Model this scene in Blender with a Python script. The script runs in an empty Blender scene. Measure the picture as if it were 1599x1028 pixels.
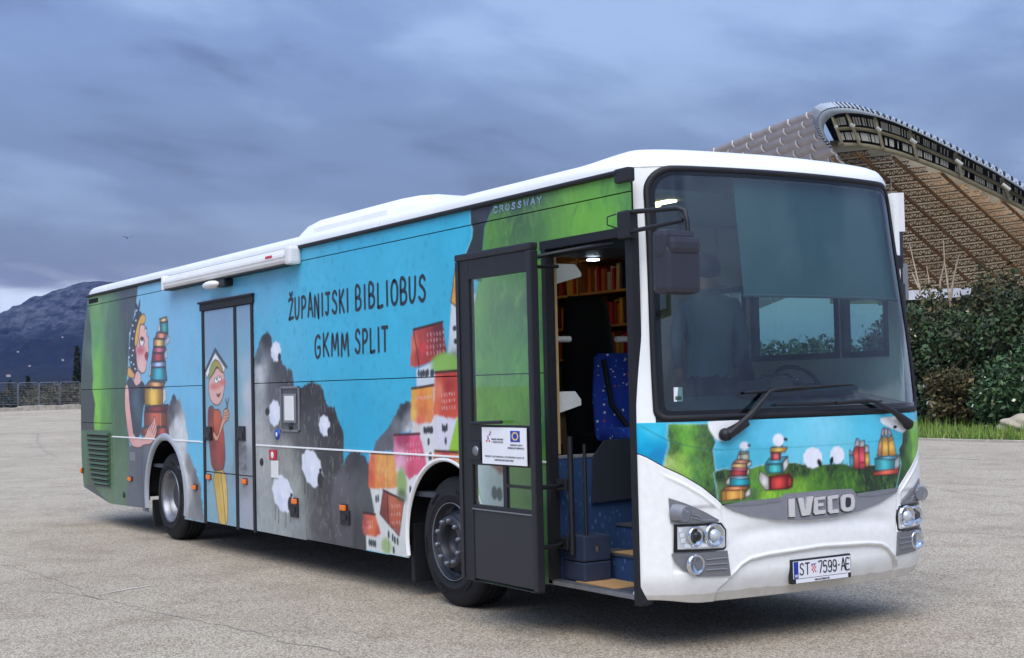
import bpy, bmesh, math, random
import numpy as np
from mathutils import Vector, Matrix
random.seed(7); RNG = np.random.default_rng(7)
rad = math.radians
scene = bpy.context.scene
COL = scene.collection

# ------------------------------------------------------------------ camera
CP = np.array([6.94248, -5.45411, 1.70323]); YAW, PIT, ROL, FOC = 1.0048040, 0.0403298, -0.0232506, 2210.271
def cam_axes():
    cy, sy, cp, sp = math.cos(YAW), math.sin(YAW), math.cos(PIT), math.sin(PIT)
    f = np.array([-sy*cp, cy*cp, sp]); r = np.array([cy, sy, 0.0]); u = np.cross(r, f)
    cr, sr = math.cos(ROL), math.sin(ROL)
    return cr*r+sr*u, -sr*r+cr*u, f
AR, AU, AF = cam_axes()
cam_d = bpy.data.cameras.new('camera'); cam = bpy.data.objects.new('camera', cam_d); COL.objects.link(cam)
cam_d.sensor_width = 36.0; cam_d.lens = 36.0*FOC/1599.0; cam_d.clip_start = 0.1; cam_d.clip_end = 30000.0
cam.matrix_world = Matrix(((AR[0], AU[0], -AF[0], CP[0]), (AR[1], AU[1], -AF[1], CP[1]), (AR[2], AU[2], -AF[2], CP[2]), (0, 0, 0, 1)))
scene.camera = cam
def ray(px, py): return AF + (px-799.5)/FOC*AR - (py-514.0)/FOC*AU
def hit(px, py, axis, val):
    d = ray(px, py); t = (val-CP[axis])/d[axis]; return CP + t*d
def at(px, py, dist):
    d = ray(px, py); return CP + d*dist
def lerp(a, b, t): return a+(b-a)*t
def sst(t): t = np.clip(t, 0, 1); return t*t*(3-2*t)
def lin(c):
    c = np.asarray(c, float)/255.0
    return np.where(c <= .04045, c/12.92, ((c+.055)/1.055)**2.4)

# ------------------------------------------------------------------ world, sun, exposure
SUN_EL, SUN_AZ = rad(52), rad(-38)        # azimuth measured from +X towards +Y
world = bpy.data.worlds.new('World'); scene.world = world; world.use_nodes = True
wt = world.node_tree; wn, wl = wt.nodes, wt.links
for n in list(wn): wn.remove(n)
def WN(t, **kw):
    n = wn.new(t)
    for k, v in kw.items(): setattr(n, k, v)
    return n
def wmath(op, a, b=None, clamp=False):
    n = WN('ShaderNodeMath', operation=op, use_clamp=clamp)
    for i, v in enumerate((a, b)):
        if v is None: continue
        if isinstance(v, (int, float)): n.inputs[i].default_value = v
        else: wl.new(v, n.inputs[i])
    return n.outputs[0]
def wmix(f, a, b):
    n = WN('ShaderNodeMix', data_type='RGBA')
    if isinstance(f, (int, float)): n.inputs[0].default_value = f
    else: wl.new(f, n.inputs[0])
    for k, v in ((6, a), (7, b)):
        if isinstance(v, tuple): n.inputs[k].default_value = (*v, 1)
        else: wl.new(v, n.inputs[k])
    return n.outputs[2]
def wramp(f, stops):
    n = WN('ShaderNodeValToRGB'); wl.new(f, n.inputs[0]); e = n.color_ramp.elements
    while len(e) < len(stops): e.new(0.5)
    for i, (p, c) in enumerate(stops): e[i].position = p; e[i].color = (*c, 1)
    n.color_ramp.interpolation = 'B_SPLINE' if False else 'EASE'
    return n.outputs[0]
wo = WN('ShaderNodeOutputWorld'); bgn = WN('ShaderNodeBackground'); wl.new(bgn.outputs[0], wo.inputs[0])
sky = WN('ShaderNodeTexSky', sky_type='NISHITA', sun_disc=False)
sky.sun_elevation = SUN_EL; sky.sun_rotation = rad(90)-SUN_AZ
sky.air_density = 1.4; sky.dust_density = 1.5
geo = WN('ShaderNodeTexCoord'); sep = WN('ShaderNodeSeparateXYZ'); wl.new(geo.outputs['Generated'], sep.inputs[0])
elev = wmath('MAXIMUM', sep.outputs[2], 0.0)
# cloud sheet: direction projected on a plane high above, so that cloud bands flatten towards the horizon
den = wmath('ADD', elev, 0.24)
cx = wmath('DIVIDE', sep.outputs[0], den); cyy = wmath('DIVIDE', sep.outputs[1], den)
cmb = WN('ShaderNodeCombineXYZ'); wl.new(cx, cmb.inputs[0]); wl.new(cyy, cmb.inputs[1])
def wnoise(scale, detail, rough, loc=(0, 0, 0), rot=0.0, sx=1.0, sy=1.0, dist=0.0):
    mp = WN('ShaderNodeMapping'); wl.new(cmb.outputs[0], mp.inputs[0])
    mp.inputs['Location'].default_value = loc; mp.inputs['Rotation'].default_value = (0, 0, rot); mp.inputs['Scale'].default_value = (sx, sy, 1)
    n = WN('ShaderNodeTexNoise'); wl.new(mp.outputs[0], n.inputs['Vector'])
    n.inputs['Scale'].default_value = scale; n.inputs['Detail'].default_value = detail; n.inputs['Roughness'].default_value = rough
    n.inputs['Distortion'].default_value = dist
    return n.outputs[0]
n1 = wnoise(1.25, 5, 0.5, (3.1, 1.7, 0), 0.75, 0.9, 0.6, 0.5)      # broad dark and light sheets
n2 = wnoise(4.0, 6, 0.55, (0.3, 5.2, 0), 0.6, 1.2, 0.8, 0.3)      # finer streaks
sheet = wmath('ADD', wmath('MULTIPLY', n1, 0.78), wmath('MULTIPLY', n2, 0.26))
CS = 6.0   # cloud radiance is written for a background strength of 0.12
cl = wramp(sheet, [(0.395, tuple(CS*v for v in (0.072, 0.104, 0.245))), (0.48, tuple(CS*v for v in (0.148, 0.215, 0.420))), (0.60, tuple(CS*v for v in (0.280, 0.388, 0.625)))])
# an overcast sky is darker low down and brightens towards the zenith
upl = wramp(elev, [(0.0, (0.44, 0.44, 0.46)), (0.09, (0.40, 0.40, 0.43)), (0.16, (0.56, 0.57, 0.60)), (0.25, (0.90, 0.90, 0.90)), (0.42, (1.45, 1.40, 1.34)), (1.0, (3.5, 3.25, 2.8))])
mul = WN('ShaderNodeMix', data_type='RGBA', blend_type='MULTIPLY'); mul.inputs[0].default_value = 1.0
wl.new(cl, mul.inputs[6]); wl.new(upl, mul.inputs[7])
# bright clear rim low over the horizon, broken by cloud
low = wramp(wmath('ADD', elev, wmath('MULTIPLY', wmath('SUBTRACT', n2, 0.5), 0.05)), [(0.012, (1, 1, 1)), (0.066, (0.85, 0.85, 0.85)), (0.086, (0, 0, 0))])
sk = wmix(0.35, mul.outputs[2], sky.outputs[0])
skl = WN('ShaderNodeMix', data_type='RGBA'); wl.new(wmath('MULTIPLY', low, 0.85), skl.inputs[0])
sk2 = wmix(0.15, mul.outputs[2], sky.outputs[0])
wl.new(sk2, skl.inputs[6]); skl.inputs[7].default_value = (CS*0.80, CS*0.88, CS*1.0, 1)
wl.new(skl.outputs[2], bgn.inputs[0]); bgn.inputs[1].default_value = 0.12

sun_d = bpy.data.lights.new('sun', 'SUN'); sun = bpy.data.objects.new('sun', sun_d); COL.objects.link(sun)
sun_d.energy = 1.5; sun_d.angle = rad(50); sun_d.color = (1.0, 0.95, 0.88)
sdir = Vector((math.cos(SUN_EL)*math.cos(SUN_AZ), math.cos(SUN_EL)*math.sin(SUN_AZ), math.sin(SUN_EL)))
sun.rotation_euler = sdir.to_track_quat('Z', 'Y').to_euler()
scene.view_settings.view_transform = 'Standard'; scene.view_settings.look = 'None'
scene.view_settings.gamma = 1.0; scene.view_settings.use_curve_mapping = False
scene.view_settings.exposure = 0.95
scene.render.engine = 'CYCLES'
scene.cycles.max_bounces = 8; scene.cycles.transparent_max_bounces = 24; scene.cycles.use_denoising = True

# ------------------------------------------------------------------ materials
MATS = {}
def nodemat(name):
    m = bpy.data.materials.new(name); m.use_nodes = True; MATS[name] = m
    return m, m.node_tree.nodes, m.node_tree.links, m.node_tree.nodes['Principled BSDF']
def mat(name, col, rough=0.5, metal=0.0, spec=0.5, noise=0.0, nscale=8.0, bump=0.0, bscale=60.0, emit=None, estr=0.0, coat=0.0, detail=4.0):
    """plain principled paint with mottled colour and fine relief; col is sRGB 0..255"""
    m, N, L, b = nodemat(name)
    c = lin(col)
    b.inputs['Base Color'].default_value = (*c, 1); b.inputs['Roughness'].default_value = rough
    b.inputs['Metallic'].default_value = metal; b.inputs['Specular IOR Level'].default_value = spec
    b.inputs['Coat Weight'].default_value = coat
    if noise > 0 or bump > 0: tc = N.new('ShaderNodeTexCoord')
    if noise > 0:
        nz = N.new('ShaderNodeTexNoise'); nz.inputs['Scale'].default_value = nscale; nz.inputs['Detail'].default_value = detail
        L.new(tc.outputs['Object'], nz.inputs['Vector'])
        rp = N.new('ShaderNodeValToRGB'); L.new(nz.outputs[0], rp.inputs[0])
        rp.color_ramp.elements[0].position = .3; rp.color_ramp.elements[1].position = .7
        rp.color_ramp.elements[0].color = (*(c*(1-noise)), 1); rp.color_ramp.elements[1].color = (*np.minimum(c*(1+noise), 1), 1)
        L.new(rp.outputs[0], b.inputs['Base Color'])
        mr = N.new('ShaderNodeMapRange'); L.new(nz.outputs[0], mr.inputs[0]); mr.inputs[3].default_value = max(rough-.08, .02); mr.inputs[4].default_value = min(rough+.08, 1)
        L.new(mr.outputs[0], b.inputs['Roughness'])
    if bump > 0:
        nb = N.new('ShaderNodeTexNoise'); nb.inputs['Scale'].default_value = bscale; L.new(tc.outputs['Object'], nb.inputs['Vector'])
        bp = N.new('ShaderNodeBump'); bp.inputs['Strength'].default_value = bump; bp.inputs['Distance'].default_value = .02
        L.new(nb.outputs[0], bp.inputs['Height']); L.new(bp.outputs[0], b.inputs['Normal'])
    if emit is not None:
        b.inputs['Emission Color'].default_value = (*lin(emit), 1); b.inputs['Emission Strength'].default_value = estr
    return m
def wrapmat(name, rough=0.32, dirt=True):
    """printed vinyl: colour from the print attribute, a little road film low down that follows its own noise"""
    m, N, L, b = nodemat(name)
    at_ = N.new('ShaderNodeAttribute'); at_.attribute_name = 'print'
    tc = N.new('ShaderNodeTexCoord'); nz = N.new('ShaderNodeTexNoise'); nz.inputs['Scale'].default_value = 22; nz.inputs['Detail'].default_value = 6
    L.new(tc.outputs['Object'], nz.inputs['Vector'])
    mr = N.new('ShaderNodeMapRange'); L.new(nz.outputs[0], mr.inputs[0]); mr.inputs[3].default_value = .90; mr.inputs[4].default_value = 1.08
    mx = N.new('ShaderNodeVectorMath'); mx.operation = 'SCALE'; L.new(at_.outputs['Color'], mx.inputs[0]); L.new(mr.outputs[0], mx.inputs['Scale'])
    L.new(mx.outputs[0], b.inputs['Base Color'])
    b.inputs['Roughness'].default_value = rough; b.inputs['Specular IOR Level'].default_value = .28
    n2 = N.new('ShaderNodeTexNoise'); n2.inputs['Scale'].default_value = 1.3; n2.inputs['Detail'].default_value = 2; L.new(tc.outputs['Object'], n2.inputs['Vector'])
    bp = N.new('ShaderNodeBump'); bp.inputs['Strength'].default_value = .06; bp.inputs['Distance'].default_value = .06; L.new(n2.outputs[0], bp.inputs['Height']); L.new(bp.outputs[0], b.inputs['Normal'])
    return m
def glassmat(name, tint, refl=1.0, ior=1.5, rough=0.01, haze=0.0, hazecol=(150, 165, 170)):
    """thin pane: fresnel reflection over tinted see-through"""
    m, N, L, b = nodemat(name)
    N.remove(b); out = [n for n in N if n.type == 'OUTPUT_MATERIAL'][0]
    tr = N.new('ShaderNodeBsdfTransparent'); tr.inputs[0].default_value = (*lin(tint), 1)
    gl = N.new('ShaderNodeBsdfGlossy'); gl.inputs['Roughness'].default_value = rough; gl.inputs[0].default_value = (refl, refl, refl, 1)
    gm = N.new('ShaderNodeNewGeometry'); mi = N.new('ShaderNodeMix'); mi.data_type = 'FLOAT'; L.new(gm.outputs['Backfacing'], mi.inputs[0]); mi.inputs[2].default_value = ior; mi.inputs[3].default_value = 1/ior   # both faces of a thin pane reflect alike
    fr = N.new('ShaderNodeFresnel'); L.new(mi.outputs[0], fr.inputs[0])
    mx = N.new('ShaderNodeMixShader'); L.new(fr.outputs[0], mx.inputs[0]); L.new(tr.outputs[0], mx.inputs[1]); L.new(gl.outputs[0], mx.inputs[2])
    last = mx
    if haze > 0:
        df = N.new('ShaderNodeBsdfDiffuse'); df.inputs[0].default_value = (*lin(hazecol), 1)
        m2 = N.new('ShaderNodeMixShader'); m2.inputs[0].default_value = haze
        L.new(mx.outputs[0], m2.inputs[1]); L.new(df.outputs[0], m2.inputs[2]); last = m2
    L.new(last.outputs[0], out.inputs[0])
    return m
mat('white_paint', (240, 242, 240), .25, 0, .5, .03, 3.0)
mat('bumper_white', (236, 236, 232), .3, 0, .5, .03, 4.0)
mat('black_rubber', (26, 27, 32), .6, 0, .4, .15, 20)
mat('black_plastic', (24, 25, 30), .5, 0, .5, .12, 30, .15, 300)
mat('black_gloss', (18, 19, 23), .15, 0, .5)
mat('mirror_plastic', (44, 45, 55), .45, 0, .5, .08, 20, .1, 400)
mat('underbody', (16, 16, 18), .8, 0, .3, .2, 10)
mat('door_grey', (40, 41, 45), .42, 0, .45, .08, 12, .05, 300)
mat('frame_dark', (29, 29, 34), .45)
mat('grey_plastic', (122, 124, 130), .45, .1, .5, .05, 20)
mat('silver_grey', (140, 141, 148), .35, .35, .5, .04, 20)
mat('lamp_grey', (118, 118, 122), .4, .2, .5, .05, 25)
mat('chrome', (225, 228, 232), .08, 1.0)
mat('lamp_black', (15, 15, 17), .25)
mat('orange_lens', (240, 120, 25), .2, 0, .6)
mat('lamp_silver', (232, 234, 238), .25, .55, .5)
mat('steel', (136, 138, 144), .38, .7, .5, .12, 15)
mat('dark_steel', (58, 60, 68), .45, .4, .5, .12, 25)
mat('bolt_steel', (120, 124, 134), .35, .6, .5, .1, 40)
mat('tyre', (34, 34, 37), .82, 0, .3, .22, 30, .25, 200)
mat('ink', (22, 30, 45), .4)
mat('white_plastic', (228, 228, 226), .4, 0, .5, .03, 5)
mat('red_plastic', (190, 25, 40), .35)
mat('blue_badge', (30, 70, 170), .35)
mat('plate_white', (225, 228, 232), .35); mat('plate_blue', (20, 50, 150), .35); mat('plate_ink', (15, 17, 22), .4)
mat('red_print', (205, 45, 60), .4); mat('sign_white', (238, 239, 242), .5, 0, .4, .02, 6); mat('flag_blue', (20, 60, 175), .45); mat('star_yellow', (250, 215, 60), .45); mat('print_grey', (70, 72, 80), .5)
mat('louvre_green', (74, 98, 76), .4, 0, .4, .12, 12)
mat('arch_grey', (158, 164, 172), .35, 0, .5, .06, 8)
wrapmat('wrap'); wrapmat('wrap_front', .25)
glassmat('windscreen_glass', (168, 198, 196), 1.0, 2.0, .006)
mat('badge_chrome', (240, 241, 244), .18, .7, .5)
glassmat('door_glass', (252, 255, 252), .9, 1.42, .02)
glassmat('side_glass', (212, 232, 226), .9, 1.5, .01)
glassmat('lamp_glass', (245, 248, 250), 1.0, 1.5, .01)

# ------------------------------------------------------------------ mesh helpers
def link(o, parent=None):
    COL.objects.link(o)
    if parent is not None: o.parent = parent
    return o
def mesh_obj(name, verts, faces, m, parent=None, smooth=False, uvcol=None):
    me = bpy.data.meshes.new(name)
    me.from_pydata([tuple(map(float, v)) for v in verts], [], [tuple(map(int, f)) for f in faces])
    if m is not None: me.materials.append(MATS[m] if isinstance(m, str) else m)
    if smooth: me.polygons.foreach_set('use_smooth', [True]*len(me.polygons))
    if uvcol is not None:
        a = me.color_attributes.new('print', 'FLOAT_COLOR', 'POINT')
        c = np.ones((len(verts), 4), np.float32); c[:, :3] = uvcol; a.data.foreach_set('color', c.ravel())
    me.update()
    return link(bpy.data.objects.new(name, me), parent)
class MB:
    """collects simple solids; build() links them as one mesh object"""
    def __init__(s): s.v = []; s.f = []; s.sm = []
    def add(s, vs, fs, smooth=False):
        o = len(s.v); s.v += [tuple(map(float, p)) for p in vs]; s.f += [tuple(int(i)+o for i in f) for f in fs]; s.sm += [smooth]*len(fs); return s
    def box(s, a, b, bev=0.0):
        x0, y0, z0 = [min(p, q) for p, q in zip(a, b)]; x1, y1, z1 = [max(p, q) for p, q in zip(a, b)]
        if bev <= 0:
            vs = [(x0, y0, z0), (x1, y0, z0), (x1, y1, z0), (x0, y1, z0), (x0, y0, z1), (x1, y0, z1), (x1, y1, z1), (x0, y1, z1)]
            return s.add(vs, [(0, 3, 2, 1), (4, 5, 6, 7), (0, 1, 5, 4), (1, 2, 6, 5), (2, 3, 7, 6), (3, 0, 4, 7)])
        bm = bmesh.new(); bmesh.ops.create_cube(bm, size=1.0)
        for v in bm.verts: v.co = Vector((lerp(x0, x1, v.co.x+.5), lerp(y0, y1, v.co.y+.5), lerp(z0, z1, v.co.z+.5)))
        bmesh.ops.bevel(bm, geom=bm.edges[:], offset=min(bev, .49*min(x1-x0, y1-y0, z1-z0)), segments=2, affect='EDGES', profile=.6)
        return s.frombm(bm)
    def frombm(s, bm, smooth=False):
        bm.verts.index_update(); s.add([v.co[:] for v in bm.verts], [[v.index for v in f.verts] for f in bm.faces], smooth); bm.free(); return s
    def tube(s, pts, r, n=8, caps=True):
        pts = [Vector(p) for p in pts]; k = len(pts); rs = r if isinstance(r, (list, tuple)) else [r]*k
        vs = []; t0 = (pts[1]-pts[0]).normalized(); up = Vector((0, 0, 1)) if abs(t0.z) < .9 else Vector((1, 0, 0)); a = t0.cross(up).normalized()
        for i, p in enumerate(pts):
            t = ((pts[min(i+1, k-1)]-pts[max(i-1, 0)])).normalized(); a = (a-t*a.dot(t)).normalized(); b = t.cross(a)
            for j in range(n):
                q = 2*math.pi*j/n; vs.append(p+(a*math.cos(q)+b*math.sin(q))*rs[i])
        fs = [(i*n+j, i*n+(j+1) % n, (i+1)*n+(j+1) % n, (i+1)*n+j) for i in range(k-1) for j in range(n)]
        s.add(vs, fs, n > 5)
        if caps: s.add([vs[j] for j in range(n)], [tuple(range(n))[::-1]]); s.add([vs[(k-1)*n+j] for j in range(n)], [tuple(range(n))])
        return s
    def lathe(s, prof, c, axis='y', n=48, smooth=True):
        """prof: list of (radius, offset along axis)"""
        vs = []
        for (r, o) in prof:
            for j in range(n):
                q = 2*math.pi*j/n
                if axis == 'y': vs.append((c[0]+r*math.cos(q), c[1]+o, c[2]+r*math.sin(q)))
                elif axis == 'x': vs.append((c[0]+o, c[1]+r*math.cos(q), c[2]+r*math.sin(q)))
                else: vs.append((c[0]+r*math.cos(q), c[1]+r*math.sin(q), c[2]+o))
        fs = [(i*n+j, i*n+(j+1) % n, (i+1)*n+(j+1) % n, (i+1)*n+j) for i in range(len(prof)-1) for j in range(n)]
        return s.add(vs, fs, smooth)
    def prism(s, poly, dvec):
        """polygon (3-D points) extruded by dvec"""
        n = len(poly); p = [Vector(q) for q in poly]; d = Vector(dvec)
        vs = p+[q+d for q in p]
        return s.add(vs, [tuple(range(n))[::-1], tuple(range(n, 2*n))]+[(i, (i+1) % n, n+(i+1) % n, n+i) for i in range(n)])
    def ball(s, c, r, seg=12, rings=8):
        bm = bmesh.new(); bmesh.ops.create_uvsphere(bm, u_segments=seg, v_segments=rings, radius=1.0)
        rr = r if isinstance(r, (list, tuple)) else (r, r, r)
        for v in bm.verts: v.co = Vector((c[0]+v.co.x*rr[0], c[1]+v.co.y*rr[1], c[2]+v.co.z*rr[2]))
        return s.frombm(bm, True)
    def build(s, name, m, parent=None, fixn=True):
        me = bpy.data.meshes.new(name); me.from_pydata(s.v, [], s.f); me.materials.append(MATS[m] if isinstance(m, str) else m)
        me.polygons.foreach_set('use_smooth', s.sm)
        if fixn:
            bm = bmesh.new(); bm.from_mesh(me); bmesh.ops.recalc_face_normals(bm, faces=bm.faces); bm.to_mesh(me); bm.free()
        me.update()
        return link(bpy.data.objects.new(name, me), parent)
def empty(name, loc=(0, 0, 0)):
    o = bpy.data.objects.new(name, None); o.empty_display_size = .2; o.location = loc; return link(o)
def tag(o, label=None, cat=None, group=None, kind=None):
    for k, v in (('label', label), ('category', cat), ('group', group), ('kind', kind)):
        if v: o[k] = v
    return o

# ------------------------------------------------------------------ print painter (numpy): fills a metric canvas that the panels sample
def vnoise(X, Y, scale, seed=0, octv=4, rough=.5):
    out = np.zeros_like(X, float); amp = 1; tot = 0
    for o in range(octv):
        r = np.random.default_rng(seed*31+o).random((256, 256)); u = X/scale*2**o+37.7*o; v = Y/scale*2**o+11.3*o
        i = np.floor(u).astype(int); j = np.floor(v).astype(int); fu = u-i; fv = v-j; fu = fu*fu*(3-2*fu); fv = fv*fv*(3-2*fv)
        a = r[j & 255, i & 255]; b = r[j & 255, (i+1) & 255]; c = r[(j+1) & 255, i & 255]; d = r[(j+1) & 255, (i+1) & 255]
        out += amp*((a*(1-fu)+b*fu)*(1-fv)+(c*(1-fu)+d*fu)*fv); tot += amp; amp *= rough
    return out/tot
class Canvas:
    def __init__(s, a0, a1, z0, z1, da, dz):
        s.a0, s.z0, s.da, s.dz = a0, z0, da, dz; s.na = int((a1-a0)/da)+1; s.nz = int((z1-z0)/dz)+1
        s.A, s.Z = np.meshgrid(a0+da*np.arange(s.na), z0+dz*np.arange(s.nz)); s.img = np.ones((s.nz, s.na, 3))*.5
    def win(s, p, pad):
        lo = p.min(0)-pad; hi = p.max(0)+pad
        i0 = max(int((lo[0]-s.a0)/s.da), 0); i1 = min(int((hi[0]-s.a0)/s.da)+2, s.na); j0 = max(int((lo[1]-s.z0)/s.dz), 0); j1 = min(int((hi[1]-s.z0)/s.dz)+2, s.nz)
        return (slice(j0, max(j1, j0)), slice(i0, max(i1, i0)))
    def blend(s, w, m, col):
        c = col(s.A[w], s.Z[w]) if callable(col) else lin(col)
        s.img[w] = s.img[w]*(1-m[..., None])+c*m[..., None]
    @staticmethod
    def sd(X, Y, p, closed=True):
        n = len(p); d = np.full(X.shape, 1e9); ins = np.zeros(X.shape, bool)
        for i in range(n if closed else n-1):
            a = p[i]; b = p[(i+1) % n]; e = b-a; wx = X-a[0]; wy = Y-a[1]; t = np.clip((wx*e[0]+wy*e[1])/max(e@e, 1e-12), 0, 1)
            d = np.minimum(d, (wx-e[0]*t)**2+(wy-e[1]*t)**2)
            if closed and a[1] != b[1]:
                c = ((a[1] > Y) != (b[1] > Y)) & (X < (b[0]-a[0])*(Y-a[1])/(b[1]-a[1])+a[0]); ins ^= c
        d = np.sqrt(d); return np.where(ins, -d, d) if closed else d
    def poly(s, p, col, a=1.0, soft=.006, fuzz=0.0, fscale=.08, line=None, lw=.010, smooth=0):
        p = np.asarray(p, float)
        for _ in range(smooth): p = np.stack([.75*p+.25*np.roll(p, -1, 0), .25*p+.75*np.roll(p, -1, 0)], 1).reshape(-1, 2)
        w = s.win(p, soft+fuzz+lw); 
        if s.A[w].size == 0: return
        d = s.sd(s.A[w], s.Z[w], p)
        d2 = d+(vnoise(s.A[w], s.Z[w], fscale, 5)-.5)*2*fuzz if fuzz else d
        s.blend(w, a*sst(.5-d2/(2*soft)), col)
        if line is not None: s.blend(w, .9*sst(.5-(np.abs(d)-lw/2)/(2*soft)), line)
    def line(s, p, col, wd=.012, soft=.005, a=1.0):
        p = np.asarray(p, float); w = s.win(p, wd+soft)
        if s.A[w].size == 0: return
        d = s.sd(s.A[w], s.Z[w], p, False); s.blend(w, a*sst(.5-(d-wd/2)/(2*soft)), col)
    def blob(s, c, rx, rz, col, a=1.0, soft=.5):
        c = np.asarray(c, float); w = s.win(np.array([c-[rx, rz], c+[rx, rz]]), .5*max(rx, rz))
        if s.A[w].size == 0: return
        d = np.hypot((s.A[w]-c[0])/rx, (s.Z[w]-c[1])/rz); s.blend(w, a*sst((1+soft/2-d)/max(soft, 1e-3)), col)
    def sample(s, a, z):
        u = np.clip((a-s.a0)/s.da, 0, s.na-1.001); v = np.clip((z-s.z0)/s.dz, 0, s.nz-1.001); i = u.astype(int); j = v.astype(int); fu = (u-i)[..., None]; fv = (v-j)[..., None]
        g = s.img; return (g[j, i]*(1-fu)+g[j, i+1]*fu)*(1-fv)+(g[j+1, i]*(1-fu)+g[j+1, i+1]*fu)*fv
def idw(pts, cols, k=3.0, amp=.0, nsc=.15, seed=3, sx=1.0, eps=2e-4):
    pts = np.asarray(pts, float); cols = lin(np.asarray(cols, float))
    def f(X, Z):
        num = np.zeros(X.shape+(3,)); den = np.zeros(X.shape)
        for p, c in zip(pts, cols):
            w = 1/(((X-p[0])*sx)**2+(Z-p[1])**2+eps)**(k/2); num += w[..., None]*c; den += w
        out = num/den[..., None]
        if amp: out = out*(1+amp*(vnoise(X, Z, nsc, seed, 5, .6)-.5)*2)[..., None]
        return np.clip(out, 0, 1)
    return f
def crop(ox, oy, k, M):
    return lambda *pts: np.array([M(ox+p[0]*k, oy+p[1]*k) for p in pts])
# ------------------------------------------------------------------ bus form (x forward, visible side y = 0, far side y = 2.55)
W = 1.275
ZS, ZC, ZB, ZL, ZT = .345, 1.172, 1.790, 2.924, 3.045     # skirt, lower seam, belt seam, upper seam, gutter
def tum(z): return .075*sst((np.asarray(z, float)-1.5)/1.6)
def front_x(y, z):
    z = np.asarray(z, float); u = np.abs(np.asarray(y, float)-W); u = u*(1+tum(z)/W)
    x0 = .10-.15*np.clip((z-1.3)/1.7, 0, 2)**1.25-.10*sst((.50-z)/.28)
    return x0-.10*u**2-.11*(np.clip(u-.9, 0, 1)/.355)**2
def MS(px, py): h = hit(px, py, 1, 0.0); return (h[0], h[2])
def MF(px, py):
    x = 0.0
    for _ in range(12): h = hit(px, py, 0, x); x = float(front_x(h[1], h[2]))
    return (h[1], h[2])

def rear_x(z):
    return np.interp(z, [0.2, .46, .75, 1.0, 1.79, 2.4, 2.9, 3.07, 3.2], [-12.60, -12.70, -12.77, -12.80, -12.80, -12.68, -12.48, -12.40, -12.36])

def dabs(C, poly, n, size, asp, cols, a, seed=2):
    """small brush dabs scattered inside an outline"""
    r = np.random.default_rng(seed); poly = np.asarray(poly); lo, hi = poly.min(0), poly.max(0); P = r.uniform(lo, hi, (n*3, 2)); d = Canvas.sd(P[:, 0], P[:, 1], poly); P = P[d < -.5*size[0]][:n]
    for p in P:
        s = r.uniform(*size); t = r.normal(0, .5)+1.57; v = np.array([math.cos(t), math.sin(t)])*s*asp
        C.line([p-v, p+v], cols[r.integers(len(cols))], s*.45, s*.25, a*r.uniform(.4, 1.4))
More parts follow.
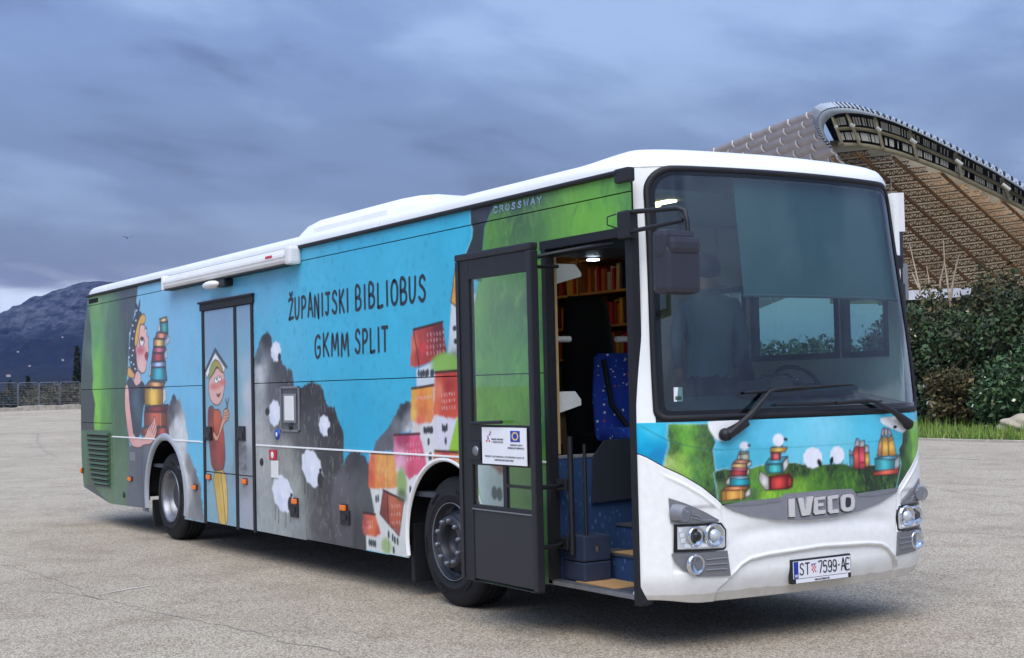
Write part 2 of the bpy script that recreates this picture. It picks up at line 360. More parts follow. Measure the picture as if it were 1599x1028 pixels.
# ------------------------------------------------------------------ side print
cv = Canvas(-12.95, -0.10, .20, 3.15, .008, .006)
c0 = crop(0, 0, 1, MS); c1 = crop(120, 440, 160/1028, MS); c2 = crop(120, 560, 200/1028, MS); c4 = crop(300, 450, 120/587, MS); c5 = crop(300, 620, 120/561, MS)
c6 = crop(390, 500, 160/822, MS); c7 = crop(390, 660, 160/822, MS); d1 = crop(540, 560, 200/1028, MS); d2 = crop(540, 690, 200/1028, MS); d3 = crop(620, 400, 120/617, MS); d4 = crop(700, 250, 300/1599, MS)
INK = (34, 30, 34)
def paint_side():
    sky_f = idw(c0((225, 470), (280, 470), (300, 560), (290, 640), (420, 440), (410, 470), (480, 400), (560, 440), (640, 400), (700, 360), (690, 480), (600, 560), (520, 560), (560, 650), (520, 690), (440, 520), (405, 520), (300, 720)),
        [(126, 190, 222), (128, 186, 220), (118, 186, 220), (110, 186, 222), (96, 178, 214), (98, 180, 216), (72, 182, 216), (62, 178, 214), (64, 182, 216), (58, 182, 216), (56, 176, 210), (54, 180, 214), (58, 180, 214), (36, 172, 210), (40, 172, 208), (78, 182, 214), (84, 182, 214), (96, 188, 222)], 3, .10, .25)
    cv.poly(np.array([(-13, .1), (0, .1), (0, 3.3), (-13, 3.3)]), sky_f)
    # scuffed flecks on the blue
    for i in range(520):
        p = np.array([RNG.uniform(-6.3, -2.2), RNG.uniform(1.2, 3.0)]); cv.blob(p, RNG.uniform(.008, .03), RNG.uniform(.008, .04), (46, 140, 172), RNG.uniform(.08, .35), 1.2)
    # ---- green trees at the tail
    gl = idw(c0((133, 500), (150, 465), (150, 520), (152, 580), (150, 640), (150, 655), (165, 470), (170, 520), (168, 590), (180, 560), (182, 620), (196, 470), (205, 460), (200, 540), (195, 600), (205, 640), (165, 640), (185, 660), (170, 700), (190, 740), (165, 780), (180, 790), (150, 770), (133, 700), (140, 690)),
        [(66, 92, 82), (118, 165, 98), (84, 152, 80), (112, 190, 62), (126, 205, 48), (118, 190, 60), (98, 140, 92), (74, 112, 84), (72, 130, 66), (58, 92, 74), (52, 96, 62), (62, 72, 80), (66, 76, 84), (46, 60, 62), (58, 94, 66), (50, 86, 58), (80, 150, 52), (60, 98, 66), (80, 112, 78), (88, 118, 92), (94, 122, 98), (92, 120, 96), (84, 112, 84), (70, 104, 74), (76, 106, 78)], 3, .16, .10, 9, 2.0)
    edge = np.vstack([c1((614, 20), (606, 110), (598, 180), (590, 240), (560, 420), (528, 520), (512, 850), (500, 1000)), c2((390, 250), (388, 400), (402, 560), (424, 700), (415, 900), (405, 1028)), c0((203, 800)), [(-13, .2), (-13, 3.2)]])
    cv.poly(edge, gl, soft=.012)
    # vertical brush streaks
    for i in range(220):
        x = RNG.uniform(-12.7, -10.6); z = RNG.uniform(.5, 2.9); h = RNG.uniform(.08, .35)
        cv.line([(x, z), (x+RNG.uniform(-.03, .03), z+h)], RNG.choice([(30, 50, 44), (130, 185, 90), (60, 96, 66)], p=[.45, .2, .35]), RNG.uniform(.006, .02), .012, RNG.uniform(.08, .25))
    cv.poly(np.vstack([c1((60, 258), (112, 258), (140, 440), (150, 600), (145, 700), (158, 850), (164, 1000)), c2((135, 110), (124, 250), (146, 370), (141, 440), (135, 500), (140, 575), (20, 575), (20, 100))]),
        idw(c1((100, 300), (120, 500), (130, 700), (100, 900)), [(58, 86, 70), (50, 74, 62), (64, 96, 76), (42, 64, 52)], 3, .2, .1), soft=.014)
    cv.poly(c2((124, 250), (146, 370), (141, 440), (135, 500), (140, 575), (20, 575), (20, 250)), (30, 46, 42), .75, .03)
    cv.poly(c0((132, 762), (140, 750), (172, 790), (176, 800), (130, 790)), (66, 74, 84), .9, .02)
    cv.poly(np.vstack([c2((425, 702), (470, 690), (560, 640), (780, 655), (800, 1020)), c0((242, 806), (196, 800)), c2((405, 1010), (415, 880))]), idw(c2((450, 760), (500, 900), (600, 690), (450, 1000)), [(84, 92, 104), (78, 86, 98), (100, 108, 120), (92, 100, 110)], 3, .06, .2), soft=.010)
    # ---- mountain behind the girl
    mt = idw(np.vstack([c2((780, 320), (750, 400), (770, 440), (800, 400), (800, 520), (840, 600), (760, 600), (820, 720), (900, 850), (870, 980), (840, 860), (960, 980), (740, 500)), c0((300, 800), (310, 780), (290, 780))]),
        [(58, 58, 68), (62, 62, 72), (80, 80, 86), (110, 112, 118), (214, 216, 218), (216, 220, 222), (190, 195, 198), (204, 208, 208), (128, 130, 130), (214, 214, 210), (212, 214, 212), (92, 98, 104), (90, 90, 96), (130, 134, 138), (104, 108, 112), (190, 192, 190)], 3.2, .22, .06)
    cv.poly(np.vstack([c2((700, 640), (722, 440), (745, 350), (782, 290), (830, 345), (868, 470), (888, 600), (884, 740), (930, 840), (965, 930), (990, 1010)), c0((320, 815), (285, 815)), c2((800, 800), (740, 660))]), mt, soft=.02, fuzz=.06, fscale=.05)
    # ---- the girl with the stack of books
    def C1(col, *p, **k): cv.poly(c1(*p), col, line=k.pop('line', INK), lw=k.pop('lw', .016), smooth=k.pop('smooth', 1), **k)
    def C2(col, *p, **k): cv.poly(c2(*p), col, line=k.pop('line', INK), lw=k.pop('lw', .016), smooth=k.pop('smooth', 1), **k)
    C1((38, 46, 60), (634, 158), (637, 225), (624, 310), (608, 300), (618, 240), line=None)
    C1((222, 162, 84), (520, 845), (548, 880), (580, 930), (572, 975), (515, 962), (505, 900))
    C1((42, 48, 62), (588, 205), (612, 250), (625, 305), (652, 308), (642, 380), (612, 420), (592, 520), (582, 650), (602, 800), (605, 910), (575, 925), (540, 862), (520, 750), (528, 640), (545, 480), (570, 380), (598, 320), (580, 240), line=(24, 28, 36))
    C1((228, 180, 172), (602, 880), (640, 920), (646, 1000), (636, 1090), (575, 1060), (570, 990))
    face = idw(c1((660, 460), (690, 620), (620, 700), (650, 850), (690, 800)), [(236, 190, 178), (232, 180, 178), (226, 165, 166), (236, 192, 184), (230, 178, 172)], 3)
    C1(face, (635, 420), (676, 432), (700, 482), (704, 545), (722, 562), (715, 602), (718, 640), (722, 720), (705, 790), (700, 862), (680, 915), (650, 922), (614, 880), (600, 820), (595, 700), (585, 680), (602, 640), (625, 540))
    cv.blob(c1((640, 690))[0], .17, .05, (196, 66, 82), .8, 1.4)
    C1((226, 172, 72), (682, 318), (692, 400), (662, 432), (632, 422), (626, 520), (604, 640), (586, 660), (578, 600), (590, 500), (615, 400), (642, 335))
    for (ex, ey, rx, rz) in ((652, 602, .105, .062), (692, 482, .05, .032)):
        cv.blob(c1((ex, ey))[0], rx, rz, (92, 40, 48), 1, .15); cv.blob(c1((ex, ey+4))[0], rx*.68, rz*.78, (236, 232, 230), 1, .2); cv.blob(c1((ex+2, ey-24 if rx > .08 else ey-8))[0], rx*.42, rz*.42, (30, 28, 34), 1, .25)
    C1((158, 36, 50), (680, 730), (700, 702), (716, 720), (718, 752), (700, 797), (685, 770), lw=.01)
    cv.line(c1((680, 748), (716, 745)), (90, 16, 26), .012)
    for p in ((560, 440), (532, 520), (558, 572), (530, 665), (565, 690), (525, 760), (545, 810), (585, 875), (600, 290), (592, 390), (575, 500), (555, 740), (570, 830)): cv.blob(c1(p)[0], .028, .011, (222, 226, 232), 1, .4)
    shirt = idw(c2((430, 260), (470, 330), (490, 420), (480, 560), (430, 450), (530, 300), (450, 200)), [(48, 58, 66), (66, 96, 116), (58, 84, 100), (44, 60, 72), (40, 50, 58), (34, 42, 50), (52, 58, 66)], 3)
    C2(shirt, (398, 185), (432, 150), (455, 190), (475, 225), (500, 210), (522, 178), (548, 220), (552, 300), (532, 400), (522, 500), (516, 612), (460, 642), (440, 600), (420, 400), (405, 260))
    # books, top to bottom: fill, dark outline, lighter spine band, page edges
    def books(cc, quads):
        for q, col in quads:
            ctr = np.mean(q, 0); hi = [min(255, int(c*1.18+14)) for c in col]; lo = [int(c*.62) for c in col]; q_ = cc(*q)
            f = idw(np.vstack([q_, q_.mean(0)[None]]), [lo]*len(q)+[hi], 2.2, .1, .06)
            cv.poly(q_, f, line=(38, 24, 28), lw=.02)
    pg = (204, 200, 196)
    for q in (((905, 575), (926, 540), (927, 600), (885, 655)), ((888, 700), (905, 680), (908, 760), (886, 780)), ((812, 470), (828, 410), (840, 500), (820, 500)), ((735, 830), (748, 815), (742, 940), (722, 950))): cv.poly(c1(*q), pg, line=(60, 50, 50), lw=.012)
    books(c1, [([(828, 376), (902, 354), (912, 402), (836, 412)], (222, 184, 116)), ([(836, 412), (912, 402), (916, 512), (880, 525), (838, 505)], (64, 150, 152)), ([(802, 508), (916, 520), (888, 578), (784, 566)], (208, 132, 104)),
        ([(768, 574), (882, 580), (878, 655), (768, 650)], (218, 164, 96)), ([(768, 655), (896, 662), (880, 712), (758, 716)], (178, 92, 112)), ([(758, 718), (872, 720), (882, 792), (748, 806)], (156, 56, 62)),
        ([(746, 808), (892, 800), (892, 856), (750, 862)], (150, 172, 204)), ([(744, 862), (892, 860), (906, 992), (738, 988)], (44, 152, 168))])
    cv.poly(c2((690, 250), (712, 230), (720, 330), (690, 370)), pg, line=(60, 50, 50), lw=.012); cv.poly(c2((700, 450), (735, 380), (740, 620), (715, 640)), (96, 80, 78), line=None)
    books(c2, [([(578, 184), (712, 190), (692, 232), (548, 226)], (214, 150, 96)), ([(544, 238), (692, 240), (686, 382), (545, 376)], (224, 166, 56)), ([(545, 390), (732, 370), (722, 432), (545, 428)], (112, 28, 38)),
        ([(540, 430), (722, 432), (722, 545), (540, 545)], (176, 78, 52)), ([(526, 556), (640, 560), (640, 642), (516, 612)], (172, 84, 66)), ([(640, 556), (722, 552), (744, 630), (640, 644)], (160, 66, 54))])
    cv.line(c2((668, 440), (672, 540)), (214, 150, 110), .02); cv.line(c2((600, 245), (602, 370)), (244, 206, 110), .03, .02, .7)
    skin = idw(c2((400, 350), (430, 600), (500, 690), (600, 620), (410, 250)), [(230, 172, 166), (224, 160, 156), (226, 168, 164), (228, 172, 160), (234, 184, 176)], 3)
    C2(skin, (385, 240), (400, 195), (416, 240), (421, 350), (440, 500), (456, 630), (535, 640), (556, 600), (570, 560), (608, 500), (628, 455), (630, 500), (642, 520), (640, 610), (600, 690), (540, 692), (500, 722), (430, 702), (405, 560), (385, 400))
    for a, b in (((592, 590), (616, 500)), ((604, 600), (632, 520)), ((616, 615), (640, 550)), ((580, 575), (604, 505))): cv.line(c2(a, b), (96, 44, 46), .013)
    # ---- rear door leaves and the boy
    lf = idw(np.vstack([c4((180, 180), (260, 300), (120, 300), (200, 420), (110, 700), (270, 700), (390, 180), (390, 400), (400, 640), (350, 700), (430, 800)), c5((110, 400), (280, 400), (120, 800), (310, 800), (380, 450), (340, 420), (380, 650), (400, 820), (330, 60), (410, 250))]),
        [(132, 160, 188), (122, 156, 186), (128, 162, 190), (118, 160, 188), (122, 172, 194), (118, 170, 194), (126, 158, 184), (120, 168, 190), (150, 180, 196), (118, 168, 184), (188, 194, 202), (126, 172, 190), (124, 172, 192), (128, 170, 186), (130, 172, 188), (134, 136, 142), (116, 118, 124), (140, 142, 148), (164, 168, 176), (124, 170, 186), (180, 184, 188)], 3, .06, .2)
    cv.poly(c0((315, 470), (396, 456), (402, 832), (322, 820)), lf)
    for i in range(60): cv.blob(c5((RNG.uniform(325, 400), RNG.uniform(320, 560)))[0], RNG.uniform(.02, .08), RNG.uniform(.01, .04), (86, 86, 92), RNG.uniform(.1, .5), 1.2)
    def C4(col, *p, **k): cv.poly(c4(*p), col, line=k.pop('line', INK), lw=k.pop('lw', .014), smooth=k.pop('smooth', 1), **k)
    def C5(col, *p, **k): cv.poly(c5(*p), col, line=k.pop('line', INK), lw=k.pop('lw', .014), smooth=k.pop('smooth', 1), **k)
    C5(idw(c5((180, 600), (210, 800), (240, 700)), [(196, 162, 74), (212, 178, 92), (222, 188, 104)], 3, .1, .05), (150, 538), (245, 522), (262, 700), (266, 950), (206, 950), (186, 800))
    cv.line(c5((212, 550), (232, 720), (248, 930)), (128, 92, 36), .018); cv.line(c5((190, 560), (215, 800), (222, 920)), (150, 110, 46), .010, a=.6); cv.line(c5((240, 560), (252, 760)), (150, 110, 46), .010, a=.6)
    C5(idw(c5((135, 120), (180, 150), (210, 250), (150, 350), (200, 420), (160, 500), (235, 480)), [(120, 52, 52), (200, 96, 60), (180, 74, 56), (120, 50, 50), (158, 66, 58), (128, 56, 56), (134, 60, 60)], 3), (120, 85), (148, 62), (165, 95), (205, 90), (220, 150), (226, 200), (240, 300), (248, 512), (200, 542), (150, 530), (134, 400), (120, 200))
    cv.line(c5((160, 70), (156, 160), (162, 250)), (70, 30, 34), .016)
    C4((224, 176, 166), (130, 700), (165, 660), (195, 600), (230, 640), (250, 650), (251, 780), (226, 870), (196, 902), (150, 872), (130, 800))
    for p in ((172, 752), (232, 722)): cv.blob(c4(p)[0], .12, .035, (206, 84, 76), .7, 1.4)
    C4((232, 232, 230), (180, 492), (256, 608), (246, 652), (195, 560), (180, 545), (118, 688), (104, 652), smooth=0)
    C4((176, 154, 70), (130, 692), (140, 600), (175, 545), (212, 560), (246, 640), (225, 644), (195, 590), (165, 652), (140, 690))
    cv.poly(c4((134, 680), (142, 600), (176, 550), (185, 590), (160, 650)), (138, 158, 84), .8, .02)
    cv.line(c4((96, 652), (180, 468), (270, 606)), (52, 54, 66), .034)
    for ex, ey in ((188, 706), (212, 692)):
        cv.blob(c4((ex, ey))[0], .07, .032, (60, 50, 50), 1, .2); cv.blob(c4((ex, ey))[0], .055, .026, (240, 240, 238), 1, .2); cv.blob(c4((ex+2, ey-8))[0], .02, .010, (30, 28, 30), 1, .3)
    C4((140, 40, 44), (186, 806), (205, 818), (224, 796), (212, 830), (200, 832), lw=.010); cv.blob(c4((205, 752))[0], .05, .02, (214, 130, 120), .8, .6)
    C5((216, 158, 128), (190, 300), (215, 180), (236, 140), (228, 105), (252, 80), (276, 108), (272, 168), (240, 182), (210, 270), (182, 336), (154, 285), (160, 240))
    for a, b in (((240, 120), (268, 108)), ((242, 138), (272, 128)), ((240, 160), (270, 150))): cv.line(c5(a, b), (110, 64, 52), .010)
    cv.line(c5((249, 20), (263, 76)), (44, 44, 52), .022); cv.line(c5((270, 12), (258, 78)), (44, 44, 52), .022)
    # ---- rocks with sheep
    rk_p = np.vstack([c6((130, 130), (70, 300), (80, 430), (230, 400), (300, 450), (60, 560), (180, 560), (60, 900), (300, 800), (470, 550), (450, 640), (480, 800), (560, 600), (650, 750), (720, 900), (600, 980), (400, 950)),
        c7((100, 300), (300, 260), (350, 500), (100, 750), (400, 800), (470, 300), (650, 300), (600, 600), (550, 800), (720, 800), (800, 300), (780, 500), (700, 900), (250, 850)), d2((60, 150), (60, 300), (120, 450), (100, 700), (60, 780))])
    rk_c = [(50, 56, 66), (112, 130, 142), (216, 220, 222), (92, 96, 104), (88, 90, 98), (172, 178, 178), (124, 128, 136), (188, 192, 188), (120, 122, 126), (44, 44, 52), (62, 58, 66), (88, 88, 96), (58, 58, 66), (40, 40, 48), (50, 50, 58), (82, 82, 90), (122, 124, 126),
        (186, 190, 186), (162, 165, 158), (168, 174, 166), (172, 182, 180), (152, 158, 158), (112, 112, 112), (74, 72, 78), (96, 94, 100), (116, 114, 120), (92, 90, 98), (76, 76, 84), (106, 106, 114), (100, 100, 106), (170, 178, 174), (70, 70, 78), (116, 118, 126), (120, 126, 130), (90, 92, 100), (80, 82, 90)]
    rk = idw(rk_p, [[int(v*(.70 if c[0] < 130 else .92)) for v in c] for c in rk_c], 3, .24, .07)
    cv.poly(np.vstack([c6((8, 420), (50, 260), (90, 140), (140, 85), (172, 140), (185, 230), (255, 330), (300, 392), (336, 405), (352, 480), (352, 545), (420, 545), (440, 520), (500, 492), (560, 520), (592, 575), (615, 680), (676, 700), (705, 785), (748, 885), (752, 1000)), c7((752, 90), (752, 345), (768, 290), (800, 245), (835, 235)),
        d2((40, 78), (110, 85), (160, 130), (192, 200), (205, 360), (230, 570), (165, 870)), c0((560, 885), (398, 840), (396, 600))]), rk, soft=.012, fuzz=.025, fscale=.04)
    cv.poly(c7((650, 620), (690, 420), (760, 350), (765, 300), (800, 245), (830, 240), (830, 1000), (700, 1000), (665, 800)), idw(c7((800, 300), (720, 500), (750, 800)), [(66, 66, 74), (110, 108, 116), (94, 92, 100)], 3, .15, .08), .55, .03)
    for i in range(1100):        # scratchy speckle
        u = RNG.uniform(0, 1); p = c7((RNG.uniform(30, 800), RNG.uniform(-600, 950)))[0]
        w = cv.sample(np.array(p[0]), np.array(p[1]))
        if w[2] > w[0]*2.2: continue
        cv.line([p, p+[RNG.uniform(-.03, .03), RNG.uniform(.01, .09)]], RNG.choice([(40, 40, 46), (214, 216, 214)], p=[.6, .4]), .008, .008, RNG.uniform(.08, .35))
    def sheep(cc, c, rx, ry, head, legs, tilt=0.0, hr=(15, 30)):
        an = np.linspace(0, 2*np.pi, 26)[:-1]; w = 1+.07*np.sin(an*9+c[0]); ct, st = math.cos(tilt), math.sin(tilt)
        for (x, y0, y1) in legs: cv.line(cc((x, y0), (x, y1)), (52, 50, 56), .014)
        P = [(c[0]+rx*w[i]*math.cos(a)*ct-ry*w[i]*math.sin(a)*st, c[1]+rx*w[i]*math.cos(a)*st+ry*w[i]*math.sin(a)*ct) for i, a in enumerate(an)]
        q = cc(*P); cv.poly(q, idw(np.vstack([q[::6], q.mean(0)[None], (q.mean(0)+[-.06, -.05])[None]]), [(226, 230, 240)]*len(q[::6])+[(238, 241, 248), (206, 216, 236)], 2, .06, .05), soft=.012)
        P = [(head[0]+hr[0]*math.cos(a)-.35*hr[0]*math.sin(a)*0, head[1]+hr[1]*math.sin(a)) for a in an]; cv.poly(cc(*P), (34, 33, 38), soft=.008)
    sheep(c6, (210, 253), 40, 80, (238, 298), ((178, 320, 365), (196, 330, 395), (210, 330, 400), (224, 330, 385)), 0, (13, 34))
    sheep(c6, (200, 748), 47, 104, (142, 735), ((165, 820, 885), (178, 840, 890), (222, 830, 880), (230, 800, 870)), 0, (19, 32))
    sheep(c6, (600, 848), 44, 84, (636, 896), ((570, 900, 965), (585, 910, 980), (612, 925, 985), (625, 920, 970)), -.1, (14, 36))
    sheep(c7, (500, 368), 76, 156, (566, 462), ((440, 420, 572), (466, 480, 602), (520, 490, 622), (556, 520, 592)), -.25, (24, 66)); cv.blob(c7((567, 384))[0], .03, .02, (34, 33, 38), 1, .4)
    sheep(c7, (265, 572), 78, 152, (326, 655), ((205, 610, 775), (232, 670, 808), (290, 700, 838), (326, 720, 800)), -.22, (22, 62)); cv.blob(c7((334, 582))[0], .03, .02, (34, 33, 38), 1, .4)
    # ---- grey shoulder left of the roofs
    cv.poly(np.vstack([d1((225, 745), (232, 680), (260, 640), (310, 610), (350, 545), (400, 460), (440, 380), (480, 335), (530, 360), (535, 580), (400, 610), (385, 750))]), idw(d1((470, 380), (440, 450), (420, 540), (480, 520), (300, 680), (350, 620), (500, 570)), [(48, 50, 58), (52, 54, 62), (110, 114, 120), (130, 134, 140), (96, 98, 106), (90, 92, 100), (200, 202, 206)], 3, .3, .05), soft=.012, fuzz=.03, fscale=.035)
    # ---- white houses and roofs
    wh = idw(np.vstack([d1((640, 180), (640, 600), (800, 600), (660, 800), (580, 520)), d2((500, 350), (250, 450), (480, 700), (250, 800), (450, 860)), d3((460, 600), (440, 760))]), [(206, 216, 224), (222, 224, 226), (222, 220, 232), (222, 222, 220), (214, 206, 200), (224, 222, 222), (216, 218, 212), (216, 216, 210), (212, 214, 208), (208, 212, 206), (214, 220, 224), (196, 206, 208)], 3, .06, .1)
    cv.poly(np.vstack([d1((565, 90), (720, 20), (760, -60)), d3((410, 800), (436, 380), (490, 300)), c0((760, 460), (760, 712), (745, 885)), d2((520, 940), (166, 866), (162, 760), (230, 560), (195, 370)), d2((190, 90), (380, 90)), d1((535, 580), (530, 500), (570, 230))]), wh, soft=.012)
    def roof(cc, pts, ap, ac, line=(60, 24, 26), dash=None, nd=0):
        cv.poly(cc(*pts), idw(cc(*ap), ac, 3, .18, .05), soft=.014, fuzz=.015, fscale=.04)
        cv.line(cc(*pts[:2]), line, .022)
        if dash:
            (x0, y0, x1, y1, rows, cols) = dash
            for r in range(rows):
                for c in range(cols):
                    x = lerp(x0, x1, (c+.5)/cols)+RNG.uniform(-3, 3); y = lerp(y0, y1, (r+.5)/rows)-(x-x0)*.12; l = RNG.uniform(10, 22)
                    cv.line(cc((x, y), (x+3, y+l)), (232, 196, 190), .012, .006, RNG.uniform(.4, .95))
    cv.poly(d3((465, 95), (505, 92), (492, 420), (432, 370)), idw(d3((450, 250), (480, 200), (470, 380)), [(206, 140, 60), (236, 178, 70), (226, 158, 70)], 3, .15, .04), line=(70, 44, 20), lw=.014)
    for p in ((462, 580), (470, 685)): cv.blob(d3(p)[0], .03, .022, (52, 56, 60), 1, .3)
    cv.blob(d3((462, 850))[0], .10, .09, (104, 112, 100), .8, 1.0)
    roof(d3, [(130, 592), (366, 530), (402, 790), (340, 832), (270, 852), (170, 892), (104, 886), (118, 640)], [(135, 720), (118, 850), (165, 800), (210, 740), (250, 650), (330, 600), (330, 700), (330, 790), (200, 620), (240, 820)], [(214, 110, 84), (196, 84, 64), (176, 60, 50), (212, 62, 70), (150, 50, 48), (104, 34, 40), (116, 38, 42), (138, 46, 46), (170, 66, 60), (170, 56, 52)], dash=(230, 600, 385, 800, 4, 6))
    cv.line(d3((130, 592), (160, 760), (178, 890)), (80, 26, 26), .016)
    cv.blob(d3((385, 870))[0], .22, .09, (134, 184, 72), .95, .5)
    for x in (586, 606, 624, 644, 658, 686, 700): cv.blob(d1((x, 118+RNG.uniform(-8, 8)))[0], .02, .032, (58, 64, 70), 1, .35)
    roof(d1, [(528, 242), (706, 214), (706, 472), (690, 512), (600, 532), (530, 502), (520, 470)], [(540, 300), (545, 450), (600, 350), (620, 420), (680, 290), (660, 480), (590, 500)], [(226, 168, 60), (232, 186, 90), (228, 130, 62), (216, 112, 60), (232, 156, 66), (228, 140, 84), (226, 110, 90)], (70, 40, 24), (550, 300, 690, 330, 1, 8))
    roof(d1, [(716, 112), (910, 96), (910, 470), (870, 488), (700, 450)], [(740, 250), (730, 400), (800, 150), (820, 220), (850, 350), (780, 430), (870, 440), (760, 130)], [(228, 128, 96), (222, 110, 72), (186, 60, 54), (170, 44, 42), (204, 64, 46), (206, 78, 56), (214, 84, 60), (206, 84, 64)], (70, 20, 24), (760, 260, 880, 420, 3, 6))
    cv.poly(d1((895, 470), (960, 440), (960, 760), (824, 746)), (152, 206, 54), soft=.012)
    for (x, y) in ((630, 575), (645, 580), (662, 572), (678, 575), (692, 574), (778, 556), (794, 566), (810, 552), (664, 668), (802, 662), (672, 790), (683, 784)): cv.blob(d1((x, y))[0], .018, .032, (52, 56, 62), 1, .35)
    roof(d1, [(388, 614), (592, 604), (640, 790), (652, 872), (600, 920), (510, 968), (460, 900), (400, 880), (380, 800)], [(430, 650), (550, 660), (550, 760), (408, 760), (440, 800), (520, 900), (480, 640), (600, 880), (420, 860)], [(172, 60, 98), (222, 90, 128), (222, 82, 118), (222, 140, 168), (230, 170, 190), (214, 80, 112), (170, 56, 92), (220, 96, 124), (226, 180, 196)], (84, 24, 44), (480, 660, 600, 830, 3, 5))
    roof(d1, [(714, 742), (960, 756), (960, 960), (900, 962), (800, 900), (680, 918), (690, 850)], [(720, 790), (800, 800), (880, 830), (700, 880), (850, 900), (760, 870)], [(214, 120, 84), (200, 74, 56), (222, 120, 78), (232, 176, 140), (206, 90, 60), (206, 80, 72)], (84, 30, 22), (740, 830, 900, 850, 1, 9))
    roof(d2, [(200, 88), (380, 96), (410, 250), (412, 362), (330, 376), (250, 382), (180, 370), (184, 200)], [(205, 150), (195, 280), (270, 180), (280, 320), (360, 180), (370, 330), (330, 260)], [(220, 110, 76), (214, 92, 62), (232, 160, 86), (230, 140, 76), (230, 164, 86), (226, 154, 84), (232, 170, 96)], (60, 36, 30))
    for i in range(26):
        x = RNG.uniform(240, 400); y = RNG.uniform(120, 330); cv.line(d2((x, y), (x+4, y+RNG.uniform(20, 50))), RNG.choice([(244, 200, 130), (206, 100, 60)]), .010, .008, .5)
    roof(d2, [(300, 390), (466, 472), (428, 756), (274, 580)], [(300, 480), (310, 560), (380, 500), (400, 620), (430, 480), (400, 720), (290, 570)], [(136, 64, 56), (120, 56, 50), (196, 110, 82), (186, 92, 62), (196, 98, 66), (160, 76, 62), (126, 60, 54)], (60, 28, 26), (360, 480, 440, 680, 3, 4))
    cv.poly(d2((274, 580), (300, 390), (466, 472), (428, 756)), (0, 0, 0), 0.0, line=(64, 30, 28), lw=.014); cv.line(d2((330, 405), (345, 660)), (90, 42, 38), .012)
    roof(d2, [(140, 568), (236, 582), (282, 742), (240, 766), (150, 746), (134, 690)], [(155, 640), (180, 600), (200, 700), (230, 660), (260, 730), (150, 720)], [(176, 74, 74), (206, 96, 70), (218, 116, 74), (212, 110, 70), (190, 80, 60), (196, 90, 80)], (60, 26, 28), (160, 620, 220, 700, 2, 4))
    cv.blob(d2((448, 330))[0], .09, .12, (132, 168, 82), .9, .6); cv.blob(d2((450, 440))[0], .09, .06, (70, 84, 62), .7, .9); cv.blob(d2((325, 835))[0], .09, .065, (150, 178, 112), .9, .7)
    for (x, y) in ((244, 460), (260, 455), (190, 808), (206, 812), (222, 816), (237, 820), (344, 745), (376, 770), (394, 790), (416, 800), (384, 870), (518, 385), (555, 370), (575, 360), (500, 680)): cv.blob(d2((x, y))[0], .018, .034, (50, 64, 66), 1, .35)
    # ---- green trees at the nose
    gf = idw(np.vstack([d4((420, 420), (400, 600), (560, 540), (760, 560), (740, 300), (650, 340), (1000, 250), (1100, 500), (1300, 450), (900, 600), (1350, 200), (1500, 350), (1200, 330), (880, 450), (320, 600), (700, 420)), c0((740, 500), (800, 440), (845, 500), (760, 640), (820, 600), (850, 640), (740, 600), (845, 420))]),
        [(74, 106, 72), (96, 152, 68), (62, 92, 76), (80, 122, 76), (86, 108, 96), (70, 84, 84), (128, 188, 84), (122, 192, 64), (112, 184, 62), (108, 172, 66), (100, 158, 84), (84, 138, 82), (110, 176, 70), (96, 150, 70), (100, 160, 66), (76, 112, 78), (112, 180, 62), (92, 150, 70), (70, 118, 78), (112, 188, 54), (96, 166, 58), (62, 112, 72), (118, 192, 58), (76, 122, 78)], 2.6, .12, .12, 12, 1.0, .02)
    gp = np.vstack([d4((380, 370), (342, 460), (302, 560), (284, 760)), c0((745, 450), (725, 560), (716, 645), (716, 712), (748, 800), (860, 800)), [(-.05, .6), (-.05, 3.2)], d4((430, 330))])
    cv.poly(gp, gf, soft=.012)
    dabs(cv, gp, 1500, (.02, .07), .8, [(52, 92, 60), (140, 200, 84), (96, 160, 60), (66, 120, 64), (120, 186, 66)], .22)
    cv.poly(np.vstack([d4((182, 380), (184, 530), (202, 575), (195, 650), (146, 775)), c0((716, 430), (752, 440)), d4((284, 760), (302, 560), (342, 460), (380, 370), (420, 330))]), idw(d4((280, 440), (250, 600), (220, 720)), [(62, 66, 78), (46, 56, 58), (44, 54, 54)], 3, .15, .1), soft=.008)
    # houses that show again through the lower door glass
    cv.poly(c0((716, 712), (770, 716), (860, 700), (900, 700), (900, 950), (716, 950)), idw(c0((740, 760), (830, 740), (850, 820), (860, 900), (800, 780)), [(130, 206, 66), (88, 150, 78), (76, 128, 74), (64, 104, 68), (96, 164, 80)], 2.6, .12, .1), soft=.012)
    cv.poly(c0((745, 714), (789, 714), (789, 800), (756, 800), (742, 740)), (206, 224, 222), soft=.01)
    cv.poly(c0((764, 712), (789, 712), (789, 742), (778, 738), (766, 726)), (150, 92, 82), soft=.02, fuzz=.02)
    for p in ((772, 770), (780, 772)): cv.blob(c0(p)[0], .04, .05, (40, 90, 92), 1, .4)
    cv.line(d4((182, 395), (184, 530), (202, 575), (195, 650), (146, 775)), (150, 214, 226), .012, .006, .8)
paint_side()

